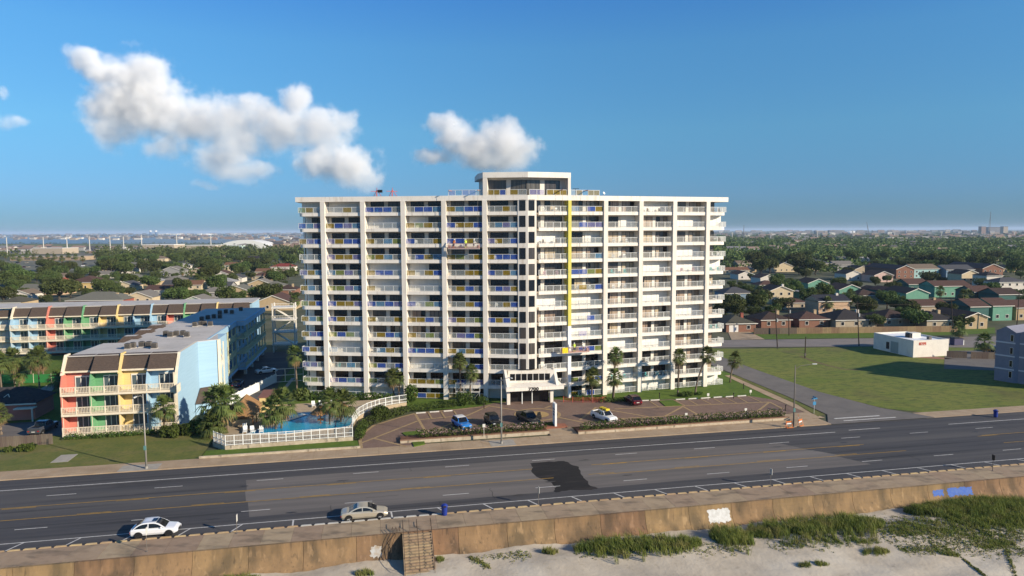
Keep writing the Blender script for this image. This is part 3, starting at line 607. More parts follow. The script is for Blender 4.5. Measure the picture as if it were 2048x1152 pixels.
# ================================================================ PLANTS
m_bark = M('palm_bark', (0.20, 0.155, 0.115), 0.95, (0.12, 0.09, 0.065), 4, stretch=(1, 1, 3), bump=0.5)
m_frond = M('palm_frond', (0.125, 0.150, 0.038), 0.6, (0.060, 0.095, 0.022), 0.8, rnd=0.2, trans=0.22, spec=0.3)
m_frond_d = M('dry_frond', (0.26, 0.18, 0.085), 0.9, (0.17, 0.115, 0.055), 1.0, rnd=0.2)
m_leaf = M('oak_leaf', (0.058, 0.088, 0.022), 0.7, (0.105, 0.130, 0.034), 0.35, rnd=0.35, trans=0.2, spec=0.2)
m_leaf2 = M('pale_leaf', (0.075, 0.095, 0.025), 0.7, (0.05, 0.075, 0.018), 0.35, rnd=0.3, trans=0.2, spec=0.2)
m_bush = M('bush_leaf', (0.045, 0.080, 0.015), 0.7, (0.085, 0.125, 0.022), 1.2, rnd=0.25, trans=0.2, spec=0.2)
m_flower = M('pale_pink_flower', (0.52, 0.36, 0.34), 0.8, (0.40, 0.24, 0.24), 3)
m_trunk = M('tree_bark', (0.10, 0.08, 0.06), 0.95, (0.06, 0.05, 0.04), 3, bump=0.4)

def fan_frond(mb, rnd, base, az, el, L, droop, mi, nl=9):
    """petiole plus a fan of narrow leaflets that bend down at the tips"""
    d = Vector((math.cos(az) * math.cos(el), math.sin(az) * math.cos(el), math.sin(el)))
    side = Vector((-math.sin(az), math.cos(az), 0)); up = side.cross(d) * -1
    hub = base + d * L * 0.45 - Vector((0, 0, droop * 0.12 * L))
    mb.face([base + side * .03, base - side * .03, hub - side * .02, hub + side * .02], mi)
    for i in range(nl):
        t = (i / (nl - 1) - .5) * 2; a = t * 1.0
        ld = (d * math.cos(a) + side * math.sin(a)).normalized(); ll = L * 0.72 * (1 - .25 * abs(t)) * rnd.uniform(.85, 1.1)
        w = .062 * L / 1.4; ws = side * math.cos(a) - d * math.sin(a)
        m1 = hub + ld * ll * .55 + up * .04 - Vector((0, 0, droop * ll * .10)); tip = hub + ld * ll * .95 - Vector((0, 0, droop * ll * .48))
        mb.face([hub, m1 - ws * w, m1 + ws * w], mi); mb.face([m1 - ws * w, tip, m1 + ws * w], mi)
def palm_crown(seed, R=1.45, n=40, dead=26):
    rnd = random.Random(seed); mb = MB()
    for i in range(n):
        az = i * 2.39996 + rnd.uniform(-.3, .3); q = (i + .5) / n; el = 1.35 - q * 1.75 + rnd.uniform(-.15, .15)
        fan_frond(mb, rnd, Vector((rnd.uniform(-.08, .08), rnd.uniform(-.08, .08), .35 - q * .5)), az, el, R * rnd.uniform(.85, 1.15), .5 + q * 1.1, 0)
    for i in range(dead):
        az = i * 2.39996 + rnd.uniform(-.4, .4); fan_frond(mb, rnd, Vector((0, 0, -.1 - .45 * i / dead)), az, rnd.uniform(-1.25, -.6), R * rnd.uniform(.6, .85), .9, 1, 6)
    return mb.mesh('crown', [m_frond, m_frond_d])
CROWNS = [palm_crown(s, 1.5 if s != 2 else 1.65, 40, d) for s, d in ((1, 26), (2, 14), (3, 34), (4, 20))]
CROWNS_W = [palm_crown(s, 1.5, 40, d) for s, d in ((5, 60), (6, 48))]
def palm(p, h, lean=(0, 0), label='', group=None, sc=1.0, var=0, wide=False, r=.17):
    rt = empty('palm_tree', p, 0, label, 'palm tree', group); rnd = random.Random(hash((round(p.x), round(p.y))) % 9999)
    pts = []; n = 9
    for i in range(n):
        t = i / (n - 1); pts.append((lean[0] * t ** 1.6 + rnd.uniform(-.02, .02), lean[1] * t ** 1.6, h * t - .15 * (i == 0)))
    rr = [r * 1.35 if i == 0 else r * (1.05 - .25 * i / n) for i in range(n)]
    MB().tube(pts, rr, 8).obj('trunk', m_bark, rt, smooth=True)
    c = place((CROWNS_W if wide else CROWNS)[var % (2 if wide else 4)], 'crown', rt, (lean[0], lean[1], h), rnd.uniform(0, 6), sc * 1.12)
    return rt
def leaf_ball(mb, rnd, c, rx, ry, rz, n, s, mi=0, shell=.55, zmin=None):
    for _ in range(n):
        while True:
            d = Vector((rnd.uniform(-1, 1), rnd.uniform(-1, 1), rnd.uniform(-1, 1)))
            if .05 < d.length <= 1: break
        rr_ = d.length; d = d.normalized() * (shell + (1 - shell) * rr_) * rnd.uniform(.9, 1.12)
        p = Vector((c[0] + d.x * rx, c[1] + d.y * ry, c[2] + d.z * rz))
        if zmin is not None and p.z < zmin: continue
        q = Vector((rnd.gauss(0, 1), rnd.gauss(0, 1), rnd.gauss(0, .7) + .5)).normalized(); nrm = (q + d.normalized() * .6).normalized()
        t1 = nrm.orthogonal().normalized(); t1 = (t1 * math.cos(rnd.uniform(0, 6)) + nrm.cross(t1) * math.sin(rnd.uniform(0, 6))).normalized(); t2 = nrm.cross(t1)
        a = s * rnd.uniform(.6, 1.3); b2 = a * rnd.uniform(.5, .9)
        mb.face([p - t1 * a, p - t2 * b2 + nrm * a * .2, p + t1 * a, p + t2 * b2 + nrm * a * .15], mi)
def tree_meshes(seed, lobes, mat, leafs=260, s=.30, flat=.9):
    rnd = random.Random(seed); mb = MB(); tr = MB(); tr.tube([(0, 0, -.1), (.02, .03, .12), (-.02, .02, .30)], [.045, .034, .026], 7)
    for i in range(lobes):
        a = i * 2.4 + rnd.uniform(-.4, .4); r0 = 0 if i == 0 else rnd.uniform(.22, .36); z = .62 + rnd.uniform(-.14, .17) * (1 if i else .4)
        c = (math.cos(a) * r0, math.sin(a) * r0, z); q = rnd.uniform(.17, .27)
        leaf_ball(mb, rnd, c, q, q, q * flat, leafs, s / 8)
        tr.tube([(0, 0, .22), (c[0] * .5, c[1] * .5, (z + .2) / 2), (c[0] * .9, c[1] * .9, z - .03)], [.022, .014, .006], 5)
    return mb.mesh('crown', mat), tr.mesh('trunk', m_trunk)
TREES = [tree_meshes(31 + i, 9 + i % 4, m_leaf if i % 4 else m_leaf2) for i in range(8)]
def tree(p, dia, h, label, group, var=0):
    rt = empty('tree', p, 0, label, 'tree', group); c, t = TREES[var % 8]; rz = (p.x * 7.3 + p.y) % 6.28
    for me, nm in ((t, 'trunk'), (c, 'crown')): place(me, nm, rt, (0, 0, 0), rz, (dia, dia, h / .85))
    return rt
def bush(name, u, v, rx, ry, h, label, cat='bush', group=None, mat=None, n=None, s=.13, z=.1, flower=False, rz=0.0):
    rnd = random.Random(int(u * 31 + v * 17)); mb = MB(); k = max(3, int(rx * ry * 5)); k = min(k, 60)
    for i in range(k):
        a, q = rnd.uniform(0, 6.28), math.sqrt(rnd.random()); c = (math.cos(a) * q * rx * .75, math.sin(a) * q * ry * .75, h * rnd.uniform(.38, .62))
        leaf_ball(mb, rnd, c, min(rx, .75) * .8, min(ry, .75) * .8, h * .5, n or 110, s, zmin=0)
    if flower: 
        for i in range(int(rx * 40)): leaf_ball(mb, rnd, (rnd.uniform(-rx, rx) * .95, rnd.uniform(-ry, ry), h * rnd.uniform(.7, 1.0)), .12, .12, .1, 3, .07, 1)
    rt = empty(name, W(u, v, z), TH + rz, label, cat, group); mb.obj('foliage', [mat or m_bush, m_flower], rt); return rt
def hedge(u0, v0, u1, v1, w, h, label, z=.2, flower=False, mat=None, s=.12, dens=60):
    d = Vector((u1 - u0, v1 - v0)); L = d.length; rnd = random.Random(int(u0 * 13 + v0)); mb = MB(); n = int(L / .45)
    for i in range(n):
        x = (i + .5) * L / n; hh = h * rnd.uniform(.85, 1.12)
        leaf_ball(mb, rnd, (x, rnd.uniform(-.1, .1), hh * .5), .5, w * .55, hh * .52, dens, s, zmin=0)
        if flower:
            for _ in range(rnd.randint(1, 5)): leaf_ball(mb, rnd, (x + rnd.uniform(-.3, .3), rnd.uniform(-w, w * .2) * .55, hh * rnd.uniform(.55, 1.0)), .13, .1, .1, 5, .075, 1)
    st_ = MB(); 
    for i in range(n): st_.tube([((i + .5) * L / n, 0, 0), ((i + .5) * L / n + .1, .05, h * .5)], .02, 4)
    rt = empty('hedge', W(u0, v0, z), TH + math.atan2(d.y, d.x), label, 'hedge'); st_.obj('stem', m_trunk, rt); mb.obj('foliage', [mat or m_bush, m_flower], rt); return rt

# palms: base place, height from the photograph's crown row
def palm_px(px, pxt, pyt, u, v, label, **k):
    p = W(u, v, .1); Y = p.y; h = CAMH - (pyt - 462.5 - (1024 - px) * 9 / 1900) / F * Y
    lx = (pxt - px) / F * Y; return palm(p, h, (lx, 0), label, **k)
palm_px(596, 594, 712, -15.5, 137.6, 'tall straight palm at the left end of the tower', var=2, sc=1.15)
palm_px(783, 780, 758, 3.0, 130.6, 'shaggy palm of the close pair before the left wing, leaning left', var=2)
palm_px(793, 792, 756, 4.0, 130.9, 'shaggy palm of the close pair before the left wing, the right one', var=0)
palm_px(922, 921, 724, 15.3, 126.0, 'tall palm before the left wing beside a shorter palm', var=0, sc=.95)
palm_px(940, 944, 748, 17.0, 125.6, 'shorter palm close right of a tall palm, before the left wing', var=2, sc=.95)
palm_px(1186, 1188, 757, 39.4, 120.8, 'palm standing in front of the white coated column', var=1, sc=.95)
palm_px(1222, 1228, 714, 43.9, 121.6, 'tall palm behind a shorter one before the right wing', var=2)
palm_px(1228, 1231, 758, 43.4, 119.9, 'short palm in the dark planting beside the maroon car', var=0)
palm_px(1349, 1351, 716, 56.9, 121.0, 'tall upright palm on the lawn before the right wing', var=2, sc=.95)
palm_px(1381, 1405, 713, 60.6, 121.2, 'slender palm leaning right, before the right wing', var=1, sc=.95)
palm_px(1455, 1464, 722, 72.7, 129.6, 'leaning palm beside the street at the right end of the tower', var=0)
palm_px(333, 335, 820, -33.2, 114.2, 'palm before the blue end wall of the colourful condominium', var=0, sc=1.15)
palm_px(455, 453, 810, -23.5, 113.2, 'big palm by the thatched hut roof at the pool', var=3, sc=1.7)
palm_px(430, 428, 812, -25.4, 114.6, 'dark palm left of the thatched hut, behind a bigger palm', var=1, sc=1.5)
palm_px(424, 424, 854, -25.3, 112.0, 'low bushy palm inside the corner of the pool fence', var=1, sc=1.2)
palm_px(552, 545, 828, -16.1, 112.6, 'palm at the pool edge leaning left toward the hut', var=3, sc=1.4)
palm_px(562, 566, 811, -15.3, 112.7, 'fuller palm at the pool edge, right one of two', var=0, sc=1.5)
palm_px(660, 661, 806, -7.8, 113.4, 'taller palm beside the thatched umbrellas at the pool', var=2, sc=1.3)
palm_px(681, 685, 812, -6.1, 114.4, 'palm nearest the curved white fence at the pool', var=1, sc=1.35)
for i, (px, pyb, pyt, sc_, lb) in enumerate(((4, 790, 724, 1.3, 'cut by the left edge of the picture'), (30, 782, 720, 1.4, 'tallest, before the red-walled clubhouse roof'), (38, 780, 748, 1.1, 'short one just behind the clubhouse ridge'), (79, 782, 716, 1.4, 'leaning slightly, right of the clubhouse roof'),
                                          (88, 764, 722, 1.2, 'behind the slightly leaning one'), (62, 748, 722, 1.1, 'standing beyond the green court'), (3, 870, 832, 1.0, 'low, beside the wooden fence at the lower left'), (120, 785, 760, 1.3, 'dark, left of the condominium front'))):
    p = G(px, pyb); palm(p, CAMH - (pyt - 467) / F * p.y, (random.uniform(-.4, .4), 0), 'palm in the condominium courtyard, ' + lb, 'palms in the condominium courtyard', sc=sc_, var=i, wide=i in (1, 3, 4))
# hedges and bushes
hedge(5.8, 103.4, 26.0, 103.6, 1.5, 1.25, 'flowering hedge along the street in front of the parked off-roaders', flower=True, z=.5)
hedge(31.6, 102.0, 67.5, 102.6, 1.5, 1.35, 'long flowering hedge along the street in front of the white pickup', flower=True, z=.4)
hedge(-2.9, 105.2, -2.4, 112.6, 1.4, 1.2, 'hedge at the foot of the curved white fence, straight part by the drive', z=.2, s=.15)
hedge(-2.0, 113.0, 4.8, 119.6, 2.0, 1.3, 'hedge outside the curved white fence along the drive', z=.2, s=.15)
hedge(5.4, 120.8, 14.0, 121.9, 1.8, 1.2, 'trimmed dark hedge below the left wing beside the wheel stops', z=.2)
hedge(36.5, 121.4, 41.5, 120.9, 1.3, .9, 'low green hedge behind the barrier netting', z=.2)
hedge(40.5, 119.6, 46.5, 118.6, 1.6, .8, 'clipped dark hedge around the short palm by the maroon car', z=.2)
hedge(-47.6, 115.2, -34, 115.4, 1.0, .8, 'low hedge along the foot of the condominium front', z=.1)
hedge(-14, 134.0, 3, 128.6, 1.4, 1.5, 'row of dark shrubs against the foot of the left wing', z=.1, s=.17)
bush('bush', 15.8, 122.6, 1.9, 1.5, 2.4, 'big round bright green bush before the left wing', n=160)
bush('bush', 19.0, 122.9, 1.2, 1.0, 1.4, 'smaller green bush right of the big round bush')
bush('bush', 6.2, 127.2, 1.5, 1.3, 3.0, 'tall dark bush under the close pair of palms', s=.2)
bush('bush', -14.4, 133.0, 1.7, 1.4, 2.2, 'bright fan-leaved shrub at the left end of the tower', s=.25, mat=m_frond)
bush('bush', 58.3, 120.6, 2.1, .9, .8, 'low dark bed under the upright palm on the lawn')
bush('bush', 61.5, 121.0, 1.2, .7, .5, 'small bed under the slender leaning palm')
bush('bush', -27.5, 114.5, 3.2, 1.8, 2.0, 'dark thicket below the blue end wall', s=.22)
bush('bush', -31.2, 113.6, 2.6, 1.5, 1.7, 'dark shrubs right of the palm at the blue wall', s=.2)
bush('bush', 0.5, 118.6, 1.6, 2.4, 1.5, 'dense shrub inside the curved white fence', s=.2)
bush('bush', 27.2, 106.4, 1.7, .8, .7, 'low planting around the white monument sign')
bush('bush', -51.5, 110.6, 2.6, .8, .9, 'ragged weeds along the wooden fence at the lower left', s=.16)
bush('bush', -46.5, 118.5, .1, .1, .1, 'x', n=1) if False else None
# ================================================================ COLOURFUL CONDOMINIUMS
CC = {'red': M('coral_wall', (0.60, 0.205, 0.15), 0.85, (0.53, 0.18, 0.13), 1.5, stretch=(.2, .2, 6)), 'green': M('green_wall', (0.16, 0.36, 0.19), 0.85, (0.10, 0.28, 0.13), 1.5, stretch=(.2, .2, 6)),
      'yellow': M('yellow_wall', (0.70, 0.53, 0.23), 0.85, (0.62, 0.47, 0.20), 1.5, stretch=(.2, .2, 6)), 'blue': M('blue_wall', (0.32, 0.48, 0.60), 0.85, (0.28, 0.43, 0.55), 1.2, stretch=(.15, .15, 5), bump=.2, bscale=6)}
m_trim = M('cream_trim', (0.74, 0.65, 0.50), 0.8, (0.65, 0.56, 0.42), 2)
m_trimg = M('pale_green_trim', (0.50, 0.50, 0.33), 0.8)
m_shing = M('brown_shingle', (0.062, 0.045, 0.036), 0.95, (0.10, 0.072, 0.056), 3.0, stretch=(1, 1, 4), detail=8, bump=.4, bscale=14)
m_roofw = M('condo_flat_roof', (0.52, 0.48, 0.44), 0.9, (0.43, 0.40, 0.365), .25, detail=8, extra=[((0.24, 0.22, 0.20), .9, (1, 1, 1), .62, .72, .5)])
m_wwin = M('white_window_frame', (0.70, 0.66, 0.58), 0.6)
m_cglass = M('condo_glass', (0.07, 0.10, 0.115), 0.08, spec=.5)
def condo_front(root, x0, widths, cols, z, y_front=0.0, rec=2.2, sub=True, roofpairs=True, eave=10.35, top=12.55, setb=2.7):
    x = x0; zf = list(z) + [eave]
    wmat = [m_wwin]
    tot = sum(widths)
    for fi in range(len(z)):
        MB().box(x0 - .1, y_front, z[fi] - .35, x0 + tot + .1, y_front + rec, z[fi]).obj('balcony', m_trim, root)
    for i, (w, c) in enumerate(zip(widths, cols)):
        mb = MB(); mb.box(x, y_front + rec, 0, x + w, y_front + rec + .2, eave + .3); mb.obj('wall', CC[c], root)
        prev = cols[i - 1] if i else c
        mb = MB(); q = [(y_front + .12, z[0]), (y_front + .12, zf[2] + 1.1), (y_front + .75, eave - .6), (y_front + .75, eave), (y_front + rec, eave), (y_front + rec, z[0])]
        if i == 0 or c != prev or True:
            mb.face([(x - .09, *p) for p in q]); mb.face([(x + .09, *p) for p in q[::-1]])
            for k in range(len(q)): j = (k + 1) % len(q); mb.face([(x - .09, *q[k]), (x + .09, *q[k]), (x + .09, *q[j]), (x - .09, *q[j])])
            mb.obj('party_wall', CC[c], root)
        for fi in range(len(z)):
            zz_ = z[fi]; fh = zf[fi + 1] - zz_
            ww = w * .60; hh = 2.3; xx = x + w * .32
            mb = MB(); t = .11; mb.box(xx, 0, 0, xx + ww, .1, t); mb.box(xx, 0, hh - t, xx + ww, .1, hh + .12)
            for k in range(4): mb.box(xx + k * (ww - t) / 3, 0, t, xx + k * (ww - t) / 3 + t, .1, hh - t)
            wo = mb.obj('window', m_wwin, root, (0, y_front + rec - .1, zz_ + .05))
            MB().box(xx + .03, .04, .03, xx + ww - .03, .06, hh - .03).obj('pane', m_cglass, wo)
            rl = MB(); rl.box(x, .02, 1.0, x + w, .12, 1.1); rl.box(x, .03, .1, x + w, .11, .18); k = int(w / .21)
            for j in range(k + 1): rl.box(x + j * w / k - .035, .045, .18, x + j * w / k + .035, .095, 1.0)
            for j in (0, .5): rl.box(x + j * w - .08, .0, 0, x + j * w + .08, .14, 1.15)
            rl.obj('railing', m_trim, root, (0, y_front, zz_))
            if fi < 2: MB().box(x - .1, y_front + .15, zz_ + 1.1, x + .1, y_front + .33, zz_ + fh - .35).obj('post', m_trim, root)
        x += w
    MB().box(x - .1, y_front + .15, z[0], x + .1, y_front + .33, eave - .6).obj('post', m_trim, root)
    # mansard roof panels, one per unit, with coloured cheeks between pairs
    x = x0
    for i, (w, c) in enumerate(zip(widths, cols)):
        dy = .95 if i % 2 == 0 else 0.0
        mb = MB(); ya, yb = y_front + .55 + dy, y_front + setb + dy * .4
        mb.face([(x + .1, ya, eave), (x + w - .1, ya, eave), (x + w - .1, yb, top), (x + .1, yb, top)]); mb.face([(x + .1, ya, eave), (x + .1, yb, top), (x + .1, y_front + 4, top), (x + .1, y_front + 4, eave)])
        mb.face([(x + w - .1, ya, eave), (x + w - .1, y_front + 4, eave), (x + w - .1, y_front + 4, top), (x + w - .1, yb, top)]); mb.face([(x + .1, yb, top), (x + w - .1, yb, top), (x + w - .1, y_front + 4, top), (x + .1, y_front + 4, top)])
        mb.obj('roof', m_shing, root); MB().box(x + .1, ya - .12, eave - .28, x + w - .1, ya + .12, eave - .002).obj('fascia', m_trim, root)
        if i % 2 == 0:
            q = [(y_front + .5, eave - .5), (y_front + setb - .3, top + .25), (y_front + 4, top + .25), (y_front + 4, eave - .5)]
            mb = MB(); mb.face([(x - .14, *p) for p in q]); mb.face([(x + .14, *p) for p in q[::-1]])
            for k in range(4): j = (k + 1) % 4; mb.face([(x - .14, *q[k]), (x + .14, *q[k]), (x + .14, *q[j]), (x - .14, *q[j])])
            mb.obj('roof_cheek', CC[c] if i else m_trim, root)
        x += w
ca = empty('condominium', W(-48.4, 116.3), TH, 'three-storey condominium with coral, green, yellow and blue units and pale blue end wall', 'condominium')
def cu(u, v): return (u + 48.4, v - 116.3)
condo_front(ca, 0.0, [4.1, 4.1, 4.1, 4.1], ['red', 'green', 'yellow', 'blue'], (.55, 3.75, 6.95))
# front block core, blue end walls
MB().box(.1, 2.45, 0, 16.3, 15.8, 10.2).obj('wall', CC['blue'], ca); MB().box(.1, 3.6, 10.2, 16.3, 15.8, 12.3).obj('wall', CC['blue'], ca)
q = [(.1, 0), (.1, 7.9), (.75, 9.8), (2.75, 12.55), (13.9, 12.55), (13.9, 0)]
mb = MB(); mb.face([(16.9, *p) for p in q]); mb.face([(16.45, *p) for p in q[::-1]])
for k in range(len(q)): j = (k + 1) % len(q); mb.face([(16.9, *q[k]), (16.45, *q[k]), (16.45, *q[j]), (16.9, *q[j])], 1)
mb.obj('end_wall', [CC['blue'], m_trim], ca)
def cpr(pts, z0, z1, name, mat, par=None): return MB().prism([cu(*p) for p in pts], z0, z1).obj(name, mat, par or ca)
cpr([(-31.5, 130.1), (-28.6, 131.9), (-28.6, 140), (-31.6, 140)], 0, 12.45, 'end_wall', CC['blue'])
cpr([(-28.55, 131.7), (-28.15, 132.0), (-28.15, 132.5), (-28.55, 132.5)], 0, 12.5, 'corner_trim', m_trim)
cpr([(-31.4, 126.5), (-28.6, 127.5), (-28.6, 131.8), (-31.4, 130)], 0, 2.0, 'lean_to', CC['blue'])
mb = MB(); mb.face([(*cu(-31.4, 126.2), 2.0), (*cu(-28.3, 127.3), 2.0), (*cu(-28.5, 131.7), 4.1), (*cu(-31.35, 130.0), 4.1)]); mb.obj('lean_to_roof', m_shing, ca)
# long block over open parking
LB = [(-44, 132), (-31.9, 132), (-31.9, 158.6), (-30.4, 158.6), (-30.4, 186), (-43, 186)]
cpr(LB, 2.2, 12.2, 'wall', CC['blue'])
cpr([(-48.2, 118.9), (-31.9, 118.9), (-31.5, 130.2), (-28.5, 132), (-30.2, 140), (-30.2, 158.2), (-28.5, 158.2), (-28.3, 186), (-42.8, 186), (-44.2, 131.8), (-47.5, 131.8)], 12.40, 12.54, 'flat_roof', m_roofw)
cpr([(-30.5, 132.5), (-30.15, 132.5), (-30.15, 158.3), (-28.45, 158.3), (-28.25, 186), (-28.6, 186), (-28.8, 158.7), (-30.5, 158.7)], 11.5, 12.62, 'parapet', CC['blue'])
for lv, z in enumerate((2.2, 5.5, 8.8)):
    cpr([(-31.85, 133), (-30.2, 133), (-30.2, 158.2), (-28.5, 158.2), (-28.3, 186), (-30.3, 186), (-30.3, 158.7), (-31.85, 158.7)], z - .55 if lv == 0 else z - .28, z, 'corridor_floor', CC['blue'] if lv == 0 else m_trimg)
    for (ua, va, ub, vb) in ((-30.25, 133, -30.25, 158.2), (-30.25, 158.25, -28.6, 158.25), (-28.55, 158.2, -28.35, 186)):
        a_, b2 = Vector(cu(ua, va)), Vector(cu(ub, vb)); L = (b2 - a_).length; rl = MB(); rl.box(0, -.04, .98, L, .04, 1.06); rl.box(0, -.03, .1, L, .03, .16); k = max(2, int(L / .2))
        for j in range(k + 1): rl.box(j * L / k - .025, -.025, .16, j * L / k + .025, .025, .98)
        rl.obj('railing', m_trimg, ca, (a_.x, a_.y, z), math.atan2((b2 - a_).y, (b2 - a_).x))
    for j in range(12):
        v = 134.2 + j * 4.25; u = -31.9 if v < 157 else -30.4
        if 157 < v < 159: continue
        MB().box(0, 0, 0, .04, .95, 2.1).obj('door', CC['blue'] if j % 3 else m_wwin, ca, (*cu(u + .01, v), z + .02)); wo = MB().box(0, 0, 0, .06, 1.5, 1.5).obj('window', m_wwin, ca, (*cu(u + .01, v + 1.5), z + .8)); MB().box(.05, .1, .1, .075, 1.4, 1.4).obj('pane', m_cglass, wo)
for j in range(14):
    v = 133.2 + j * 4.05; u = -30.3 if v < 158 else -28.6
    MB().box(-.12, -.12, 2.2, .12, .12, 11.6).obj('post', m_trimg, ca, (*cu(u - .02, v), 0))
    if j % 2 == 1: MB().box(-.3, -.3, 0, .3, .3, 1.66).obj('pillar', m_wwin, ca, (*cu(u - .7, v), 0)); MB().box(-.3, -.3, 0, .3, .3, 1.66).obj('pillar', m_wwin, ca, (*cu(u - 8, v), 0))
# outside stair by the blue wall
for k in range(4):
    z0 = .0 + k * 2.75; mb = MB(); y0, y1 = (0, 3.2) if k % 2 == 0 else (3.2, 0)
    mb.face([(0, y0, z0), (1.1, y0, z0), (1.1, y1, z0 + 2.75), (0, y1, z0 + 2.75)]); mb.face([(0, y0, z0 - .3), (0, y1, z0 + 2.45), (1.1, y1, z0 + 2.45), (1.1, y0, z0 - .3)]); mb.face([(1.1, y0, z0 - .3), (1.1, y1, z0 + 2.45), (1.1, y1, z0 + 2.75), (1.1, y0, z0)])
    mb.tube([(1.08, y0, z0 + 1), (1.08, y1, z0 + 3.75)], .04, 5); mb.obj('stair_flight', m_trim, ca, (*cu(-29.6, 132.6), 0))
for vv in (132.6, 136.2): MB().box(0, 0, 0, .2, .2, 11.5).obj('post', m_trim, ca, (*cu(-28.6, vv), 0))
MB().box(-.06, 0, 0, .06, 1.9, 1.3).obj('sign_board', m_trim, ca, (*cu(-31.3, 115.3), 6.6))
for vv in (135, 143, 150):     # small hipped roof hatches along the roof's left edge
    mb = MB(); mb.face([(0, 0, 0), (4, 0, 0), (3, .8, 1.1), (1, .8, 1.1)]); mb.face([(0, 0, 0), (1, .8, 1.1), (1, 2.5, 1.1), (0, 3.5, 0)]); mb.face([(4, 0, 0), (4, 3.5, 0), (3, 2.5, 1.1), (3, .8, 1.1)]); mb.face([(1, .8, 1.1), (3, .8, 1.1), (3, 2.5, 1.1), (1, 2.5, 1.1)], 1); mb.face([(0, 3.5, 0), (1, 2.5, 1.1), (3, 2.5, 1.1), (4, 3.5, 0)])
    mb.obj('roof_hatch', [m_shing, m_roofw], ca, (*cu(-46.5, vv), 12.0))
# air conditioners on the flat roof
m_ac = M('ac_casing', (0.16, 0.14, 0.12), 0.6, (0.10, 0.09, 0.08), 4); m_acd = M('ac_dark', (0.02, 0.02, 0.02), 0.6)
acm = MB().box(-.42, -.42, .1, .42, .42, .95).mesh('casing', m_ac); acf = MB().prism(arc(0, 0, .34, 0, 2 * PI, 12)[:-1], .95, 1.0).mesh('fan', m_acd); acl = MB().box(-.5, -.5, 0, .5, .5, .1).mesh('base', m_roofw)
acg = MB()
for q in range(5):
    for sx in (-1, 1): acg.box(-.36, sx * .425 - .006, .2 + q * .14, .36, sx * .425 + .006, .28 + q * .14)
acg = acg.mesh('grille', m_acd)
_acl = [('front cluster nearest the brown mansard', [(256, 698), (266, 696), (284, 694), (298, 694), (309, 697)]), ('second cluster from the street', [(332, 672), (341, 674), (353, 672), (366, 671), (374, 674)]), ('third cluster, mid roof', [(390, 653), (402, 651), (409, 651), (421, 652)]),
        ('fourth cluster, beyond mid roof', [(404, 642), (416, 639), (428, 637), (440, 637)]), ('far cluster at the inland end', [(440, 629), (452, 627), (464, 628), (482, 622)])]
_ord = ['leftmost unit', 'second unit from left', 'third unit from left', 'fourth unit from left', 'rightmost unit']
for nm, pts in _acl:
    for i, (x, y) in enumerate(pts):
        p = G(x, y, 12.55); r = empty('air_conditioner', p, TH, 'dark rooftop air conditioner, ' + nm + ', ' + (_ord[i] if i < len(pts) - 1 else _ord[4]), 'air conditioner', 'air conditioners on the condominium roof')
        for me_, n_ in ((acm, 'casing'), (acf, 'fan'), (acl, 'base'), (acg, 'grille')): place(me_, n_, r)
# back block across the courtyard
cb = empty('condominium', W(-96.5, 197.6), TH, 'long rear condominium block with many-coloured balconies under a brown mansard roof', 'condominium')
cols = ['blue', 'blue', 'red', 'green', 'green', 'yellow', 'yellow', 'blue', 'blue', 'red', 'green', 'green', 'yellow', 'yellow']
condo_front(cb, 3.4, [4.18] * 14, cols, (1.0, 4.1, 7.2), eave=10.3, top=12.55)
MB().box(-18, 3.7, 0, 62.5, 15.5, 12.28).obj('wall', CC['blue'], cb); MB().box(-18, 2.9, 12.4, 62.8, 15.8, 12.60).obj('flat_roof', m_roofw, cb)
condo_front(cb, -14.3, [4.2] * 4, ['green', 'red', 'yellow', 'yellow'], (1.0, 4.1, 7.2), y_front=1.6, eave=10.3, top=12.55)
# stair tower at the inland end, standing clear of the long block
stt = empty('stair_tower', W(-27, 189.5), TH, 'white open stair tower with landings behind the condominium', 'stair tower')
for x, y in ((0, 0), (5.5, 0), (0, 4), (5.5, 4)): MB().box(x - .15, y - .15, 0, x + .15, y + .15, 13).obj('post', m_wwin, stt)
for k in range(4):
    z = 2.2 + k * 3.3; MB().box(-.3, -.3, z - .3, 5.8, 4.3, z).obj('landing', m_wwin, stt)
    r = MB().box(-.3, -.3, z + 1.0, 5.8, -.22, z + 1.08)
    for j in range(16): r.box(-.3 + j * .4, -.29, z, -.26 + j * .4, -.25, z + 1)
    r.obj('railing', m_wwin, stt)
    if k < 3: MB().face([(.3 if k % 2 else 5.2, .2, z), (.3 if k % 2 else 5.2, 1.4, z), (5.2 if k % 2 else .3, 1.4, z + 3.3), (5.2 if k % 2 else .3, .2, z + 3.3)]).face([(.3 if k % 2 else 5.2, .18, z - .3), (.3 if k % 2 else 5.2, .18, z), (5.2 if k % 2 else .3, .18, z + 3.3), (5.2 if k % 2 else .3, .18, z + 3.0)]).obj('stair_flight', m_wwin, stt)

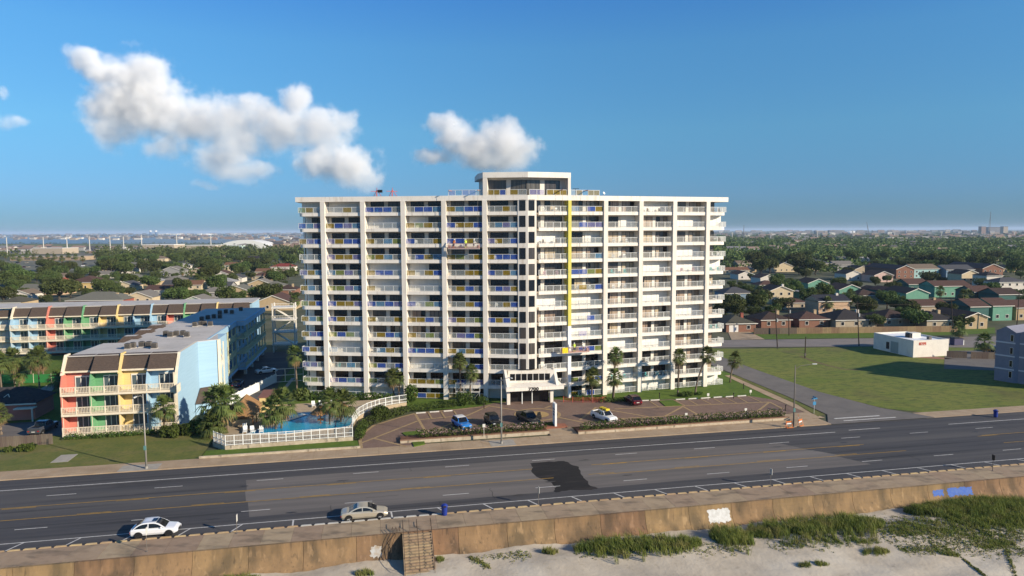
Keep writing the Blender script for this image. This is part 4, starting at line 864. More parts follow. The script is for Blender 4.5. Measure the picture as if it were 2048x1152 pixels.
# clubhouse, court, fence, drive on the left
m_dkroof = M('charcoal_roof', (0.030, 0.028, 0.030), 0.95, (0.05, 0.046, 0.046), 2, bump=.3)
ch = empty('clubhouse', W(-63.2, 129.5), TH, 'low red-walled clubhouse with charcoal hip roof and white trim', 'clubhouse')
MB().box(-6, 0, 0, 5.2, 7, 3.0).obj('wall', CC['red'], ch)
mb = MB(); e = .5; A = [(-6 - e, -e, 3), (5.2 + e, -e, 3), (5.2 + e, 7 + e, 3), (-6 - e, 7 + e, 3)]; R1, R2 = (-3, 3.5, 5.2), (2.2, 3.5, 5.2)
mb.face([A[0], A[1], R2, R1]); mb.face([A[1], A[2], R2]); mb.face([A[2], A[3], R1, R2]); mb.face([A[3], A[0], R1]); mb.face(A[::-1]); rf = mb.obj('roof', m_dkroof, ch)
MB().box(-6.5, -.58, 2.8, 5.7, -.5, 3.02).obj('fascia', m_trim, ch); MB().box(2.6, -1.6, 2.2, 5.6, -.05, 2.4).obj('porch_roof', m_trim, ch); MB().box(5.3, -1.55, 0, 5.5, -1.35, 2.2).obj('porch_post', m_trim, ch)
MB().face([(0, 1, 3.9), (.15, 1, 3.9), (.6, 1.6, 4.35), (.45, 1.6, 4.35)]).face([(.45, 1.6, 4.35), (.6, 1.6, 4.35), (1.05, 1, 3.9), (.9, 1, 3.9)]).obj('vent_trim', m_trim, rf)
struct('condo_drive', MB().sheet([(-75, 114), (-48.8, 114), (-48.8, 127), (-57, 127.8), (-75, 127)], 0.06), m_asph_old)
struct('courtyard_lawn', MB().sheet([(-120, 127), (-49, 127), (-49, 197), (-120, 197)], 0.04), m_lush)
struct('courtyard_path', MB().sheet([UV(60, 790), UV(110, 762), UV(125, 762), UV(85, 800)], 0.07), MATS['grey_concrete_pad'])
struct('condo_parking', MB().sheet([(-44, 128), (-22, 128), (-21, 140), (-21, 190), (-44, 190)], 0.05), m_asph)
tc_ = empty('tennis_screen', G(0, 768), TH + rad(-6), 'green windscreen fence around the tennis court in the condominium courtyard', 'fence')
for k in range(6): MB().box(k * 3.6 + .04, 0, .1, k * 3.6 + 3.56, .05, 1.9).obj('screen', M('green_screen', (0.03, 0.19, 0.05), 0.9), tc_, (-4, 0, 0)); MB().box(-.04, -.04, 0, .04, .04, 2.1).obj('post', m_trim, tc_, (k * 3.6 - 4, 0, 0))
m_plank = M('grey_plank', (0.11, 0.085, 0.065), 0.95, (0.16, 0.125, 0.095), 2, stretch=(4, 4, .4), rnd=.2)
wf = empty('wooden_fence', W(-60, 113.2), TH, 'weathered grey plank fence left of the condominium front', 'fence')
pk = MB().box(0, 0, 0, .29, .03, 1.7).mesh('plank', m_plank)
for k in range(37): place(pk, 'plank', wf, (k * .31, random.uniform(-.01, .01), random.uniform(-.06, .02)))
# ================================================================ POOL
DZ = .62
struct('pool_deck', MB().prism([(-24.3, 107.2), (-22.1, 104.5), (-4.0, 105.2), (-4.3, 112), (-3.3, 117.5), (0.2, 122.8), (5.2, 125.2), (4, 128.5), (-20, 128.5), (-24.3, 124)], 0, DZ), m_deck)
struct('pool_platform_wall', MB().prism([(-24.45, 107.2), (-22.15, 104.35), (-3.85, 105.05), (-3.95, 105.25), (-22.05, 104.6), (-24.2, 107.3)], 0, DZ + .12), m_wall_pale)
pp = pxpoly([(496, 868), (514, 861), (541, 846), (555, 838), (575, 829), (645, 824), (690, 828), (708, 838), (700, 852), (672, 857), (640, 860), (570, 868)], DZ)
m_pool = M('pool_water', (0.02, 0.24, 0.42), 0.08, (0.03, 0.33, 0.50), 0.35, spec=.5, bump=.15, bscale=3)
pool = struct('pool_water', MB().sheet(pp, DZ + .012), m_pool)
cop = MB(); n = len(pp); c0 = (sum(p[0] for p in pp) / n, sum(p[1] for p in pp) / n)
for i in range(n):
    a, b2 = pp[i], pp[(i + 1) % n]; o = lambda p: (p[0] + (p[0] - c0[0]) * .045, p[1] + (p[1] - c0[1]) * .06)
    A, B = o(a), o(b2); cop.face([(*a, DZ + .09), (*b2, DZ + .09), (*B, DZ + .09), (*A, DZ + .09)][::-1]); cop.face([(*a, DZ), (*b2, DZ), (*b2, DZ + .09), (*a, DZ + .09)]); cop.face([(*A, DZ), (*A, DZ + .09), (*B, DZ + .09), (*B, DZ)])
m_cope = M('pool_coping', (0.62, 0.60, 0.55), .8); cop.obj('coping', m_cope, pool)
strip(pxpoly([(548, 846), (562, 843), (580, 840), (598, 834), (612, 829)], DZ), .9, DZ + .10, m_cope, pool, 'pool_ledge'); strip(pxpoly([(570, 836), (590, 833), (606, 828)], DZ), .5, DZ + .05, M('pool_shelf', (0.30, 0.50, 0.58), .3), pool, 'pool_ledge')
# white picket fence sections round the pool
def fence_run(root, pts, h, seg, mat, z):
    for a, b2 in zip(pts, pts[1:]):
        a, b2 = Vector(a), Vector(b2); d = b2 - a; n = max(1, round(d.length / seg)); L = d.length / n; mb = MB(); mb.box(0, -.03, h - .08, L, .03, h); mb.box(0, -.03, h * .42, L, .03, h * .42 + .07); mb.box(0, -.03, .1, L, .03, .17)
        k = int(L / .19)
        for j in range(k): mb.box((j + .5) * L / k - .010, -.010, .1, (j + .5) * L / k + .010, .010, h - .05)
        me = mb.mesh('fence_panel', mat); pm_ = MB().box(-.05, -.05, 0, .05, .05, h + .06).mesh('post', mat); an = math.atan2(d.y, d.x)
        for j in range(n):
            q = a + d * j / n; w_ = (q.x - root['ou'], q.y - root['ov']); place(me, 'fence_panel', root, (*w_, z), an); place(pm_, 'post', root, (*w_, z), an)
pf = empty('pool_fence', W(-22.1, 104.5), TH, 'white picket fence on the low wall along the front of the pool', 'fence'); pf['ou'], pf['ov'] = -22.1, 104.5
fence_run(pf, [(-24.3, 107.2), (-22.1, 104.5), (-3.9, 105.15)], 1.55, 1.25, m_rail_w, DZ + .12)
pf2 = empty('pool_fence', W(-3.9, 105.2), TH, 'curved white picket fence between the pool and the drive', 'fence'); pf2['ou'], pf2['ov'] = -3.9, 105.2
fence_run(pf2, [(-3.9, 105.2), (-4.15, 112), (-3.9, 114.5), (-3.2, 117.5), (-1.9, 120.2), (.2, 122.7), (2.5, 124.2), (5.2, 125.2)], 1.5, 1.3, m_rail_w, DZ)
m_thatch = M('palm_thatch', (0.36, 0.20, 0.085), 0.95, (0.26, 0.145, 0.065), 3, stretch=(2, 2, 6), detail=8, bump=.9, bscale=12)
m_wood = M('orange_timber', (0.30, 0.13, 0.05), .8)
def thatch(mb, pts, apex, sag=.0, n=9, rnd=random.Random(5)):
    k = len(pts)
    for i in range(k):
        a, b2 = Vector(pts[i]), Vector(pts[(i + 1) % k]); ap = [Vector(x) for x in apex]; A1 = ap[i % len(ap)] if len(ap) == k else ap[0]; B1 = ap[(i + 1) % k] if len(ap) == k else ap[0]
        for t in range(n):
            p, q = a.lerp(b2, t / n), a.lerp(b2, (t + 1) / n); r1, r2 = A1.lerp(B1, t / n), A1.lerp(B1, (t + 1) / n); d1 = Vector((0, 0, rnd.uniform(-.15, .02)))
            mb.face([p + d1, q + d1, r2, r1]); mb.face([p + d1, p + d1 + Vector((0, 0, -.12)), q + d1 + Vector((0, 0, -.12)), q + d1])
    return mb
hut = empty('pool_bar', W(-22.6, 115.0, DZ), TH, 'open pool bar under a long shaggy thatched roof', 'hut')
thatch(MB(), [(-1.5, -1.7, 2.3), (3.3, -1.7, 2.3), (3.3, 6.2, 2.3), (-1.5, 6.2, 2.3)], [(.9, .6, 4.2), (.9, .6, 4.2), (.9, 5, 4.2), (.9, 5, 4.2)]).obj('roof', m_thatch, hut)
for x in (-1, 2.8):
    for y in (-1.1, 2.2, 5.6): MB().tube([(x, y, 0), (x, y, 2.5)], .1, 8).obj('post', m_wood, hut)
MB().box(-.6, .4, 0, 2.2, 4.6, 1.05).obj('counter', M('bar_counter', (0.55, 0.42, 0.26), .8), hut)
ph = empty('pump_house', W(-20.3, 123.6, DZ), TH, 'small yellow pump house with reddish flat roof by the pool', 'shed')
MB().box(0, 0, 0, 2.6, 5.5, 2.6).obj('wall', CC['yellow'], ph); MB().box(-.15, -.15, 2.6, 2.75, 5.65, 2.75).obj('roof', M('rust_roof', (0.20, 0.09, 0.07), .9), ph); MB().box(2.6, 1.0, 0, 2.66, 1.9, 2.0).obj('door', m_wwin, ph)
for i, (u, v, r, lb) in enumerate(((-9.3, 114.0, 1.6, 'thatched pool umbrella, the front one of two'), (-6.9, 117.4, 1.9, 'thatched pool umbrella, the rear one of two, nearer the curved fence'))):
    um = empty('thatched_umbrella', W(u, v, DZ), TH, lb, 'umbrella', 'thatched pool umbrellas'); ring = [(math.cos(a) * r, math.sin(a) * r, 1.95) for a in [k * PI / 5 for k in range(10)]]
    thatch(MB(), ring, [(0, 0, 3.2)], n=3).obj('canopy', m_thatch, um); MB().tube([(0, 0, 0), (0, 0, 3.0)], .09, 8).obj('post', m_wood, um); MB().box(-.5, -.5, .68, .5, .5, .74).obj('table', m_wood, um)
lng = MB().box(0, 0, .3, .62, 1.3, .36).mesh('seat', m_rail_w); lnb = MB().face([(0, 1.3, .33), (.62, 1.3, .33), (.62, 1.75, .85), (0, 1.75, .85)]).face([(0, 1.3, .29), (0, 1.75, .81), (.62, 1.75, .81), (.62, 1.3, .29)]).mesh('backrest', m_rail_w); lgl = MB().box(0, 0, 0, .05, .05, .3).mesh('leg', m_rail_w)
for i, (u, v) in enumerate(((-20.8, 110.6), (-19.6, 110.4), (-18.3, 110.2), (-21.2, 112.2), (-11.6, 124.9), (-10.2, 125.0), (-8.8, 125.0))):
    r = empty('sun_lounger', W(u, v, DZ), TH + rad(random.uniform(-15, 15)), ['white sun lounger nearest the pool bar, in the front row', 'middle white sun lounger of the front row at the pool', 'white sun lounger of the front row nearest the pool water', 'white sun lounger behind the front row, beside the pool bar', 'leftmost white sun lounger on the far deck of the pool', 'middle white sun lounger on the far deck of the pool', 'rightmost white sun lounger on the far deck of the pool'][i], 'sun lounger', 'white loungers by the pool bar' if i < 4 else 'white loungers on the far deck')
    place(lng, 'seat', r); place(lnb, 'backrest', r)
    for x, y in ((0, 0), (.57, 0), (0, 1.2), (.57, 1.2)): place(lgl, 'leg', r, (x, y, 0))
vf = empty('vinyl_wall', W(*UV(455, 812)), 0, 'pale solid boundary wall running inland between tower and condominium', 'wall'); A, B = G(452, 815), G(553, 764); d = B - A
vf.location = A; vf.rotation_euler[2] = math.atan2(d.y, d.x); nn_ = 9
for k in range(nn_): MB().box(k * d.length / nn_ + .03, -.05, 0, (k + 1) * d.length / nn_ - .03, .05, 1.8).obj('wall_panel', m_rail_w, vf); MB().box(k * d.length / nn_ - .07, -.08, 0, k * d.length / nn_ + .07, .08, 1.95).obj('post', m_rail_w, vf)
gt = empty('gate', G(552, 766), TH + rad(6), 'tall pale metal gate frame at the end of the boundary wall', 'gate')
for x in (0, 1.9, 3.9, 5.6): MB().box(x - .06, -.06, 0, x + .06, .06, 3.0).obj('post', m_wwin, gt)
for z in (.2, 1.6, 2.95): MB().box(.06, -.03, z - .05, 5.6, .03, z + .05).obj('rail', m_wwin, gt)
tx = txt('UASC', 2.6, m_white_line, 'pavement_lettering', bpy.data.objects['condo_parking'], (0, 0, 0), (0, 0, 0), .002); tx.scale = (.62, 1.0, 1); p_ = UV(532, 768); tx.location = (p_[0], p_[1], .06)
struct('tower_path', MB().sheet([UV(548, 800), UV(556, 800), UV(590, 757), UV(583, 757)], .135), MATS['grey_concrete_pad'])

# ================================================================ RETAINING WALLS, SIGN, BARRIERS
for (u0, v0, u1, v1, h, lb) in ((3.2, 102.1, 26.4, 102.3, .55, 'pale stained retaining wall under the shorter street hedge'), (30.8, 100.9, 67.8, 101.3, .55, 'pale stained retaining wall under the long street hedge')):
    r = empty('planter_wall', W(u0, v0), TH + math.atan2(v1 - v0, u1 - u0), lb, 'wall'); L = math.hypot(u1 - u0, v1 - v0)
    MB().box(0, 0, 0, L, .3, h).obj('wall', m_wall_pale, r); MB().box(-.05, -.05, h, L + .05, .36, h + .08).obj('cap', M('brick_cap', (0.30, 0.17, 0.10), .9, (0.22, 0.13, 0.08), 5), r)
    MB().box(.1, .3, .05, L - .1, 2.6, h - .05).obj('soil', M('mulch', (0.10, 0.05, 0.03), .95, (0.16, 0.07, 0.04), 4), r)
mo = empty('monument_sign', W(28.2, 105.6, .15), TH, 'tall narrow white monument sign on a brick planter', 'sign')
MB().box(-1.9, -.8, 0, 1.9, .8, .3).obj('planter', M('red_brick', (0.26, 0.10, 0.06), .9, (0.20, 0.08, 0.05), 6), mo); MB().box(-.16, -.75, .3, .16, .75, 4.0).obj('slab', M('sign_white', (0.78, 0.77, 0.73), .7), mo)
for z, w in ((2.9, .5), (2.45, .42), (2.0, .46)): MB().box(-.185, -w, z, -.16, w, z + .22).obj('lettering', M('sign_grey', (0.18, 0.18, 0.2), .7), mo)
m_red = M('barrier_red', (0.50, 0.09, 0.06), .8); m_or = M('barrier_orange', (0.60, 0.16, 0.03), .8)
bn = empty('barrier_netting', W(34.0, 119.4, .15), TH, 'red mesh safety barrier set up beside the entrance canopy', 'barrier')
pts = [(0, 1.6), (1.6, 1.0), (3.4, .4), (5.2, 0), (7.0, -.2), (8.0, .5)]
for a, b2 in zip(pts, pts[1:]):
    d = Vector(b2) - Vector(a); L = d.length; mb = MB()
    for k in range(5): mb.box(0, -.008, .1 + k * .21, L, .008, .125 + k * .21)
    for k in range(int(L / .3)): mb.box(k * .3, -.012, .1, k * .3 + .02, .012, .96)
    mb.obj('mesh_panel', m_red, bn, (*a, 0), math.atan2(d.y, d.x)); MB().box(-.04, -.04, 0, .04, .04, 1.1).obj('post', m_red, bn, (*a, 0))
for i, (x, y, lb) in enumerate(((1578, 855, 'left'), (1600, 851, 'right'), (1596, 842, 'rear'))):
    r = empty('traffic_barricade', G(x, y, .13), TH + i * .5, lb + ' one of the orange folding barricades around the street lamp by the side street', 'barricade', 'orange barricades')
    for z in (.55, .85): MB().box(-.55, -.05, z, .55, .0, z + .2).obj('board', m_or if z > .6 else m_rail_w, r)
    for sx in (-.5, .5): MB().face([(sx - .04, -.3, 0), (sx + .04, -.3, 0), (sx + .04, 0, 1.1), (sx - .04, 0, 1.1)]).face([(sx - .04, .3, 0), (sx - .04, 0, 1.1), (sx + .04, 0, 1.1), (sx + .04, .3, 0)]).obj('leg', m_or, r)
    MB().box(-.6, -.35, 0, .6, -.2, .08).obj('foot', m_or, r)
# street lamps
m_pole = M('galvanised_pole', (0.33, 0.31, 0.27), .55, metal=.3); m_pole_d = M('weathered_pole', (0.16, 0.14, 0.12), .7)
def lamp(p, h, adx, ady, label, mat):
    r = empty('street_lamp', p, 0, label, 'street lamp', 'street lamps along the far sidewalk'); MB().tube([(0, 0, 0), (0, 0, h * .5), (0, 0, h)], [.13, .10, .07], 10).obj('pole', mat, r, smooth=True)
    MB().tube([(0, 0, 0), (0, 0, .35)], .2, 10).obj('base', mat, r); MB().tube([(0, 0, h - .6), (adx * .3, ady * .3, h - .1), (adx, ady, h + .15)], .045, 6).obj('arm', mat, r)
    a = math.atan2(ady, adx); mb = MB(); mb.prism([(-.1, -.1), (.55, -.14), (.7, 0), (.55, .14), (-.1, .1)], 0, .13); mb.obj('lamp_head', M('lamp_housing', (0.55, 0.55, 0.52), .5), r, (adx, ady, h + .1), a)
    MB().box(-.16, -.2, 2.6, .16, -.1, 3.2).obj('utility_box', M('teal_box', (0.12, 0.26, 0.24), .6), r)
lamp(G(293, 937, .13), 10.3, .3, -2.2, 'street lamp before the lawn of the colourful condominium', m_pole)
lamp(G(1003, 887, .13), 10.1, 1.2, -1.0, 'street lamp standing before the shorter street hedge', m_pole)
lamp(G(1587, 855, .13), 10.2, 2.9, .2, 'street lamp with long arm at the corner of the side street', m_pole_d)
# parking signs, bins, small signs, bollards
m_signw = M('sign_face', (0.62, 0.60, 0.54), .6)
for (x, y, h, lb) in ((294, 1103, 2.5, 'next to the white SUV'), (474, 1067, 2.1, 'between the two cars on the road'), (1077, 1010, 2.2, 'below the fresh asphalt patch'), (1541, 973, 2.3, 'above the white paint patch on the seawall'), (1985, 942, 2.2, 'farthest right along the promenade')):
    r = empty('parking_sign', G(x, y, .1), TH, 'small parking sign on a thin post ' + lb, 'sign', 'parking signs on the promenade'); MB().tube([(0, 0, 0), (0, 0, h)], .03, 6).obj('post', m_pole_d if x != 1985 else m_frame, r)
    MB().box(-.02, -.22, h - .75, .02, .22, h - .02).obj('sign_plate', m_signw if x != 1985 else m_frame, r, (.05, 0, 0)); MB().prism(arc(0, 0, .12, 0, 2 * PI, 8)[:-1], -.02, .05).obj('base', m_pole_d, r)
m_bin = M('blue_bin', (0.015, 0.035, 0.22), .45)
for p, lb in ((G(889, 1030, .1), 'dark blue litter bin with domed lid on the seawall promenade'), (G(1991, 834, .06), 'blue litter bin on the far verge beside the grass field')):
    r = empty('litter_bin', p, TH, lb, 'litter bin'); MB().tube([(0, 0, 0), (0, 0, .1), (0, 0, .95), (0, 0, 1.0)], [.27, .30, .34, .37], 14).obj('body', m_bin, r, smooth=False)
    MB().tube([(0, 0, 1.0), (0, 0, 1.1), (0, 0, 1.25), (0, 0, 1.32)], [.40, .40, .28, .10], 14).obj('lid', m_bin, r); MB().box(-.16, -.41, 1.02, .16, -.3, 1.17).obj('opening', m_frame, r)
for (x, y, h, lb, z) in ((968, 872, 1.9, 'small white notice on a post in the hedge by the black off-roader', .5), (1372, 846, 1.7, 'small white notice behind the long hedge, left one', .15), (1491, 836, 1.7, 'small white notice behind the long hedge, right one', .15), (1501, 789, .9, 'white notice at the path beside the side street', .13), (1416, 800, 1.3, 'white notice on the tower lawn by the wheel stops', .12)):
    r = empty('notice', G(x, y, z), TH, lb, 'sign'); MB().box(-.025, -.025, 0, .025, .025, h).obj('post', m_signw, r); MB().box(-.22, -.05, h - .5, .22, -.026, h).obj('sign_plate', m_signw, r)
for (x, y, lb) in ((968, 818, 'black bollard lamp beside the big round bush'), (1571, 822, 'black bollard lamp at the court corner by the side street'), (1467, 797, 'black bollard lamp on the right wing lawn'), (1487, 778, 'black bollard lamp near the corner palm'), (1319, 797, 'black bollard lamp below the right wing by the upright palm')):
    r = empty('bollard', G(x, y, .13), 0, lb, 'bollard'); MB().tube([(0, 0, 0), (0, 0, 1.0)], .08, 8).obj('post', m_frame, r); MB().tube([(0, 0, 1.0), (0, 0, 1.12)], .13, 8).obj('cap', m_frame, r)
ss = empty('street_name_sign', G(1628, 828, .1), TH, 'street name post with two blue blades at the side street corner', 'sign')
MB().tube([(0, 0, 0), (0, 0, 2.6)], .035, 6).obj('post', m_signw, ss); m_blade = M('blue_blade', (0.05, 0.22, 0.40), .5); MB().box(-.55, -.02, 2.6, .55, .02, 2.85).obj('blade', m_blade, ss); MB().box(-.02, -.5, 2.86, .02, .5, 3.1).obj('blade', m_blade, ss); MB().box(-.3, -.06, 1.6, .3, -.036, 2.2).obj('sign_plate', m_blade, ss)

# ================================================================ VEHICLES
m_tyre = M('tyre', (0.014, 0.014, 0.014), .85); m_rimm = M('alloy', (0.55, 0.55, 0.55), .35, metal=.7); m_rimd = M('dark_rim', (0.04, 0.04, 0.04), .4, metal=.5)
m_cargl = M('car_glass', (0.008, 0.009, 0.011), .05, spec=.5); m_blk = M('black_plastic', (0.012, 0.012, 0.012), .6); m_hl = M('headlight_lens', (0.6, 0.62, 0.65), .1, spec=.6); m_tl = M('taillight_lens', (0.35, 0.02, 0.02), .2)
def paint_m(nm, c, metal=.15): return M(nm, c, .35, coat=.7, metal=metal)
def wheel(root, x, y, r, rim):
    s = 1 if y > 0 else -1; mb = MB(); w = .11; R_ = [(r * .62, w), (r * .93, w), (r, w * .6), (r, -w * .6), (r * .93, -w), (r * .62, -w)]; n = 18
    for (ra, ya), (rb_, yb) in zip(R_, R_[1:]):
        for k in range(n):
            a, b2 = 2 * PI * k / n, 2 * PI * (k + 1) / n
            mb.face([(math.cos(a) * ra, ya, math.sin(a) * ra), (math.cos(b2) * ra, ya, math.sin(b2) * ra), (math.cos(b2) * rb_, yb, math.sin(b2) * rb_), (math.cos(a) * rb_, yb, math.sin(a) * rb_)])
    w_ = mb.obj('wheel', m_tyre, root, (x, y, r)); rm = MB(); rm.face([(math.cos(2 * PI * k / n) * r * .62, s * w * .55, math.sin(2 * PI * k / n) * r * .62) for k in range(n)], 1)
    for k in range(5):
        a = 2 * PI * k / 5; c, q = math.cos(a), math.sin(a); rm.face([(-q * .06, s * w * .8, c * .06), (q * .06, s * w * .8, -c * .06), (c * r * .62 + q * .05, s * w * .9, q * r * .62 - c * .05), (c * r * .62 - q * .05, s * w * .9, q * r * .62 + c * .05)])
    rm.obj('rim', [rim, m_blk], w_)
def vehicle(name, label, cat, p, rz, L, Wd, H, st, gh, paint, roofp=None, rim=m_rimm, wr=.34, ax=(.82, .86), belt=.95, bed=None, arch=True, doors=2, group=None):
    """st: body stations (x/L from the rear, top height, half-width factor); gh: greenhouse x of rear base, rear top, front top, front base; bed: pickup bed span"""
    rt = empty(name, p, rz, label, cat, group); hw = Wd / 2; z0 = .24 if wr < .37 else .36; mb = MB(); rings = []
    for (fx, zt, wf) in st:
        x = (fx - .5) * L; w = hw * wf; k = len(mb.v); zb = z0 + (.12 if fx in (st[0][0], st[-1][0]) else 0)
        mb.v += [(x, -w * .90, zb), (x, -w, zb + .22), (x, -w * 1.0, min(zt - .12, belt - .15)), (x, -w * .93, zt - .03), (x, -w * .6, zt + .02), (x, w * .6, zt + .02), (x, w * .93, zt - .03), (x, w * 1.0, min(zt - .12, belt - .15)), (x, w, zb + .22), (x, w * .90, zb)]
        rings.append(k)
    for a, b2 in zip(rings, rings[1:]):
        for j in range(10): mb.f.append((a + j, b2 + j, b2 + (j + 1) % 10, a + (j + 1) % 10)[::-1]); mb.m.append(0)
    mb.f.append(tuple(rings[0] + j for j in range(10))); mb.m.append(0); mb.f.append(tuple(rings[-1] + 9 - j for j in range(10))); mb.m.append(0)
    body = mb.obj('body', paint, rt); md = body.modifiers.new('bevel', 'BEVEL'); md.width = .035; md.segments = 2; md.angle_limit = rad(20)
    rb_, rt_, ft, fb = gh; wb, wt = hw * .93, hw * .76; zt = H; zb = belt - .02
    prof_ = [Vector((rb_, zb)), Vector((rt_, zt - .07)), Vector(((rt_ + ft) / 2, zt)), Vector((ft, zt - .05)), Vector((fb, zb))]
    for _ in range(2):                                     # round the roof line
        nw = [prof_[0]]
        for a, b2 in zip(prof_, prof_[1:]): nw += [a.lerp(b2, .25), a.lerp(b2, .75)]
        prof_ = nw + [prof_[-1]]
    wz = lambda z: wb + (wt - wb) * max(0, (z - zb) / (zt - zb))
    fr_ = MB(); rf = MB(); gl = MB(); ws_ = MB(); rw_ = MB(); k = len(prof_); xm = (rt_ + ft) / 2; hi_ = zb + (zt - zb) * .80
    for a, b2 in zip(prof_, prof_[1:]):
        xs, zs, xe, ze = a.x, a.y, b2.x, b2.y; slope = min(zs, ze) < hi_
        for s in (-1, 1):
            fr_.face([(xs, s * wb, zb), (xe, s * wb, zb), (xe, s * wz(ze), ze), (xs, s * wz(zs), zs)][::s])
            b0, b1 = zb + .05, zb + .05; t0, t1 = zs - .11, ze - .11
            if t0 > b0 + .02 or t1 > b1 + .02:
                t0, t1 = max(t0, b0), max(t1, b1); e_ = .014
                for (pa, pb, ta, tb) in ([(xs, xe, t0, t1)] if not (xs < xm + .05 and xe > xm - .05) else [(xs, xm - .05, t0, t0), (xm + .05, xe, t1, t1)]):
                    if pb - pa > .01: gl.face([(pa, s * (wz(b0) + e_), b0), (pb, s * (wz(b1) + e_), b1), (pb, s * (wz(tb) + e_), tb), (pa, s * (wz(ta) + e_), ta)][::s])
        (fr_ if slope else rf).face([(xs, -wz(zs), zs), (xe, -wz(ze), ze), (xe, wz(ze), ze), (xs, wz(zs), zs)])
        if slope:
            d_ = Vector((xe - xs, ze - zs)); nn = Vector((-d_.y, d_.x)).normalized() * .014
            (ws_ if xs > xm else rw_).face([(xs + nn.x, -wz(zs) * .90, zs + nn.y), (xe + nn.x, -wz(ze) * .90, ze + nn.y), (xe + nn.x, wz(ze) * .90, ze + nn.y), (xs + nn.x, wz(zs) * .90, zs + nn.y)])
    fr_.obj('pillar_frame', paint, rt); roof = rf.obj('roof', roofp or paint, rt, smooth=True); gl.obj('side_window', m_cargl, rt); ws_.obj('windscreen', m_cargl, rt, smooth=True); rw_.obj('rear_window', m_cargl, rt, smooth=True)
    if roofp: rf.obj('roof_panel', roofp, rt, (0, 0, .012))
    sgn = (-1, 1)
    xf, xr = L / 2 - ax[0], -L / 2 + ax[1]
    for x in (xf, xr):
        for s in sgn:
            wheel(rt, x, s * (hw - .1), wr, rim)
            if arch: MB().face([(x + math.cos(t) * (wr + .07), s * (hw + .006), wr + math.sin(t) * (wr + .07)) for t in [PI * k / 10 for k in range(11)]]).obj('wheel_arch', m_blk, rt)
    zl = st[-1][1] - .12
    for s in sgn:
        MB().box(L / 2 - .16, s * hw * .62 - .18, zl - .12, L / 2 + .015, s * hw * .62 + .18, zl + .02).obj('headlight', m_hl, rt, bevel=.03); MB().box(-L / 2 - .015, s * hw * .74 - .14, st[0][1] - .28, -L / 2 + .1, s * hw * .74 + .14, st[0][1] - .1).obj('taillight', m_tl, rt, bevel=.02)
        MB().box(fb - .45, s * (hw + .0) - .1 * (s < 0), belt - .02, fb - .28, s * hw + .1 * (s > 0), belt + .14).obj('mirror', paint, rt, bevel=.03)
    MB().box(L / 2 - .05, -hw * .45, z0 + .12, L / 2 + .02, hw * .45, z0 + .34).obj('grille', m_blk, rt); MB().box(-L / 2 - .02, -.26, .62, -L / 2 + .0, .26, .74).obj('number_plate', m_signw, rt)
    if bed:
        x0, x1 = bed; MB().box(x0, -hw * .96, belt - .08, x1, -hw * .84, belt + .16).obj('bed_side', paint, rt, bevel=.02); MB().box(x0, hw * .84, belt - .08, x1, hw * .96, belt + .16).obj('bed_side', paint, rt, bevel=.02); MB().box(x0 - .06, -hw * .84, belt - .1, x0, hw * .84, belt + .16).obj('tailgate', paint, rt); MB().box(x0, -hw * .84, belt - .02, x1, hw * .84, belt + .03).obj('bed_floor', m_blk, rt)
    return rt
SEDAN = [(0, .80, .86), (.03, .93, .94), (.12, 1.02, .98), (.26, 1.0, 1), (.5, .97, 1), (.70, .95, 1), (.78, .92, .99), (.93, .80, .95), (1, .66, .84)]
SUVS = [(0, .90, .86), (.03, 1.05, .95), (.15, 1.08, 1), (.4, 1.05, 1), (.68, 1.03, 1), (.76, 1.02, .99), (.93, .92, .95), (1, .74, .84)]
BOXY = [(0, 1.05, .95), (.03, 1.1, .98), (.3, 1.1, 1), (.6, 1.1, 1), (.68, 1.1, .98), (.95, 1.05, .95), (1, .95, .9)]
TRUCK = [(0, .96, .95), (.02, 1.0, .98), (.3, 1.02, 1), (.6, 1.04, 1), (.72, 1.06, 1), (.95, 1.0, .96), (1, .86, .9)]
p1, p2 = UV(311, 1071), UV(729, 1040)
vehicle('parked_suv', 'white SUV parked on the road by the promenade', 'car', W(p1[0], 76.35), TH, 4.64, 1.85, 1.66, SUVS, (-2.05, -1.35, .35, 1.15), paint_m('paint_white', (0.80, 0.80, 0.80)), rim=m_rimd, wr=.37, belt=1.06)
sf = bpy.data.objects['parked_suv']; MB().box(-.25, -.42, 1.655, .25, .42, 1.672).obj('sunroof', m_cargl, sf)
for s in (-1, 1): MB().tube([(-1.2, s * .6, 1.66), (-1.0, s * .6, 1.72), (.1, s * .6, 1.72), (.25, s * .6, 1.66)], .02, 6).obj('roof_rail', m_rimm, sf)
sd = vehicle('parked_sedan', 'beige sedan on the road by the promenade', 'car', W(p2[0], 76.3), TH, 5.1, 1.9, 1.50, SEDAN, (-1.75, -.85, .45, 1.35), paint_m('paint_champagne', (0.55, 0.49, 0.38), .5), wr=.35, belt=1.0)
hd = TH - PI / 2
vehicle('parked_offroader', 'bright blue boxy off-roader with white roof parked behind the hedge', 'car', W(13.3, 108.4, .15), hd + rad(16), 4.5, 1.85, 1.82, BOXY, (-2.1, -1.95, .25, .75), paint_m('paint_blue', (0.02, 0.20, 0.60)), paint_m('paint_white', (0, 0, 0)), rim=m_rimd, wr=.39, belt=1.1)
vehicle('parked_offroader', 'black boxy off-roader parked behind the hedge between the blue one and the lamp', 'car', W(18.6, 109.0, .15), hd + rad(10), 4.4, 1.87, 1.84, BOXY, (-2.0, -1.9, .3, .7), paint_m('paint_black', (0.012, 0.013, 0.015)), M('soft_top', (0.045, 0.035, 0.022), .9, (0.02, 0.02, 0.018), 2), rim=m_rimd, wr=.41, belt=1.1)
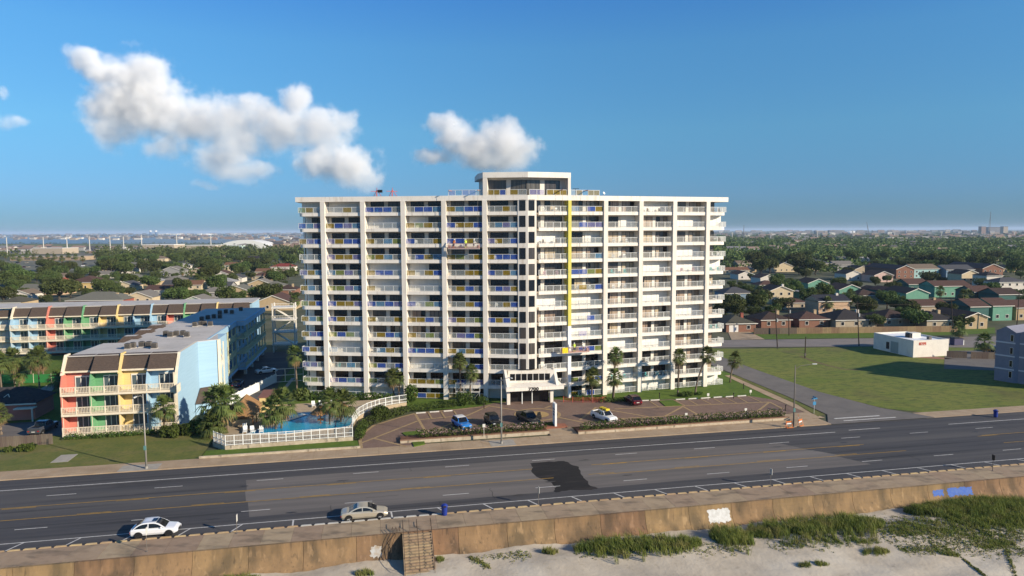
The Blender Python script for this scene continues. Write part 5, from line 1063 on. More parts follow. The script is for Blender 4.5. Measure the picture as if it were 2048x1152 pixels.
bp = vehicle('pickup_truck', 'black pickup truck with its door open beside the monument sign', 'pickup truck', W(24.6, 109.4, .15), hd + rad(14), 5.6, 1.98, 1.85, TRUCK, (-.9, -.75, .75, 1.35), paint_m('paint_black', (0, 0, 0)), rim=m_rimm, wr=.40, belt=1.12, bed=(-2.72, -.95))
MB().box(0, 0, .45, .06, 1.0, 1.15).face([(.02, .05, 1.15), (.02, .95, 1.15), (.02, .8, 1.78), (.02, .2, 1.78)]).obj('door', MATS['paint_black'], bp, (1.15, .98, 0), rad(8)); MB().box(2.7, -.85, .5, 2.86, .85, .72).obj('bumper', M('chrome', (0.75, 0.75, 0.75), .15, metal=.9), bp)
a_, b2 = G(1199, 836, .15), G(1226, 852, .15); d = b2 - a_
wp_ = vehicle('pickup_truck', 'white pickup truck carrying a bright yellow kayak-like tube on its roof', 'pickup truck', W(37.4, 107.9, .15), hd + rad(20), 5.1, 1.8, 1.72, TRUCK, (-.35, -.25, .75, 1.3), paint_m('paint_white', (0, 0, 0)), wr=.36, belt=1.02, bed=(-2.45, -.4), doors=1)
ky = MB(); ky.tube([(-1.4, 0, .15), (-1.1, 0, .2), (-.2, 0, .22), (.8, 0, .2), (1.15, 0, .14)], [.06, .2, .26, .22, .06], 10); ky.box(-.7, -.3, .3, .5, .3, .5)
yk = empty('yellow_carton', W(37.5, 107.9, 1.89), hd + rad(20), 'bright yellow load strapped on the roof of the white pickup', 'cargo'); MB().box(-1.0, -.42, 0, .9, .42, .32).obj('load', M('load_yellow', (0.75, 0.55, 0.02), .6, (0.62, 0.44, 0.02), 3), yk, bevel=.08); MB().box(-.35, -.44, -.01, -.25, .44, .34).obj('strap', m_blk, yk); MB().box(.3, -.44, -.01, .4, .44, .34).obj('strap', m_blk, yk)
d = G(1349, 800.6, .15) - G(1371, 811.6, .15)
vehicle('parked_suv', 'dark maroon SUV parked nose to the lawn beside the clipped hedge', 'car', G(1268, 808, .15) + d.normalized() * .6, math.atan2(d.y, d.x), 4.7, 1.88, 1.68, SUVS, (-2.1, -1.5, .3, 1.1), paint_m('paint_maroon', (0.075, 0.008, 0.016)), wr=.36, belt=1.06)
vehicle('pickup_truck', 'dark grey pickup truck seen from behind beside the coral unit', 'pickup truck', W(-53.2, 121.2, .06), TH + PI / 2 + rad(-6), 5.6, 1.98, 1.85, TRUCK, (-.9, -.75, .75, 1.35), paint_m('paint_grey', (0.10, 0.105, 0.12), .4), wr=.40, belt=1.12, bed=(-2.72, -.95))
a_, b2 = G(516, 748), G(549, 744); vehicle('parked_sedan', 'white sedan in the shade behind the condominium pillars', 'car', (a_ + b2) / 2, math.atan2((b2 - a_).y, (b2 - a_).x), 4.7, 1.82, 1.45, SEDAN, (-1.65, -.85, .4, 1.25), paint_m('paint_white', (0, 0, 0)), wr=.34, belt=.96)
for (x, y, c, lb) in ((476, 772, 'paint_blue2', 'dark blue'), (486, 790, 'paint_black', 'black')):
    vehicle('parked_sedan', lb + ' car parked in the shade beside the long block', 'car', G(x, y), TH + PI / 2, 4.7, 1.82, 1.5, SUVS if c == 'paint_black' else SEDAN, (-1.65, -.95, .4, 1.25), paint_m(c, (0.02, 0.035, 0.10)), wr=.34, belt=.98)

# ================================================================ PEOPLE AND SWING STAGES
m_skin = M('skin', (0.32, 0.19, 0.13), .6); m_hiv = M('hi_vis', (0.60, 0.72, 0.10), .8); m_jean = M('work_trousers', (0.05, 0.06, 0.09), .9); m_hat = M('hard_hat', (0.75, 0.74, 0.68), .5); m_orv = M('orange_shirt', (0.55, 0.18, 0.04), .8); m_whs = M('white_shirt', (0.70, 0.68, 0.60), .8)
def person(p, rz, label, shirt, bend=0.0, arm=(0.3, 1.0), group='workers on the swing stages'):
    rt = empty('person', p, rz, label, 'person', group)
    def rot(v): a = bend; return Vector((v[0] + (v[2] - .95) * math.sin(a) if v[2] > .95 else v[0], v[1], .95 + (v[2] - .95) * math.cos(a) if v[2] > .95 else v[2]))
    J = {'pel': (0, 0, .95), 'spi': (0, 0, 1.2), 'che': (0, 0, 1.4), 'nec': (0, 0, 1.5), 'hea': (.02, 0, 1.62), 'top': (.02, 0, 1.74)}; rr_ = {'pel': .15, 'spi': .14, 'che': .16, 'nec': .06, 'hea': .095, 'top': .07}
    E = [('pel', 'spi'), ('spi', 'che'), ('che', 'nec'), ('nec', 'hea'), ('hea', 'top')]
    for s, t in ((1, 'l'), (-1, 'r')):
        fx = .12 if s > 0 else -.1
        J.update({'hip' + t: (0, s * .1, .9), 'kne' + t: (fx * .6, s * .11, .5), 'ank' + t: (fx * .3, s * .12, .08), 'toe' + t: (fx * .3 + .16, s * .13, .04), 'sho' + t: (0, s * .19, 1.42), 'elb' + t: (.14, s * .25, 1.18), 'wri' + t: (arm[0] + .1, s * .2, arm[1] + (.15 if s > 0 else 0)), 'han' + t: (arm[0] + .2, s * .19, arm[1] + (.17 if s > 0 else .02))})
        rr_.update({'hip' + t: .10, 'kne' + t: .065, 'ank' + t: .05, 'toe' + t: .04, 'sho' + t: .07, 'elb' + t: .05, 'wri' + t: .035, 'han' + t: .045}); E += [('pel', 'hip' + t), ('hip' + t, 'kne' + t), ('kne' + t, 'ank' + t), ('ank' + t, 'toe' + t), ('che', 'sho' + t), ('sho' + t, 'elb' + t), ('elb' + t, 'wri' + t), ('wri' + t, 'han' + t)]
    ks = list(J); me = bpy.data.meshes.new('person'); me.from_pydata([rot(J[k]) for k in ks], [(ks.index(a), ks.index(b2)) for a, b2 in E], []); me.materials.append(m_jean if False else shirt)
    o = place(me, 'body', rt); sk = o.modifiers.new('skin', 'SKIN'); me.skin_vertices.new() if not me.skin_vertices else None
    for i, k in enumerate(ks): me.skin_vertices[0].data[i].radius = (rr_[k],) * 2; me.skin_vertices[0].data[i].use_root = k == 'pel'
    o.modifiers.new('sub', 'SUBSURF').levels = 1; o.modifiers['sub'].render_levels = 1
    h = rot((.02, 0, 1.70)); MB().tube([h + Vector((0, 0, -.05)), h + Vector((0, 0, .06)), h + Vector((0, 0, .13))], [.135, .125, .05], 10).obj('hard_hat', m_hat, rt, smooth=True); f_ = rot((.11, 0, 1.62)); MB().tube([f_ + Vector((-.06, 0, -.07)), f_ + Vector((-.06, 0, .05))], [.055, .07], 8).obj('face', m_skin, rt, smooth=True)
    for s in (-1, 1): MB().tube([(0, s * .1, .98), ((.12 if s > 0 else -.1) * .6, s * .11, .5), ((.12 if s > 0 else -.1) * .3, s * .12, .1)], [.125, .085, .07], 8).obj('trousers', m_jean, rt, smooth=True)
    return rt
m_cable = M('steel_cable', (0.25, 0.24, 0.22), .5, metal=.4); m_stage = M('stage_steel', (0.42, 0.24, 0.20), .6); m_alu = M('stage_deck', (0.45, 0.43, 0.40), .5)
def stage(wg, x0, x1, z, label):
    w = x1 - x0; p = wp(wg, x0, -1.35, z) + VX; r = empty('swing_stage', p, OFF[wg][1], label, 'swing stage'); MB().box(0, 0, 0, w, .75, .1).obj('platform', m_alu, r)
    for y, h in ((.02, 1.0), (.7, 1.0)):
        g = MB(); 
        for zz_ in (.5, 1.0): g.tube([(0, y, zz_), (w, y, zz_)], .03, 6)
        k = 5
        for i in range(k + 1): g.tube([(i * w / k, y, .1), (i * w / k, y, 1.0)], .025, 5)
        g.box(0, y - .01, .1, w, y + .01, .28); g.obj('guardrail', m_stage, r)
    for x in (.25, w - .25):
        MB().box(x - .22, .15, .1, x + .22, .6, .75).obj('hoist', m_stage, r, bevel=.03); MB().tube([(x, .4, .7), (x, .4, ROOFT - z + .9)], .022, 5).obj('cable', m_cable, r); MB().box(x - .06, .3, ROOFT - z + .85, x + .06, 3.2, ROOFT - z + 1.0).obj('outrigger', m_stage, r)
    return r, p
xa, xb = s_left(899), s_left(961); r, p = stage('L', xa, xb, 28.75, 'swing stage with three workers hanging before the upper left wing')
for x, sh, lb, bd, rz_ in ((1.0, m_orv, 'worker in orange at the left end of the upper swing stage', .35, 1.2), (3.3, m_hiv, 'worker in a pale yellow vest in the middle of the upper swing stage', .2, 1.9), (4.8, m_whs, 'worker in a white shirt at the right of the upper swing stage', .1, .6)):
    person(wp('L', xa + x, -.97, 28.85) + VX, LA + rz_, lb, sh, bd)
xa, xb = s_right(1119), s_right(1174); r, p = stage('R', xa, xb, 9.0, 'swing stage hung with a yellow sheet at the lower half of the coated column')
for x, sh, lb, bd, rz_ in ((2.7, m_hiv, 'worker in a bright yellow vest on the lower swing stage', .1, 1.5), (4.6, m_whs, 'worker in pale clothes at the right end of the lower swing stage', .3, 2.4)):
    person(wp('R', xa + x, -.97, 9.1) + VX, RA + rz_, lb, sh, bd)
mb = MB(); n = 8
for i in range(n):
    for j in range(5):
        f = lambda a, c: (a / n * 1.15, -.03 - .04 * math.sin(a * 1.7 + c), 1.15 - c / 5 * 1.05); mb.face([f(i, j), f(i, j + 1), f(i + 1, j + 1), f(i + 1, j)])
tag(mb.obj('yellow_sheet', M('yellow_tarp', (0.78, 0.58, 0.02), .7), None, wp('R', xa + .1, -1.35, 9.0) + VX, RA), 'bright yellow tarp draped over the rail of the lower swing stage', 'tarp')
# rooftop rigs and aerials
for (px, lb) in ((752, 'red tripod davit with a dark winch box on the left wing roof'), (783, 'thin red tripod davit right of the winch box on the left wing roof')):
    r = empty('roof_davit', wp('L', s_left(px), 1.6, ROOFT) + VX, LA, lb, 'davit', 'davits on the roof')
    for a in (-.8, 0, .8): MB().tube([(a, .4 if a else -.5, 0), (0, 0, 1.3)], .05, 6).obj('leg', m_red, r)
    MB().tube([(0, 0, 0), (0, 0, 1.7)], .05, 6).obj('mast', m_red, r); MB().tube([(-.9, -.9, 1.0), (.8, .6, 1.0)], .045, 6).obj('beam', m_red, r)
    if px == 752: MB().box(.2, -.2, .8, 1.0, .3, 1.3).obj('winch', m_blk, r)
r = empty('roof_davit', wp('R', s_right(1156), 1.2, ROOFT) + VX, RA, 'dark folding davit beside the penthouse on the right', 'davit')
MB().tube([(0, 0, 0), (0, 0, 1.3)], .06, 6).obj('mast', m_blk, r); MB().tube([(-.9, -.8, 1.25), (.8, .3, 1.35)], .06, 6).obj('beam', m_blk, r)
r = empty('roof_antenna', wp('R', s_right(1213), 1.5, ROOFT) + VX, RA, 'small white dish on the right wing roof', 'antenna'); MB().tube([(0, 0, 0), (0, 0, .5)], .03, 6).obj('mast', m_pole, r); MB().tube([(0, -.1, .55), (.05, -.2, .6)], [.05, .28], 10).obj('dish', m_rail_w, r)
# scaffold frames at the foot of the left wing
sc_ = empty('scaffold', wp('L', s_left(911), -1.2, .12) + VX, LA, 'light scaffold frames at the foot of the left wing behind the palms', 'scaffold')
for i in range(4):
    for y in (0, .8):
        MB().tube([(i * 1.5, y, 0), (i * 1.5, y, 3.6)], .025, 5).obj('standard', m_rail_w, sc_)
for z in (1.8, 3.5):
    for y in (0, .8): MB().tube([(0, y, z), (4.5, y, z)], .025, 5).obj('ledger', m_rail_w, sc_)
    for i in range(3): MB().tube([(i * 1.5, 0, z - 1.7), (i * 1.5 + 1.5, 0, z)], .018, 5).obj('brace', m_rail_w, sc_)
MB().box(0, 0, 1.8, 4.5, .8, 1.85).obj('deck', m_alu, sc_)

# balcony furniture
def chair_meshes(mat):
    s = MB().box(-.27, -.25, .36, .27, .25, .42).mesh('seat', mat); b2 = MB()
    for k in range(5): b2.box(-.26 + k * .107, .22, .40, -.17 + k * .107, .26, 1.0 - .04 * abs(k - 2))
    l = MB().box(-.03, -.03, 0, .03, .03, .37).mesh('leg', mat); a = MB().box(-.04, -.28, .58, .04, .28, .62).mesh('armrest', mat); return s, b2.mesh('backrest', mat), l, a
CH = {'white': chair_meshes(m_rail_w), 'turquoise': chair_meshes(M('turquoise_paint', (0.05, 0.45, 0.42), .6)), 'pink': chair_meshes(M('faded_pink_paint', (0.52, 0.30, 0.34), .6)), 'brown': chair_meshes(M('wicker_brown', (0.10, 0.06, 0.04), .8))}
BN = ['left end', 'first full', 'second full', 'third full', 'fourth full', 'fifth', 'first right-wing', 'second right-wing', 'third right-wing', 'fourth right-wing', 'fifth right-wing', 'right end']
rngc = random.Random(77)
spots = [(10, 0, 'white'), (4, 0, 'turquoise'), (2, 0, 'turquoise'), (2, 1, 'turquoise'), (5, 0, 'white'), (5, 2, 'white'), (10, 2, 'white'), (10, 3, 'white'), (10, 5, 'white'), (9, 5, 'white'), (9, 3, 'white'), (12, 2, 'turquoise'), (12, 6, 'white'), (8, 6, 'pink'), (8, 8, 'turquoise'), (8, 10, 'pink'), (8, 11, 'turquoise'), (7, 8, 'white'), (7, 7, 'white'), (9, 8, 'white'), (10, 8, 'white'), (12, 9, 'brown'), (10, 6, 'brown'), (11, 4, 'white'), (6, 3, 'white'), (3, 2, 'white'), (3, 3, 'turquoise'), (4, 11, 'turquoise'), (2, 9, 'white'), (1, 9, 'turquoise'), (2, 6, 'white'), (7, 11, 'white'), (9, 11, 'white'), (10, 11, 'brown'), (12, 11, 'brown'), (6, 5, 'white'), (3, 4, 'white'), (1, 8, 'turquoise')]
for (k, bi, c) in spots:
    wg, sa, sb, style, _ = bays[bi]; zf = Z0 + (k - 1) * FH + .43; nch = 2
    for q in range(nch):
        s = sa + (sb - sa) * ((.25 + .4 * q) if sb - sa > 4 else (.35 + .4 * q)) + rngc.uniform(-.2, .2)
        r = empty('balcony_chair', wp(wg, s, 1.0 + rngc.uniform(-.1, .2), zf) + VX, OFF[wg][1] + rngc.uniform(-.6, .6), f'{"left" if q == 0 else "right"} {c} slatted chair on the {BN[bi]} balcony, {NUM[k]} floor', 'chair', 'chairs on the tower balconies')
        m4 = CH[c]; place(m4[0], 'seat', r); place(m4[1], 'backrest', r)
        for x, y in ((-.23, -.2), (.23, -.2), (-.23, .2), (.23, .2)): place(m4[2], 'leg', r, (x, y, 0))
        for x in (-.27, .27): place(m4[3], 'armrest', r, (x, 0, 0))
# ================================================================ RIGHT-HAND BUILDINGS
fb = empty('flat_building', W(131.6, 145.8), TH, 'low white flat-roofed commercial building on the grass field', 'commercial building')
m_wb = M('white_block', (0.72, 0.68, 0.60), .85, (0.64, 0.60, 0.53), .6, detail=8)
MB().box(0, 0, 0, 10.3, 13.9, 3.9).obj('wall', m_wb, fb); MB().box(.25, .25, 3.9, 10.05, 13.65, 3.95).obj('roof', M('white_membrane', (0.78, 0.78, 0.78), .8), fb)
for (x0, y0, x1, y1) in ((0, 0, 10.3, .25), (0, 13.65, 10.3, 13.9), (0, .25, .25, 13.65), (10.05, .25, 10.3, 13.65)): MB().box(x0, y0, 3.9, x1, y1, 4.3).obj('parapet', m_wb, fb)
MB().box(4.5, 5.5, 3.95, 7.0, 7.5, 5.2).obj('rooftop_unit', m_wb, fb); MB().box(3.9, 5.7, 3.95, 4.5, 7.3, 5.0).obj('rooftop_unit', m_acd, fb); MB().box(6.5, 2.2, 3.95, 7.3, 3.0, 4.7).obj('rooftop_unit', m_ac, fb)
MB().box(-.04, 5.0, .1, .0, 7.6, 3.0).obj('loading_door', M('door_grey', (0.30, 0.33, 0.30), .7), fb); MB().box(-.25, 8.2, .8, -.0, 9.0, 2.6).obj('meter_box', m_acd, fb); MB().box(-.03, 2.2, .1, 0, 3.2, 2.2).obj('door', m_wwin, fb)
sg = MB().box(1.6, -.06, 3.05, 3.6, 0, 3.75).obj('sign_board', M('sign_red', (0.40, 0.06, 0.03), .7), fb); sg['label'] = 'red sign board with white marks'
txt('Cx', .62, m_rail_w, 'lettering', fb, (2.4, -.07, 3.15), ext=.01); MB().box(2.9, -.08, 3.2, 3.4, -.06, 3.32).obj('lettering', m_rail_w, fb)
struct('brick_apron', MB().sheet([(132.2, 145.6), (137.5, 145.6), (140, 141.5), (136, 142.5)], .05), M('apron_brick', (0.26, 0.13, 0.09), .9))
for (u0, v0, u1, v1, lb) in ((139.6, 143.9, 143.6, 141.9, 'grey board screen fence at the corner of the white building'), (144.2, 141.4, 150.5, 139.2, 'dark screen fence between the lot and the grass field')):
    r = empty('screen_fence', W(u0, v0), TH + math.atan2(v1 - v0, u1 - u0), lb, 'fence'); L = math.hypot(u1 - u0, v1 - v0)
    for k in range(5): MB().box(k * L / 5 + .02, 0, 0, (k + 1) * L / 5 - .02, .06, 1.7).obj('panel', m_plank, r)
ga = Vector((102.4, 143.0, 0)); gd = Vector((.49, -.87, 0)).normalized()
m_gr = M('slate_stucco', (0.22, 0.225, 0.28), .9, (0.19, 0.195, 0.245), .8, detail=8)
gb = empty('apartment_building', ga, math.atan2(gd.y, gd.x), 'slate-grey four-storey building with pale bands cut by the right edge', 'apartment building')
MB().prism([(0, 0), (3.6, 0), (4.2, .5), (14, .5), (14, 18), (0, 18)], 0, 10.6).obj('wall', m_gr, gb)
def gable_cap(x0, x1, y0, y1, z, h):
    mb = MB(); xm = (x0 + x1) / 2; a = [(x0, y0, z), (x1, y0, z), (xm, y0, z + h)]; b2 = [(x0, y1, z), (x1, y1, z), (xm, y1, z + h)]; mb.face(a); mb.face(b2[::-1]); mb.face([a[0], a[2], b2[2], b2[0]][::-1]); mb.face([a[1], b2[1], b2[2], a[2]]); return mb
gable_cap(-.1, 3.7, -.06, 17.9, 10.6, 1.1).obj('roof', m_gr, gb); gable_cap(4.2, 13.9, .45, 17.8, 10.6, 2.4).obj('roof', m_gr, gb)
for k, z in enumerate((2.6, 5.4, 8.2)): MB().box(-.05, -.08, z, 3.65, -.003, z + .28).obj('band', M('pale_band', (0.55, 0.55, 0.58), .85), gb); MB().box(4.25, .42, z, 14, .497, z + .28).obj('band', MATS['pale_band'], gb)
for z in (1.0, 3.3, 6.0, 8.7):
    for yy in (2.5, 6.5, 10.5, 14.5): wo = MB().box(14.002, yy, z, 14.05, yy + 1.4, z + 1.4).obj('window', m_wwin, gb); MB().box(14.05, yy + .08, z + .08, 14.07, yy + 1.32, z + 1.32).obj('pane', m_glass, wo)
    wo = MB().box(2.7, -.05, z, 3.3, -.002, z + 1.4).obj('window', m_wwin, gb); MB().box(2.76, -.07, z + .06, 3.24, -.05, z + 1.34).obj('pane', m_glass, wo)
# wooden fence along the back street
A, B = G(1508, 669), G(1915, 664); d = B - A
bf = empty('wooden_fence', A, math.atan2(d.y, d.x), 'long tan board fence along the back street', 'fence'); m_board = M('tan_board', (0.30, 0.205, 0.115), .95, (0.20, 0.135, 0.08), 1.5, stretch=(5, 5, .3), rnd=.15, wpos=True)
ns = 24; Ls = d.length / ns; mb = MB(); k = int(Ls / .16)
for j in range(k): mb.box(j * Ls / k + .008, -.012 * (j % 3 == 0), 0, (j + 1) * Ls / k - .008, .025, 1.95 + .03 * (j % 2))
me = mb.mesh('fence_section', m_board); me2 = mb.mesh('fence_section', m_plank)
for i in range(ns): place(me if i > 4 else me2, 'fence_section', bf, (i * Ls, 0, 0)); MB().box(-.06, .03, 0, .06, .14, 2.0).obj('post', m_plank, bf, (i * Ls, 0, 0))
# utility poles and wires
m_upole = M('timber_pole', (0.055, 0.042, 0.032), .95)
tops = []
for (xb, yb, xt, yt, tr, lb) in ((1555, 697, 1548, 616, 1, 'leaning timber utility pole with transformer by the back street, left one'), (1718, 692, 1711, 603, 1, 'leaning timber utility pole with transformer beside the white building'), (1578, 671, 1575, 602, 1, 'timber utility pole standing at the wooden fence, left'), (1906, 664, 1899, 598, 0, 'leaning utility pole at the right end of the wooden fence'), (1610, 716, 1610, 674, 0, 'short bare pole alone in the grass field'), (2033, 662, 2034, 590, 0, 'utility pole before the tan houses at the right')):
    p = G(xb, yb); h = CAMH - (yt - 459) / F * p.y; lx = (xt - xb) / F * p.y; r = empty('utility_pole', p, 0, lb, 'utility pole')
    MB().tube([(0, 0, 0), (lx, 0, h)], [.16, .11], 8).obj('pole', m_upole, r)
    if h > 7: MB().box(lx - 1.1, -.06, h - .6, lx + 1.1, .06, h - .45).obj('crossarm', m_upole, r); tops.append(p + Vector((lx, 0, h - .5)))
    else: MB().box(-.2, -.2, .6, .2, .2, 1.2).obj('utility_box', m_ac, r)
    if tr: MB().tube([(lx * .7 + .35, 0, h * .66), (lx * .7 + .35, 0, h * .66 + .9)], .25, 10).obj('transformer', M('transformer_grey', (0.42, 0.42, 0.40), .6), r)
def wire(a, b2, sag, lb, grp):
    pts = [a.lerp(b2, t / 12) - Vector((0, 0, sag * 4 * (t / 12) * (1 - t / 12))) for t in range(13)]; tag(MB().tube(pts, .025, 4).obj('power_line', m_upole, None), lb, 'cable', grp)
wire(tops[0], tops[1], .9, 'power line from the left leaning pole to the pole beside the white building', 'power lines'); wire(tops[1], tops[3], .9, 'power line from the pole beside the white building to the fence end pole', 'power lines'); wire(G(1300, 697) + Vector((0, 0, 9)), tops[0], .8, 'power line from behind the tower to the left leaning pole', 'power lines'); wire(tops[2], tops[3], 1.2, 'power line along the wooden fence', 'power lines'); wire(tops[3], tops[4], 1.0, 'power line from the fence end pole to the far right', 'power lines')

# ================================================================ HOUSES
HW = {k: M('house_' + k, c, .9, tuple(x * .85 for x in c), .8) for k, c in dict(cream=(.58, .47, .31), peach=(.56, .38, .25), white=(.66, .60, .52), tan=(.46, .34, .20), brick=(.24, .12, .08), mint=(.15, .33, .235), teal=(.055, .135, .120), beige=(.42, .34, .24), yellow=(.60, .43, .18), pink=(.60, .42, .36), aqua=(.34, .52, .50), grey=(.30, .29, .28), redbrick=(.30, .09, .06), palemint=(.42, .48, .38), blue=(.20, .28, .36)).items()}
RF = {k: M('roof_' + k, c, .95, tuple(x * .7 for x in c), 2.5, stretch=(1, 1, 4), detail=7, bump=.3) for k, c in dict(dark=(.035, .030, .030), brown=(.095, .050, .038), olive=(.085, .078, .055), slate=(.075, .075, .082), navy=(.028, .030, .042), orange=(.19, .095, .055), tan=(.20, .15, .105), grey=(.21, .19, .165), red=(.22, .04, .03), greyg=(.16, .155, .125), metal=(.34, .33, .32), choc=(.06, .036, .028)).items()}
m_hwin = M('house_pane', (0.02, 0.022, 0.026), .1, spec=.5)
def house(px, py, wpx, dep, sto, rt_, ridge, wall, roof, label, chim=None, garage=False, rz=0.0, pitch=.42, nm='house'):
    p = G(px, py); w = wpx / F * p.y * 1.0; h = sto * 2.75; r = empty(nm, p, TH - rad(6) + rz, label, 'house', 'houses behind the seafront')
    x0, x1, y0, y1 = -w / 2, w / 2, 0.0, dep; MB().box(x0, y0, -.2, x1, y1, h).obj('wall', HW[wall], r); e = .45; mb = MB(); ri = None
    A = [(x0 - e, y0 - e, h), (x1 + e, y0 - e, h), (x1 + e, y1 + e, h), (x0 - e, y1 + e, h)]
    if rt_ == 'flat': mb.box(x0 - .2, y0 - .2, h, x1 + .2, y1 + .2, h + .35)
    elif rt_ == 'hip':
        rise = pitch * min(w, dep) / 2
        if w >= dep: R1, R2 = (x0 + dep / 2, (y0 + y1) / 2, h + rise), (x1 - dep / 2, (y0 + y1) / 2, h + rise); mb.face([A[0], A[1], R2, R1]); mb.face([A[1], A[2], R2]); mb.face([A[2], A[3], R1, R2]); mb.face([A[3], A[0], R1])
        else: R1, R2 = (0, y0 + w / 2, h + rise), (0, y1 - w / 2, h + rise); mb.face([A[0], A[1], R1]); mb.face([A[1], A[2], R2, R1]); mb.face([A[2], A[3], R2]); mb.face([A[3], A[0], R1, R2])
        mb.face(A[::-1])
    elif ridge == 'u':
        rise = pitch * dep / 2; ym = (y0 + y1) / 2; R1, R2 = (x0 - e, ym, h + rise), (x1 + e, ym, h + rise); mb.face([A[0], A[1], R2, R1]); mb.face([A[2], A[3], R1, R2])
        MB().face([(x0, y0, h), (x0, ym, h + rise * .96), (x0, y1, h)]).obj('gable', HW[wall], r); MB().face([(x1, y0, h), (x1, y1, h), (x1, ym, h + rise * .96)]).obj('gable', HW[wall], r); mb.face([(a[0], a[1], a[2] - .12) for a in (A[0], A[1], A[2], A[3])][::-1])
    else:
        rise = pitch * w / 2; R1, R2 = (0, y0 - e, h + rise), (0, y1 + e, h + rise); mb.face([A[0], R1, R2, A[3]]); mb.face([A[1], A[2], R2, R1]); MB().face([(x0, y0, h), (x1, y0, h), (0, y0, h + rise * .96)]).obj('gable', HW[wall], r); MB().face([(x1, y1, h), (x0, y1, h), (0, y1, h + rise * .96)]).obj('gable', HW[wall], r)
        t = MB()
        for a in (A[0], A[1]): q = Vector(a); q2 = Vector(R1); o_ = Vector((0, -.06, 0)); dn = Vector((0, 0, -.28)); t.face([q + o_, q2 + o_, q2 + o_ + dn, q + o_ + dn])
        t.obj('bargeboard', m_wwin, r)
    ro = mb.obj('roof', RF[roof], r)
    if ridge == 'u' or rt_ != 'gable': MB().box(x0 - e, y0 - e - .06, h - .2, x1 + e, y0 - e, h + .02).obj('fascia', m_wwin, r)
    if chim: MB().box(-.45, -.45, 0, .45, .45, 2.6 + (h * .0)).obj('chimney', HW[chim], ro, (x1 * .55, y0 + dep * .45, h))
    n = max(1, int(w / 3.6))
    for f in range(max(1, int(sto))):
        for i in range(n):
            xx = x0 + (i + .5) * w / n
            if garage and f == 0 and i == 0: MB().box(xx - 1.5, -.05, 0, xx + 1.5, -.003, 2.2).obj('garage_door', M('garage_white', (.68, .65, .60), .7), r); continue
            wo = MB().box(xx - .6, -.06, f * 2.75 + .85, xx + .6, -.003, f * 2.75 + 2.15).obj('window', m_wwin, r); MB().box(xx - .5, -.075, f * 2.75 + .95, xx + .5, -.06, f * 2.75 + 2.05).obj('pane', m_hwin, wo)
    return r, p, w, h
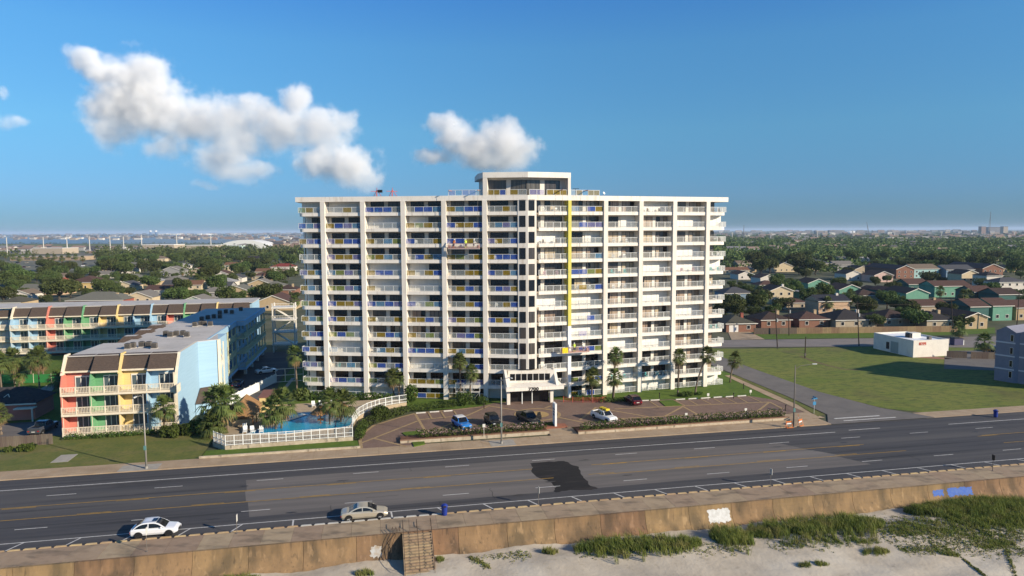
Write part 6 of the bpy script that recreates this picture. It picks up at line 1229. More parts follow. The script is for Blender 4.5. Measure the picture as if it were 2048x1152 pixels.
HOUSES = [
 (1482, 664, 62, 13, 1, 'hip', 'u', 'brick', 'olive', 'olive hip-roofed house with white garage door left of the board fence', 'redbrick', True),
 (1562, 607, 50, 11, 2, 'gable', 'v', 'cream', 'dark', 'two-storey cream house with dark gable roof and tall white chimney', 'white'),
 (1668, 628, 66, 10, 1.8, 'gable', 'u', 'peach', 'navy', 'long peach-walled house with dark blue-grey roof', 'white'),
 (1478, 598, 60, 12, 1, 'hip', 'u', 'blue', 'slate', 'grey hip-roofed bungalow close right of the tower'),
 (1594, 619, 44, 9, 1, 'hip', 'u', 'beige', 'brown', 'low brown-roofed house between the cream and peach houses'),
 (1552, 656, 62, 11, 1, 'hip', 'u', 'brick', 'choc', 'dark brown hip-roofed house behind the left part of the board fence', 'tan'),
 (1628, 655, 62, 11, 1, 'hip', 'u', 'brick', 'brown', 'brown-roofed house with tan chimney behind the board fence', 'tan'),
 (1712, 656, 86, 13, 1, 'hip', 'u', 'beige', 'dark', 'wide charcoal-roofed house with white chimney behind the board fence', 'white'),
 (1800, 653, 70, 12, 1, 'hip', 'u', 'beige', 'choc', 'chocolate-roofed house behind the fence above the white building'),
 (1636, 583, 42, 13, 1.6, 'gable', 'v', 'mint', 'choc', 'mint-green gabled house left of a lower mint gable'),
 (1702, 594, 50, 13, 1.3, 'gable', 'v', 'mint', 'brown', 'lower mint-green gabled house beside a brown roof'),
 (1618, 597, 32, 9, 1, 'flat', 'u', 'mint', 'metal', 'small flat-roofed mint-green annex'),
 (1538, 567, 36, 13, 1.2, 'gable', 'v', 'white', 'brown', 'white gabled house, right one of two in a row near the tower'),
 (1492, 559, 32, 13, 1.2, 'gable', 'v', 'white', 'brown', 'white gabled house, left one of two in a row near the tower'),
 (1474, 548, 52, 10, 1, 'gable', 'u', 'cream', 'orange', 'cream house with orange-brown roof close to the tower'),
 (1540, 580, 44, 10, 1, 'hip', 'u', 'tan', 'brown', 'brown-roofed tan bungalow below the white gables'),
 (1708, 561, 34, 13, 1.5, 'gable', 'v', 'white', 'dark', 'white gabled house with dark roof in the middle of the right-hand estate'),
 (1767, 564, 40, 13, 1.5, 'gable', 'v', 'pink', 'brown', 'pale pink gabled house with brown roof'),
 (1740, 603, 52, 11, 1, 'hip', 'u', 'beige', 'choc', 'chocolate hip-roofed bungalow beside the big mint gable row'),
 (1834, 611, 48, 15, 1.9, 'gable', 'v', 'mint', 'dark', 'big bright mint-green gabled house'),
 (1797, 603, 36, 15, 1.6, 'gable', 'v', 'teal', 'brown', 'dark teal gabled house left of the big mint one'),
 (1770, 599, 30, 14, 1.5, 'gable', 'v', 'teal', 'choc', 'small dark teal gabled house, leftmost of its row'),
 (1866, 629, 68, 10, 1.2, 'gable', 'u', 'beige', 'brown', 'beige house with brown roof and tan chimney in front of the big mint gable', 'tan'),
 (1905, 594, 78, 11, 1.9, 'gable', 'u', 'mint', 'brown', 'long mint-green house with brown roof'),
 (1838, 582, 44, 12, 1.3, 'gable', 'u', 'teal', 'brown', 'teal house with brown roof behind the long mint one'),
 (1941, 574, 40, 11, 2.6, 'gable', 'v', 'cream', 'dark', 'tall beige gabled house with two upper windows'),
 (1988, 578, 34, 10, 2.6, 'hip', 'u', 'white', 'dark', 'tall white house with dark hip roof'),
 (2026, 586, 62, 10, 2, 'hip', 'u', 'white', 'slate', 'long white house with grey roof at the right edge'),
 (1968, 608, 44, 11, 1.9, 'gable', 'u', 'teal', 'brown', 'teal townhouse with brown roof, upper left of the right-hand row'),
 (2018, 614, 46, 11, 1.9, 'gable', 'u', 'teal', 'choc', 'teal townhouse with chocolate roof at the upper right'),
 (1958, 643, 40, 11, 1.9, 'gable', 'u', 'teal', 'brown', 'teal townhouse with brown roof behind the tan gabled house'),
 (2004, 641, 42, 11, 1.9, 'gable', 'u', 'mint', 'brown', 'mint townhouse with brown roof right of the tan gabled house'),
 (2052, 640, 44, 11, 1.6, 'gable', 'u', 'tan', 'brown', 'tan house with brown roof cut by the right edge'),
 (1952, 658, 48, 15, 1.4, 'gable', 'v', 'tan', 'choc', 'tan gabled house on the corner at the right end of the board fence'),
 (1884, 657, 66, 13, 1, 'hip', 'u', 'beige', 'dark', 'black-roofed house behind the right part of the board fence', 'tan'),
 (1810, 557, 38, 34, 2.2, 'gable', 'v', 'brick', 'navy', 'brick-gabled apartment block with long dark roof, left one'),
 (1852, 556, 54, 14, 2.2, 'gable', 'u', 'aqua', 'tan', 'pale aqua apartment wing with brown-grey roof'),
 (1985, 555, 44, 34, 2.2, 'gable', 'v', 'brick', 'navy', 'brick-gabled apartment block with long dark roof, right one'),
 (1920, 556, 60, 14, 2.0, 'gable', 'u', 'blue', 'slate', 'grey apartment wing between the aqua wing and the right brick gable'),
 (1640, 541, 48, 13, 2, 'hip', 'u', 'cream', 'slate', 'two-storey cream house with slate roof at the edge of the woods'),
 (1690, 541, 40, 14, 1.6, 'gable', 'u', 'grey', 'grey', 'house with broad light-grey roof at the edge of the woods'),
 (1532, 533, 46, 14, 1.2, 'gable', 'u', 'white', 'metal', 'house with pale metal roof near the woods'),
 (1568, 544, 44, 12, 1.4, 'gable', 'v', 'cream', 'choc', 'cream house with dark gable under the woods'),
 (1495, 535, 40, 12, 1.2, 'gable', 'u', 'beige', 'tan', 'beige house with tan roof near the tower and woods'),
 (1726, 548, 36, 13, 1.2, 'gable', 'v', 'beige', 'dark', 'dark-roofed house between the light-grey roof and the brick apartments'),
 (164, 579, 54, 18, 1.5, 'hip', 'u', 'yellow', 'brown', 'large yellow house with steep brown hip roof on the left', None),
 (110, 563, 36, 11, 1.1, 'gable', 'u', 'redbrick', 'tan', 'red brick house with tan roof on the far left'),
 (82, 590, 84, 13, 1, 'gable', 'u', 'peach', 'greyg', 'long peach house with grey-green roof on the left'),
 (18, 618, 44, 13, 1, 'hip', 'u', 'tan', 'olive', 'olive-roofed house at the left edge behind the rear condominium'),
 (190, 613, 108, 15, 1, 'hip', 'u', 'redbrick', 'greyg', 'wide grey-roofed house just behind the rear condominium roof', 'tan'),
 (276, 607, 56, 13, 1, 'gable', 'v', 'cream', 'grey', 'cream gabled house with white garage behind the rear condominium', None, True),
 (225, 592, 34, 11, 1, 'hip', 'u', 'tan', 'olive', 'small olive hip-roofed house in the trees on the left'),
 (342, 553, 42, 13, 1.5, 'gable', 'v', 'grey', 'grey', 'pale grey gabled house among the trees, mid left'),
 (440, 557, 30, 12, 1.2, 'gable', 'v', 'white', 'brown', 'small white gabled house among the trees'),
 (419, 572, 30, 11, 1.1, 'gable', 'v', 'redbrick', 'brown', 'red brick cottage with white trim among the trees'),
 (463, 545, 30, 12, 1.1, 'gable', 'v', 'cream', 'orange', 'cream house with orange roof among the trees'),
 (565, 542, 46, 12, 1.3, 'hip', 'u', 'white', 'red', 'white house with bright red tile roof beside the tower'),
 (505, 524, 42, 14, 1.3, 'hip', 'u', 'cream', 'dark', 'dark-roofed cream house high in the left woods'),
 (472, 594, 56, 13, 1, 'gable', 'v', 'tan', 'greyg', 'tan gabled house with grey roof left of the tower'),
 (388, 615, 48, 12, 1, 'gable', 'v', 'palemint', 'grey', 'pale mint gabled house just behind the rear condominium'),
 (546, 621, 84, 15, 1, 'gable', 'v', 'tan', 'brown', 'big brown-shingled gabled house behind the stair tower'),
 (570, 590, 40, 13, 1, 'hip', 'u', 'brick', 'choc', 'brick house with chocolate hip roof and chimney left of the tower', 'tan'),
 (322, 591, 60, 11, 1, 'gable', 'u', 'white', 'brown', 'long white house with brown roof, mid left'),
 (348, 579, 44, 11, 1, 'gable', 'u', 'blue', 'slate', 'blue-grey house with slate roof, mid left'),
 (40, 600, 40, 11, 1, 'gable', 'v', 'white', 'tan', 'white gabled house at the far left among trees'),
 (420, 596, 44, 12, 1, 'hip', 'u', 'grey', 'grey', 'grey hip-roofed house behind the rear condominium, centre'),
 (310, 523, 40, 14, 1.2, 'hip', 'u', 'cream', 'tan', 'tan-roofed house high in the left woods'),
 (255, 537, 38, 13, 1, 'gable', 'u', 'white', 'greyg', 'white house with grey-green roof on the upper left'),
 (520, 560, 34, 12, 1, 'hip', 'u', 'beige', 'brown', 'beige bungalow with brown roof left of the tower, in trees'),
]
KEEP = []; HL = []
_xh = random.Random(61); EXTRA = []
for i in range(64):
    lft = i < 32
    for _ in range(40):
        px = _xh.uniform(205, 585) if lft else _xh.uniform(1455, 2046); py = _xh.uniform(506, 585) if lft else _xh.uniform(503, 548)
        if all(abs(px - q[0]) > 24 or abs(py - q[1]) > 8 for q in EXTRA + [h_[:2] for h_ in HOUSES]): break
    EXTRA.append((px, py, _xh.uniform(18, 30) * (py - 462) / 75, 11, 1, _xh.choice(('hip', 'gable', 'gable')), _xh.choice('uv'), _xh.choice(('white', 'cream', 'beige', 'tan', 'white', 'grey')), _xh.choice(('grey', 'tan', 'greyg', 'brown', 'slate', 'metal', 'orange')), 'pale house half hidden among the ' + ('left' if lft else 'right') + '-hand trees'))
for hrow in HOUSES + EXTRA:
    kw = {}
    r, p, w, h = house(*hrow[:10], *(hrow[10:11] or (None,)), *(hrow[11:12] or (False,)))
    HL.append(((p.x, p.y + hrow[3] / 2), hrow[9])) if hrow in HOUSES else None; KEEP.append((p.x, p.y + hrow[3] / 2, max(w, hrow[3]) * .55, p.y))

# ================================================================ TREES OF THE ESTATES
def clear(p, rad_):
    for (x, y, r, f_) in KEEP:
        if (p.x - x) ** 2 + (p.y - y) ** 2 < (r + rad_ * .55) ** 2: return False
        # do not hide a house front: a tree close in front and tall
        if abs(p.x - x * p.y / y) < r * .55 and 0 < f_ - p.y < 10 + p.y * .03: return False
    return True
rt = random.Random(99); TP = []
def grow(x0, x1, y0, y1, n, label, group, dmin=6, dmax=12, dmul=1.0, gap=.62, pale=.2, near=False):
    k = 0; tries = 0
    while k < n and tries < n * 25:
        tries += 1; px = rt.uniform(x0, x1); py = y0 + (y1 - y0) * rt.random() ** 1.0; p = G(px, py, 0); dia = rt.uniform(dmin, dmax) * dmul
        if not clear(p, dia / 2): continue
        if any((p.x - a) ** 2 + (p.y - b2) ** 2 < ((dia + c) / 2 * gap) ** 2 for a, b2, c in TP): continue
        TP.append((p.x, p.y, dia)); vr = rt.choice((0, 4)) if rt.random() < pale else rt.choice((1, 2, 3, 5, 6, 7)); lb_ = label
        if near:
            (hx, hy), hl = min(HL, key=lambda q: (q[0][0] - p.x) ** 2 + (q[0][1] - p.y) ** 2); dx, dy = p.x - hx * p.y / hy, p.y - hy
            rel = ('right of' if dx > 0 else 'left of') if abs(dx) > abs(dy) * .7 else ('behind' if dy > 0 else 'in front of')
            for cutw in (' with', ' among', ' behind', ' at ', ' beside', ' in ', ' between', ' left of', ' close', ' just', ' below', ' right of', ' under', ','):
                if len(hl.split()) > 8 and cutw in hl: hl = hl[:hl.index(cutw)]
            lb_ = ('small ' if dia < 6 else 'large ' if dia > 8.5 else '') + ('pale green' if vr in (0, 4) else 'dark green') + ' tree ' + rel + ' the ' + hl
        tree(p, dia, dia * rt.uniform(.6, .95), lb_, group, vr); k += 1
grow(5, 590, 556, 612, 75, 'rounded dark green tree between the houses on the left', 'trees between the left-hand houses', 5, 11, near=True)
grow(200, 590, 515, 556, 60, 'dense green tree of the left-hand woods', 'trees of the left-hand woods', 8, 15)
grow(-40, 200, 538, 560, 14, 'spreading tree at the edge of the car park on the far left', 'trees at the far left car park', 8, 13)
grow(1450, 2060, 552, 650, 84, 'dark tree between the houses of the right-hand estate', 'trees between the right-hand houses', 4, 9, near=True)
grow(1450, 2060, 520, 552, 60, 'dark tree along the near edge of the right-hand woods', 'trees at the edge of the right-hand woods', 8, 15)
for (px, py, dia, lb) in ((120, 603, 15, 'broad dark tree right behind the rear condominium on the left'), (40, 573, 15, 'wide tree with pale branching trunk on the far left'), (1925, 657, 6, 'round dark bush-like tree at the corner house'), (1830, 655, 8, 'dark leafy tree before the board fence roofs'), (1750, 655, 6, 'dark tree behind the fence above the white building')):
    tree(G(px, py), dia, dia * .7, lb, None, 5)
for (px, py, pt, lb) in ((1968, 708, 676, 'dark palm-like tree in the parking lot beside the grey building'), (1918, 676, 652, 'small palm at the end of the board fence')):
    p = G(px, py); palm(p, CAMH - (pt - 458) / F * p.y - 1, (0, 0), lb, var=1, sc=1.3)
for i, (px, py, pt) in enumerate(((1655, 628, 606), (1525, 612, 594), (1700, 616, 590), (1805, 626, 607), (1925, 612, 592), (1935, 610, 593), (1880, 596, 585), (250, 575, 560), (405, 575, 548), (395, 577, 552), (365, 556, 538), (590, 632, 598))):
    p = G(px, py); palm(p, max(3.5, CAMH - (pt - 461) / F * p.y), (0, 0), 'palm among the houses of the ' + ('right-hand estate' if px > 1000 else 'left-hand streets'), 'palms among the ' + ('right-hand' if px > 1000 else 'left-hand') + ' houses', var=i, sc=1.4)
# cars and dumpster in the lot
du = empty('dumpster', G(1918, 691), TH, 'dark purple dumpster with a white frame in the parking lot behind the white building', 'dumpster'); MB().box(-1.5, 0, .1, 1.3, 1.6, 1.9).obj('body', M('dumpster_purple', (.06, .055, .11), .7), du); MB().box(-1.55, -.05, 1.9, 1.35, 1.65, 2.0).obj('lid', m_blk, du); MB().box(1.4, 0, 0, 1.6, 1.6, 1.4).obj('frame', m_rail_w, du)
for i, (x, y) in enumerate(((1985, 703), (1996, 704))): vehicle('parked_sedan', ('left' if i == 0 else 'right') + ' one of two dark cars in the lot beside the grey building', 'car', G(x, y), TH + PI / 2, 4.6, 1.8, 1.5, SEDAN, (-1.65, -.9, .4, 1.25), MATS['paint_black'], wr=.34, belt=.98)
vehicle('parked_sedan', 'grey car on the drive of the slate bungalow', 'car', G(1469, 607), TH, 4.6, 1.8, 1.5, SEDAN, (-1.65, -.9, .4, 1.25), MATS['paint_grey'], wr=.34, belt=.98)
# ================================================================ FAR LANDSCAPE
rf_ = random.Random(404)
struct('bay_water', MB().sheet([UV(-900, 488.5), UV(600, 487), UV(1450, 475), UV(600, 470), UV(-900, 473)], .2), M('bay_water', (0.10, 0.125, 0.14), .35, spec=.4))
struct('marsh_field', MB().sheet([UV(-300, 506), UV(620, 502), UV(620, 487.2), UV(-300, 489.2)], .12), M('marsh_grass', (0.13, 0.145, 0.045), .95, (0.10, 0.12, 0.05), .01, detail=6))
struct('car_park', MB().sheet([UV(-200, 545), UV(190, 541), UV(215, 520), UV(-200, 524)], .12), M('pale_lot', (0.17, 0.155, 0.13), .95, (0.11, 0.115, 0.07), .04))
struct('car_park', MB().sheet([UV(150, 512), UV(300, 511), UV(300, 503), UV(150, 504)], .14), MATS['pale_lot'])
def woodland(name, label, zones, mat, q=24):
    mb = MB(); rnd = random.Random(5)
    for (x0, x1, y0, y1, n, s0, s1) in zones:
        for _ in range(n):
            px, py = rnd.uniform(x0, x1), rnd.uniform(y0, y1); p = G(px, py); d = rnd.uniform(s0, s1) * (1 + p.y / 4000); h = d * rnd.uniform(.45, .7)
            if y1 > 525 and (not clear(p, d / 2) or any((p.x - a) ** 2 + (p.y - b2) ** 2 < 40 for a, b2, c in TP)): continue
            lob = [(rnd.uniform(-.25, .25) * d, rnd.uniform(-.25, .25) * d, h * rnd.uniform(.45, .7), d * rnd.uniform(.25, .4)) for _ in range(3)]
            for lx, ly, lz, lr in lob: leaf_ball(mb, rnd, (p.x + lx, p.y + ly, lz), lr, lr, lr * .75, q // 3, d * .115, shell=.8, zmin=.2)
    o = mb.obj(name, mat); o['kind'] = 'stuff'; tag(o, label, 'trees'); return o
woodland('woodland', 'dense belt of dark trees across the right-hand distance', [(1380, 2300, 500, 524, 1300, 9, 15), (1380, 2300, 522, 548, 320, 7, 12), (1380, 2300, 484, 500, 2400, 9, 15), (1380, 2300, 474, 485, 1300, 8, 13), (600, 1380, 478, 520, 500, 9, 15), (1380, 2300, 464, 474, 900, 5, 9)], m_leaf)
woodland('woodland', 'belt of trees across the left-hand middle distance', [(195, 620, 499, 522, 520, 8, 14), (195, 620, 520, 556, 170, 6, 10), (-60, 60, 508, 516, 20, 8, 12), (-200, 620, 470, 474, 500, 5, 9), (-200, 620, 486.5, 488.2, 150, 3, 5), (-200, 190, 500, 512, 60, 4, 8)], m_leaf)
woodland('far_shore', 'thin dark shoreline along the far horizon', [(-600, 2600, 463.6, 466.5, 900, 6, 12)], m_leaf, 12)
# far town: too many and too small to tell apart, one mass of little blocks
FTM = [M('ft_' + str(i), c, .9) for i, c in enumerate(((.62, .58, .52), (.40, .33, .25), (.20, .19, .19), (.28, .19, .15), (.34, .33, .32), (.09, .085, .085)))]
def far_town(label, zones):
    mb = MB()
    for (x0, x1, y0, y1, n, w0, w1, h0, h1) in zones:
        for _ in range(n):
            p = G(rf_.uniform(x0, x1), rf_.uniform(y0, y1)); k = 1 + p.y / 6000; w, d, h = rf_.uniform(w0, w1) * k, rf_.uniform(8, 14) * k, rf_.uniform(h0, h1) * k; mi = rf_.choice((0, 1, 2, 2, 3, 4, 5)); mb.box(p.x - w / 2, p.y, 0, p.x + w / 2, p.y + d, h, mi)
            if rf_.random() < .6: r = rf_.choice((5, 2, 3)); a = [(p.x - w / 2, p.y - .5, h), (p.x + w / 2, p.y - .5, h), (p.x + w / 2, p.y + d / 2, h + d * .2), (p.x - w / 2, p.y + d / 2, h + d * .2)]; mb.face(a, r)
    o = mb.obj('far_town', FTM); o['kind'] = 'stuff'; tag(o, label, 'town')
far_town('scattered houses and low blocks of the far town on the right', [(1400, 2300, 470, 483, 230, 10, 22, 4, 9), (1400, 2300, 463.5, 470, 130, 12, 40, 5, 12), (1450, 2100, 484, 510, 80, 10, 18, 4, 7)])
far_town('far houses beyond the water on the left', [(-200, 600, 472, 480, 230, 10, 24, 4, 8), (-200, 600, 467, 471, 120, 12, 40, 4, 8), (480, 600, 484, 498, 70, 8, 20, 4, 9), (-20, 300, 498, 507, 60, 8, 22, 3, 6)])
def blk(nm, px, py, wpx, hpx, dep, mat, label, cat='building', roofm=None, wins=0):
    p = G(px, py); w = wpx / F * p.y; h = hpx / F * p.y; r = empty(nm, p, 0, label, cat); MB().box(-w / 2, 0, 0, w / 2, dep, h).obj('wall', mat, r); MB().box(-w / 2 - .3, -.3, h, w / 2 + .3, dep + .3, h + max(.5, h * .08)).obj('roof', roofm or FTM[0], r)
    for i in range(wins): MB().box(-w / 2 + w * (i + .25) / wins, -.15, h * .3, -w / 2 + w * (i + .75) / wins, -.02, h * .7).obj('window', FTM[5], r)
    return r
m_fw = M('far_white_metal', (0.74, 0.72, 0.68), .7)
p = G(487, 497); w = 112 / F * p.y; r = empty('hangar', p, 0, 'big white arched hangar on the left horizon side', 'hangar'); n = 16; mb = MB(); hh = 17 / F * p.y
pr_ = [(-w / 2 + w * i / n, 3 + (hh - 3) * math.sin(PI * i / n) ** .8) for i in range(n + 1)]
for a, b2 in zip(pr_, pr_[1:]): mb.face([(a[0], 0, a[1]), (b2[0], 0, b2[1]), (b2[0], 60, b2[1]), (a[0], 60, a[1])])
mb.obj('roof', m_fw, r); MB().face([(x, 0, z) for x, z in pr_] + [(w / 2, 0, 0), (-w / 2, 0, 0)]).obj('wall', m_fw, r); MB().face([(-w * .12, -.3, 0), (w * .18, -.3, 0), (w * .18, -.3, hh * .45), (w * .03, -.3, hh * .6), (-w * .12, -.3, hh * .45)]).obj('hangar_door', FTM[2], r)
blk('warehouse', 316, 503, 64, 13, 40, FTM[1], 'cream warehouse left of the hangar', 'warehouse', m_fw); blk('warehouse', 400, 500, 62, 9, 40, FTM[1], 'tan warehouse between the cream one and the hangar', 'warehouse', m_fw); blk('warehouse', 95, 508, 60, 11, 40, FTM[1], 'beige warehouse on the far left', 'warehouse', FTM[0]); blk('warehouse', 90, 521, 140, 7, 30, M('ft_tan', (.36, .27, .18), .9), 'long tan low building above the car park', 'warehouse', FTM[1], 6); blk('warehouse', 20, 508, 44, 7, 30, FTM[2], 'grey shed at the left edge', 'warehouse'); blk('warehouse', 468, 499, 30, 8, 20, M('ft_aqua', (.40, .50, .46), .8), 'pale aqua annex before the hangar', 'warehouse', m_fw)
blk('warehouse', 1795, 483, 40, 7, 40, FTM[1], 'cream long building in the right-hand distance', 'warehouse'); blk('warehouse', 1845, 483, 22, 5, 30, FTM[0], 'small white long building in the right-hand distance', 'warehouse'); blk('warehouse', 1900, 484, 36, 6, 30, FTM[1], 'beige long building in the far right-hand town', 'warehouse'); blk('warehouse', 2018, 515, 42, 8, 16, FTM[0], 'pale long building among the right-hand trees', 'warehouse')
blk('tower_block', 1967, 468, 9, 14, 30, FTM[3], 'left pinkish end block of the far hospital', 'tower block', FTM[2]); blk('tower_block', 1990, 467, 26, 12, 60, FTM[2], 'dark wide middle block of the far hospital', 'tower block', FTM[5]); blk('tower_block', 2011, 468, 9, 14, 30, FTM[1], 'beige right end block of the far hospital', 'tower block', FTM[2])
blk('tower_block', 1640, 468, 15, 6, 40, FTM[2], 'grey block left of the far arena', 'tower block'); blk('tower_block', 1672, 468, 24, 7, 40, FTM[2], 'wider grey block beside the far arena', 'tower block', FTM[3])
p = G(1707, 468); w = 26 / F * p.y; r = empty('arena', p, 0, 'white domed arena on the right horizon', 'arena'); mb = MB()
for i in range(12):
    for j in range(4):
        f = lambda a, c: (math.cos(a * PI / 6) * w / 2 * math.cos(c * PI / 8), math.sin(a * PI / 6) * w / 2 * math.cos(c * PI / 8) + w / 2, w * .08 + math.sin(c * PI / 8) * w * .16); mb.face([f(i, j), f(i + 1, j), f(i + 1, j + 1), f(i, j + 1)])
mb.obj('roof', m_fw, r); MB().prism(arc(0, w / 2, w / 2, 0, 2 * PI, 16)[:-1], 0, w * .08).obj('wall', FTM[0], r)
m_mono = M('steel_monopole', (0.52, 0.49, 0.44), .6)
for i, (px, yb, yt) in enumerate(((15, 513, 475), (88, 508, 474), (135, 507, 473), (180, 506, 472.5), (221, 506, 472), (248, 506, 473), (284, 503, 470), (354, 497, 469), (422, 496, 471), (1464, 483, 465), (1541, 481, 466), (1634, 481, 461), (1705, 479, 461), (1788, 477, 465), (1882, 478, 463), (2028, 475, 463))):
    p = G(px, yb); h = (yb - yt) / F * p.y; r = empty('power_pylon', p, 0, f'{NUM[i + 1] if i < 9 else NUM[i - 8]} tall steel power pole from the left in the {"left" if i < 9 else "right"}-hand distance', 'power pole', 'steel power poles in the distance'); k = p.y / 900
    MB().tube([(0, 0, 0), (0, 0, h)], [.75 * k, .45 * k], 8).obj('pole', m_mono, r)
    for z in (.86, .93, .99): MB().box(-1.6 * k, -.12 * k, h * z - .12 * k, 1.6 * k, .12 * k, h * z + .12 * k).obj('crossarm', m_mono, r)
for px, yb, yt, lb in ((1978, 488, 424, 'slender radio mast above the far hospital'), (1487, 490, 450, 'thin mast on the right horizon near the tower'), (1743, 490, 444, 'leaning crane boom on the right horizon')):
    p = G(px, yb); h = (yb - yt) / F * p.y; r = empty('radio_mast', p, 0, lb, 'mast'); lx = -h * .25 if 'crane' in lb else 0
    MB().tube([(0, 0, 0), (lx, 0, h)], [p.y / 2200, p.y / 3600], 5).obj('mast', FTM[2], r); MB().tube([(-h * .12, 0, 0), (lx * .9, 0, h * .9)], p.y / 9000, 4).obj('guy_wire', FTM[2], r)
for px, lb in ((301, 'left'), (312, 'right')):
    p = G(px, 470); k = p.y / F; r = empty('storage_tank', p, 0, lb + ' one of two blue water tanks with white tops on the left horizon', 'tank'); MB().tube([(0, 0, 0), (0, 0, 6 * k)], 2.0 * k, 12).obj('shell', M('tank_blue', (.05, .12, .25), .6), r); MB().tube([(0, 0, 6 * k), (0, 0, 9 * k), (0, 0, 9.6 * k)], [2.3 * k, 2.1 * k, .6 * k], 12).obj('cap', m_fw, r)
for i, (px, w_) in enumerate(((324, 16), (346, 16), (398, 8), (408, 8), (465, 8), (478, 8))): blk('storage_tank', px, 470, w_, 2.6, 200, m_fw, f'{NUM[i + 1]} long white shed from the left along the left horizon', 'shed')
# parked cars of the far-left lot: simple, a few pixels each
PC = [MATS[k] for k in ('paint_white', 'paint_black', 'paint_grey', 'paint_blue', 'paint_maroon', 'paint_champagne')]
cbm = [MB().box(-2.2, -.9, .3, 2.2, .9, .95).mesh('body', m) for m in PC]; cgm = MB().face([(-1.6, -.8, .95), (1.1, -.8, .95), (.6, -.65, 1.45), (-1.2, -.65, 1.45)]).face([(1.1, .8, .95), (-1.6, .8, .95), (-1.2, .65, 1.45), (.6, .65, 1.45)]).face([(1.1, -.8, .95), (1.1, .8, .95), (.6, .65, 1.45), (.6, -.65, 1.45)]).face([(-1.6, .8, .95), (-1.6, -.8, .95), (-1.2, -.65, 1.45), (-1.2, .65, 1.45)]).face([(-1.2, -.65, 1.45), (.6, -.65, 1.45), (.6, .65, 1.45), (-1.2, .65, 1.45)]).mesh('cabin', m_cargl)
for i in range(46):
    px, py = (rf_.uniform(0, 175), rf_.choice((526.5, 529, 532.5, 535))) if i < 34 else (rf_.uniform(160, 290), rf_.uniform(504, 509)); p = G(px, py); r = empty('parked_car', p, TH + PI / 2 + rf_.uniform(-.05, .05), 'car parked in the rows of the far-left car park' if i < 34 else 'car parked below the power poles on the far left', 'car', 'cars in the far-left car park' if i < 34 else 'cars below the far power poles'); place(rf_.choice(cbm), 'body', r); place(cgm, 'cabin', r)
for i in range(12):
    p = G(12 + i * 14, 524 + (i % 3) * 4); palm(p, 7.5, (0, 0), 'palm standing in the rows of the far-left car park', 'palms in the far-left car park', var=i, sc=1.7)

# ================================================================ DUNE GRASS
m_dune = M('dune_grass', (0.20, 0.22, 0.045), .8, (0.11, 0.155, 0.030), .7, trans=.25, wpos=True, extra=[((0.32, 0.27, 0.10), .6, (1, 1, 1), .52, .66, .6)])
m_vine = M('beach_vine', (0.14, 0.18, 0.03), .8, (0.20, 0.18, 0.06), 1.5, trans=.2, wpos=True)
def tuft(mb, rnd, u, v, h, n, spread, mi=0):
    for _ in range(n):
        a, q = rnd.uniform(0, 6.28), math.sqrt(rnd.random()) * spread; x, y = u + math.cos(a) * q, v + math.sin(a) * q; z = beach_z(x, y) - .05; hh = h * rnd.uniform(.5, 1.15); lx, ly = rnd.gauss(-.12, .22) * hh, rnd.gauss(.05, .2) * hh; w = rnd.uniform(.012, .026); c, s = math.cos(a * 3), math.sin(a * 3)
        m_ = (x + lx * .35, y + ly * .35, z + hh * .6); t = (x + lx * 1.1, y + ly * 1.1, z + hh * .95)
        mb.face([(x - c * w, y - s * w, z), (x + c * w, y + s * w, z), (m_[0] + c * w, m_[1] + s * w, m_[2]), (m_[0] - c * w, m_[1] - s * w, m_[2])], mi); mb.face([(m_[0] - c * w, m_[1] - s * w, m_[2]), (m_[0] + c * w, m_[1] + s * w, m_[2]), t], mi)
rg = random.Random(12)
def dune(label, areas):
    mb = MB()
    for (px0, py0, px1, py1, wv, n, h) in areas:
        a, b2 = UV(px0, py0, -2.3), UV(px1, py1, -2.3)
        for i in range(n):
            t = rg.random(); e_ = min(1, 4 * t * (1 - t) + .25); u = a[0] + (b2[0] - a[0]) * t; v = a[1] + (b2[1] - a[1]) * t + rg.gauss(0, wv * .42) * e_
            if v > 69.2: v = 69.2 - abs(rg.gauss(0, .3))
            tuft(mb, rg, u, v, h * (.55 + .6 * e_ * rg.uniform(.6, 1.1)), 16, .28)
    o = mb.obj('dune_grass', m_dune, None, (0, 0, 0), TH); o['kind'] = 'stuff'; tag(o, label, 'grass')
dune('long dense dune grass along the foot of the seawall, middle', [(1150, 1104, 1400, 1092, 2.3, 460, 1.05), (1425, 1085, 1500, 1078, 2.3, 200, 1.2), (1500, 1072, 1765, 1052, 3.0, 640, 1.15)])
dune('thick dune grass at the right below the blue paint', [(1815, 1030, 2075, 1012, 3.2, 900, 1.3), (1900, 1048, 2075, 1040, 3.0, 480, .75)])
dune('small grass tufts in the bare sand', [(425, 1150, 520, 1148, .8, 60, .75), (715, 1150, 745, 1149, .4, 26, .7), (1085, 1108, 1115, 1106, .4, 26, .7), (1600, 1128, 1622, 1126, .25, 16, .45), (1632, 1124, 1655, 1126, .25, 18, .45), (1725, 1103, 1775, 1100, .5, 50, .5), (1880, 1105, 1920, 1104, .4, 30, .4), (1960, 1090, 2030, 1080, .7, 70, .4), (870, 1092, 884, 1118, .5, 50, .4), (1780, 1070, 2048, 1050, 3.5, 330, .42), (1560, 1090, 1760, 1082, 1.5, 120, .4)])
mb = MB()
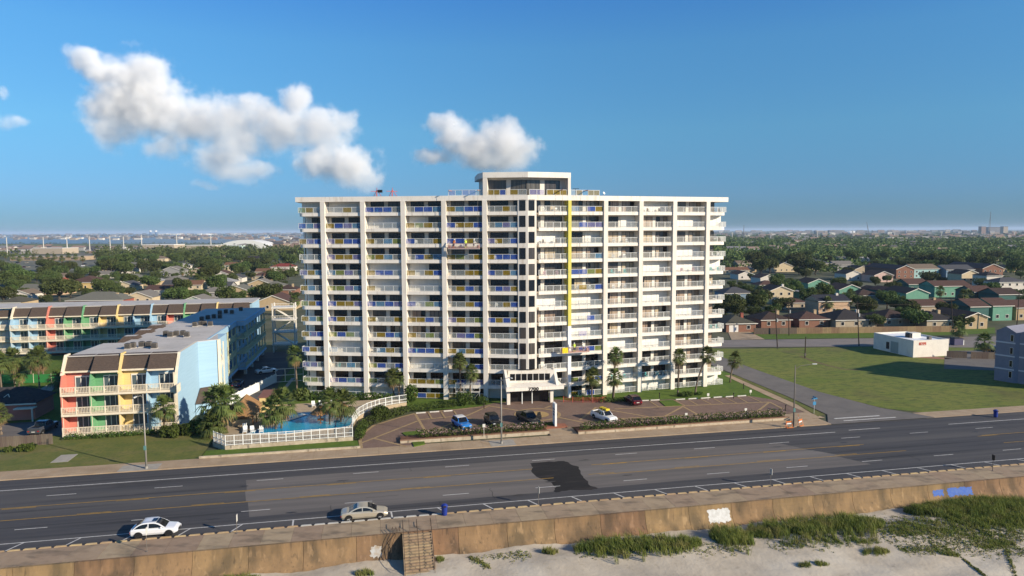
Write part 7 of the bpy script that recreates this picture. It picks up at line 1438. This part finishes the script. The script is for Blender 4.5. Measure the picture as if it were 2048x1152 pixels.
for (px0, py0, px1, py1, wv, n) in ((915, 1105, 1060, 1112, 1.5, 420), (940, 1120, 980, 1135, .8, 160), (1760, 1075, 1960, 1062, 2.2, 1100), (1800, 1100, 1900, 1098, 1.2, 420), (1940, 1080, 2045, 1070, 1.8, 560), (868, 1095, 900, 1102, .8, 260), (1780, 1060, 2048, 1050, 3.0, 1500), (1150, 1112, 1500, 1100, 1.2, 420), (1850, 1085, 2048, 1095, 2.5, 800), (1925, 1110, 1975, 1150, .3, 160), (2010, 1090, 2035, 1150, .3, 130), (1540, 1095, 1770, 1078, 1.5, 260)):
    a, b2 = UV(px0, py0, -2.4), UV(px1, py1, -2.4)
    for i in range(n):
        t = rg.random(); u = a[0] + (b2[0] - a[0]) * t; v = a[1] + (b2[1] - a[1]) * t + rg.gauss(0, wv * .45)
        if v > 69: continue
        z = beach_z(u, v); leaf_ball(mb, rg, (u, v, z + .04), .16, .16, .07, 4, .075)
o = mb.obj('beach_vine', m_vine, None, (0, 0, 0), TH); o['kind'] = 'stuff'; tag(o, 'creeping green vines spread over the sand', 'vine')
# ================================================================ CLOUDS: real scattering volumes far behind the town
CD = 6500.0
def cloud(name, label, blobs, seed, dens, depth=300.0, vox=6.5, amp=.95, nscale=.0072):
    """blobs: (px, py, rx, ry[, dy]) turned into metres at the clouds' distance"""
    k = CD / F; C_ = []
    for q in blobs:
        px, py, rx, ry = q[:4]; p = G(1024, 400); dirv = (_R * ((px - 1024) / F) + _U * ((576 - py) / F) + _FW); t = CD / dirv.y
        c = Vector((0, 0, CAMH)) + dirv * t + Vector((0, (q[4] if len(q) > 4 else 0), 0)); rx, ry = rx * 1.1, ry * 1.1; C_.append((c, rx * k, ry * k, min(depth, (rx + ry) * .5 * k * 1.1)))
    lo = [min(c[i] - (rx, ry_, rz)[(0, 2, 1)[i]] * 1.45 for c, rx, rz, ry_ in C_) for i in range(3)]; hi = [max(c[i] + (rx, ry_, rz)[(0, 2, 1)[i]] * 1.45 for c, rx, rz, ry_ in C_) for i in range(3)]
    ng = bpy.data.node_groups.new(name, 'GeometryNodeTree'); ng.interface.new_socket('Geometry', in_out='OUTPUT', socket_type='NodeSocketGeometry'); n, l = ng.nodes, ng.links
    pos = n.new('GeometryNodeInputPosition').outputs[0]; cur = None
    nz0 = n.new('ShaderNodeTexNoise'); nz0.inputs['Scale'].default_value = nscale * .55; nz0.inputs['Detail'].default_value = 3; l.new(pos, nz0.inputs['Vector'])      # slow warp of the outline
    wa = n.new('ShaderNodeVectorMath'); wa.operation = 'SUBTRACT'; l.new(nz0.outputs['Color'], wa.inputs[0]); wa.inputs[1].default_value = (.5, .5, .5)
    wb_ = n.new('ShaderNodeVectorMath'); wb_.operation = 'SCALE'; wb_.inputs['Scale'].default_value = 240; l.new(wa.outputs[0], wb_.inputs[0]); wc = n.new('ShaderNodeVectorMath'); wc.operation = 'ADD'; l.new(pos, wc.inputs[0]); l.new(wb_.outputs[0], wc.inputs[1])
    for c, rx, rz, ry_ in C_:
        a = n.new('ShaderNodeVectorMath'); a.operation = 'SUBTRACT'; l.new(wc.outputs[0], a.inputs[0]); a.inputs[1].default_value = c
        d = n.new('ShaderNodeVectorMath'); d.operation = 'MULTIPLY'; l.new(a.outputs[0], d.inputs[0]); d.inputs[1].default_value = (1 / rx, 1 / ry_, 1 / rz)
        e = n.new('ShaderNodeVectorMath'); e.operation = 'LENGTH'; l.new(d.outputs[0], e.inputs[0]); s = n.new('ShaderNodeMath'); s.operation = 'SUBTRACT'; s.inputs[0].default_value = 1; l.new(e.outputs['Value'], s.inputs[1])
        if cur is None: cur = s.outputs[0]
        else: mx = n.new('ShaderNodeMath'); mx.operation = 'SMOOTH_MAX'; mx.inputs[2].default_value = .25; l.new(cur, mx.inputs[0]); l.new(s.outputs[0], mx.inputs[1]); cur = mx.outputs[0]
    nz = n.new('ShaderNodeTexNoise'); nz.inputs['Scale'].default_value = nscale; nz.inputs['Detail'].default_value = 9; nz.inputs['Roughness'].default_value = .68; l.new(pos, nz.inputs['Vector'])
    m1 = n.new('ShaderNodeMath'); m1.operation = 'MULTIPLY_ADD'; m1.inputs[1].default_value = 2 * amp; m1.inputs[2].default_value = -amp; l.new(nz.outputs['Fac'], m1.inputs[0])
    ad = n.new('ShaderNodeMath'); ad.operation = 'ADD'; l.new(cur, ad.inputs[0]); l.new(m1.outputs[0], ad.inputs[1])
    mr = n.new('ShaderNodeMapRange'); mr.inputs[1].default_value = .0; mr.inputs[2].default_value = .7; mr.inputs[3].default_value = 0; mr.inputs[4].default_value = 1; mr.interpolation_type = 'SMOOTHSTEP'; l.new(ad.outputs[0], mr.inputs[0])
    vc = n.new('GeometryNodeVolumeCube'); vc.inputs['Min'].default_value = lo; vc.inputs['Max'].default_value = hi; sz = n.new('ShaderNodeSeparateXYZ'); l.new(pos, sz.inputs[0]); zr = n.new('ShaderNodeMapRange'); zr.inputs[1].default_value = lo[2] + (hi[2] - lo[2]) * .08; zr.inputs[2].default_value = lo[2] + (hi[2] - lo[2]) * .62; zr.inputs[3].default_value = .10; zr.inputs[4].default_value = 1; l.new(sz.outputs['Z'], zr.inputs[0])      # thin bases, firm tops
    mz = n.new('ShaderNodeMath'); mz.operation = 'MULTIPLY'; l.new(mr.outputs[0], mz.inputs[0]); l.new(zr.outputs[0], mz.inputs[1]); l.new(mz.outputs[0], vc.inputs['Density'])
    for i, ax in enumerate('XYZ'): vc.inputs['Resolution ' + ax].default_value = max(8, int((hi[i] - lo[i]) / (vox if i != 1 else vox * 2)))
    sm = n.new('GeometryNodeSetMaterial'); l.new(vc.outputs[0], sm.inputs['Geometry'])
    mt = bpy.data.materials.get('cloud_vapour_%g' % dens)
    if not mt:
        mt = bpy.data.materials.new('cloud_vapour_%g' % dens); mt.use_nodes = True; mn = mt.node_tree.nodes; mn.remove(mn['Principled BSDF']); pv = mn.new('ShaderNodeVolumePrincipled'); pv.inputs['Density'].default_value = dens; pv.inputs['Color'].default_value = (1, 1, 1, 1); pv.inputs['Anisotropy'].default_value = CLOUD_G
        mt.node_tree.links.new(pv.outputs[0], mn['Material Output'].inputs['Volume'])
    sm.inputs['Material'].default_value = mt; go = n.new('NodeGroupOutput'); l.new(sm.outputs[0], go.inputs[0])
    me = bpy.data.meshes.new(name); o = place(me, name); md = o.modifiers.new('cloud', 'NODES'); md.node_group = ng; o['kind'] = 'stuff'; tag(o, label, 'cloud'); return o
CLOUD_G = -0.3
cloud('cloud', 'large white cumulus bank high left of the tower', [(270, 165, 72, 58), (240, 215, 72, 60), (305, 215, 78, 66), (225, 255, 48, 42), (168, 115, 34, 26), (205, 142, 44, 34), (300, 150, 40, 40), (380, 245, 84, 50), (450, 250, 82, 56), (500, 225, 50, 34), (560, 258, 78, 52), (592, 200, 32, 36), (632, 258, 62, 44), (688, 245, 34, 28), (640, 282, 64, 30), (470, 290, 84, 36), (330, 292, 52, 32)], 1, .010)
cloud('cloud', 'faint lower fringe of cloud under the large bank', [(485, 345, 66, 26), (440, 325, 64, 28), (404, 368, 30, 10), (520, 340, 40, 18)], 2, .005, amp=.95)
cloud('cloud', 'rounded white cloud low beside the left wing roof', [(695, 335, 62, 40), (645, 332, 54, 32), (730, 356, 38, 26)], 3, .010)
cloud('cloud', 'white cumulus just above the penthouse', [(895, 248, 40, 24), (912, 270, 44, 32), (952, 297, 62, 40), (1002, 282, 54, 46), (1032, 302, 48, 38), (985, 318, 78, 28), (870, 312, 48, 16)], 4, .010)
cloud('cloud', 'thin wisps of cloud at the left edge', [(15, 246, 40, 11), (0, 184, 10, 14), (-30, 240, 40, 16)], 5, .005, amp=1.0)
# ================================================================ HAZE: one even box of air round the whole place
hz = MB().box(-BIG * 1.5, -BIG * 1.5, -7, BIG * 1.5, BIG * 1.5, 96).obj('haze', MATS['ground_mix']); hz['kind'] = 'stuff'; hz['label'] = 'thin bluish haze in the air over the whole place'; hz['category'] = 'haze'
hm = bpy.data.materials.new('haze_air'); hm.use_nodes = True; hn = hm.node_tree.nodes; hn.remove(hn['Principled BSDF']); hv = hn.new('ShaderNodeVolumePrincipled')
hv.inputs['Color'].default_value = (.62, .78, 1.0, 1); hv.inputs['Density'].default_value = 0.000055; hv.inputs['Anisotropy'].default_value = 0.0
hm.node_tree.links.new(hv.outputs[0], hn['Material Output'].inputs['Volume']); hz.data.materials.clear(); hz.data.materials.append(hm); hz.display_type = 'WIRE'
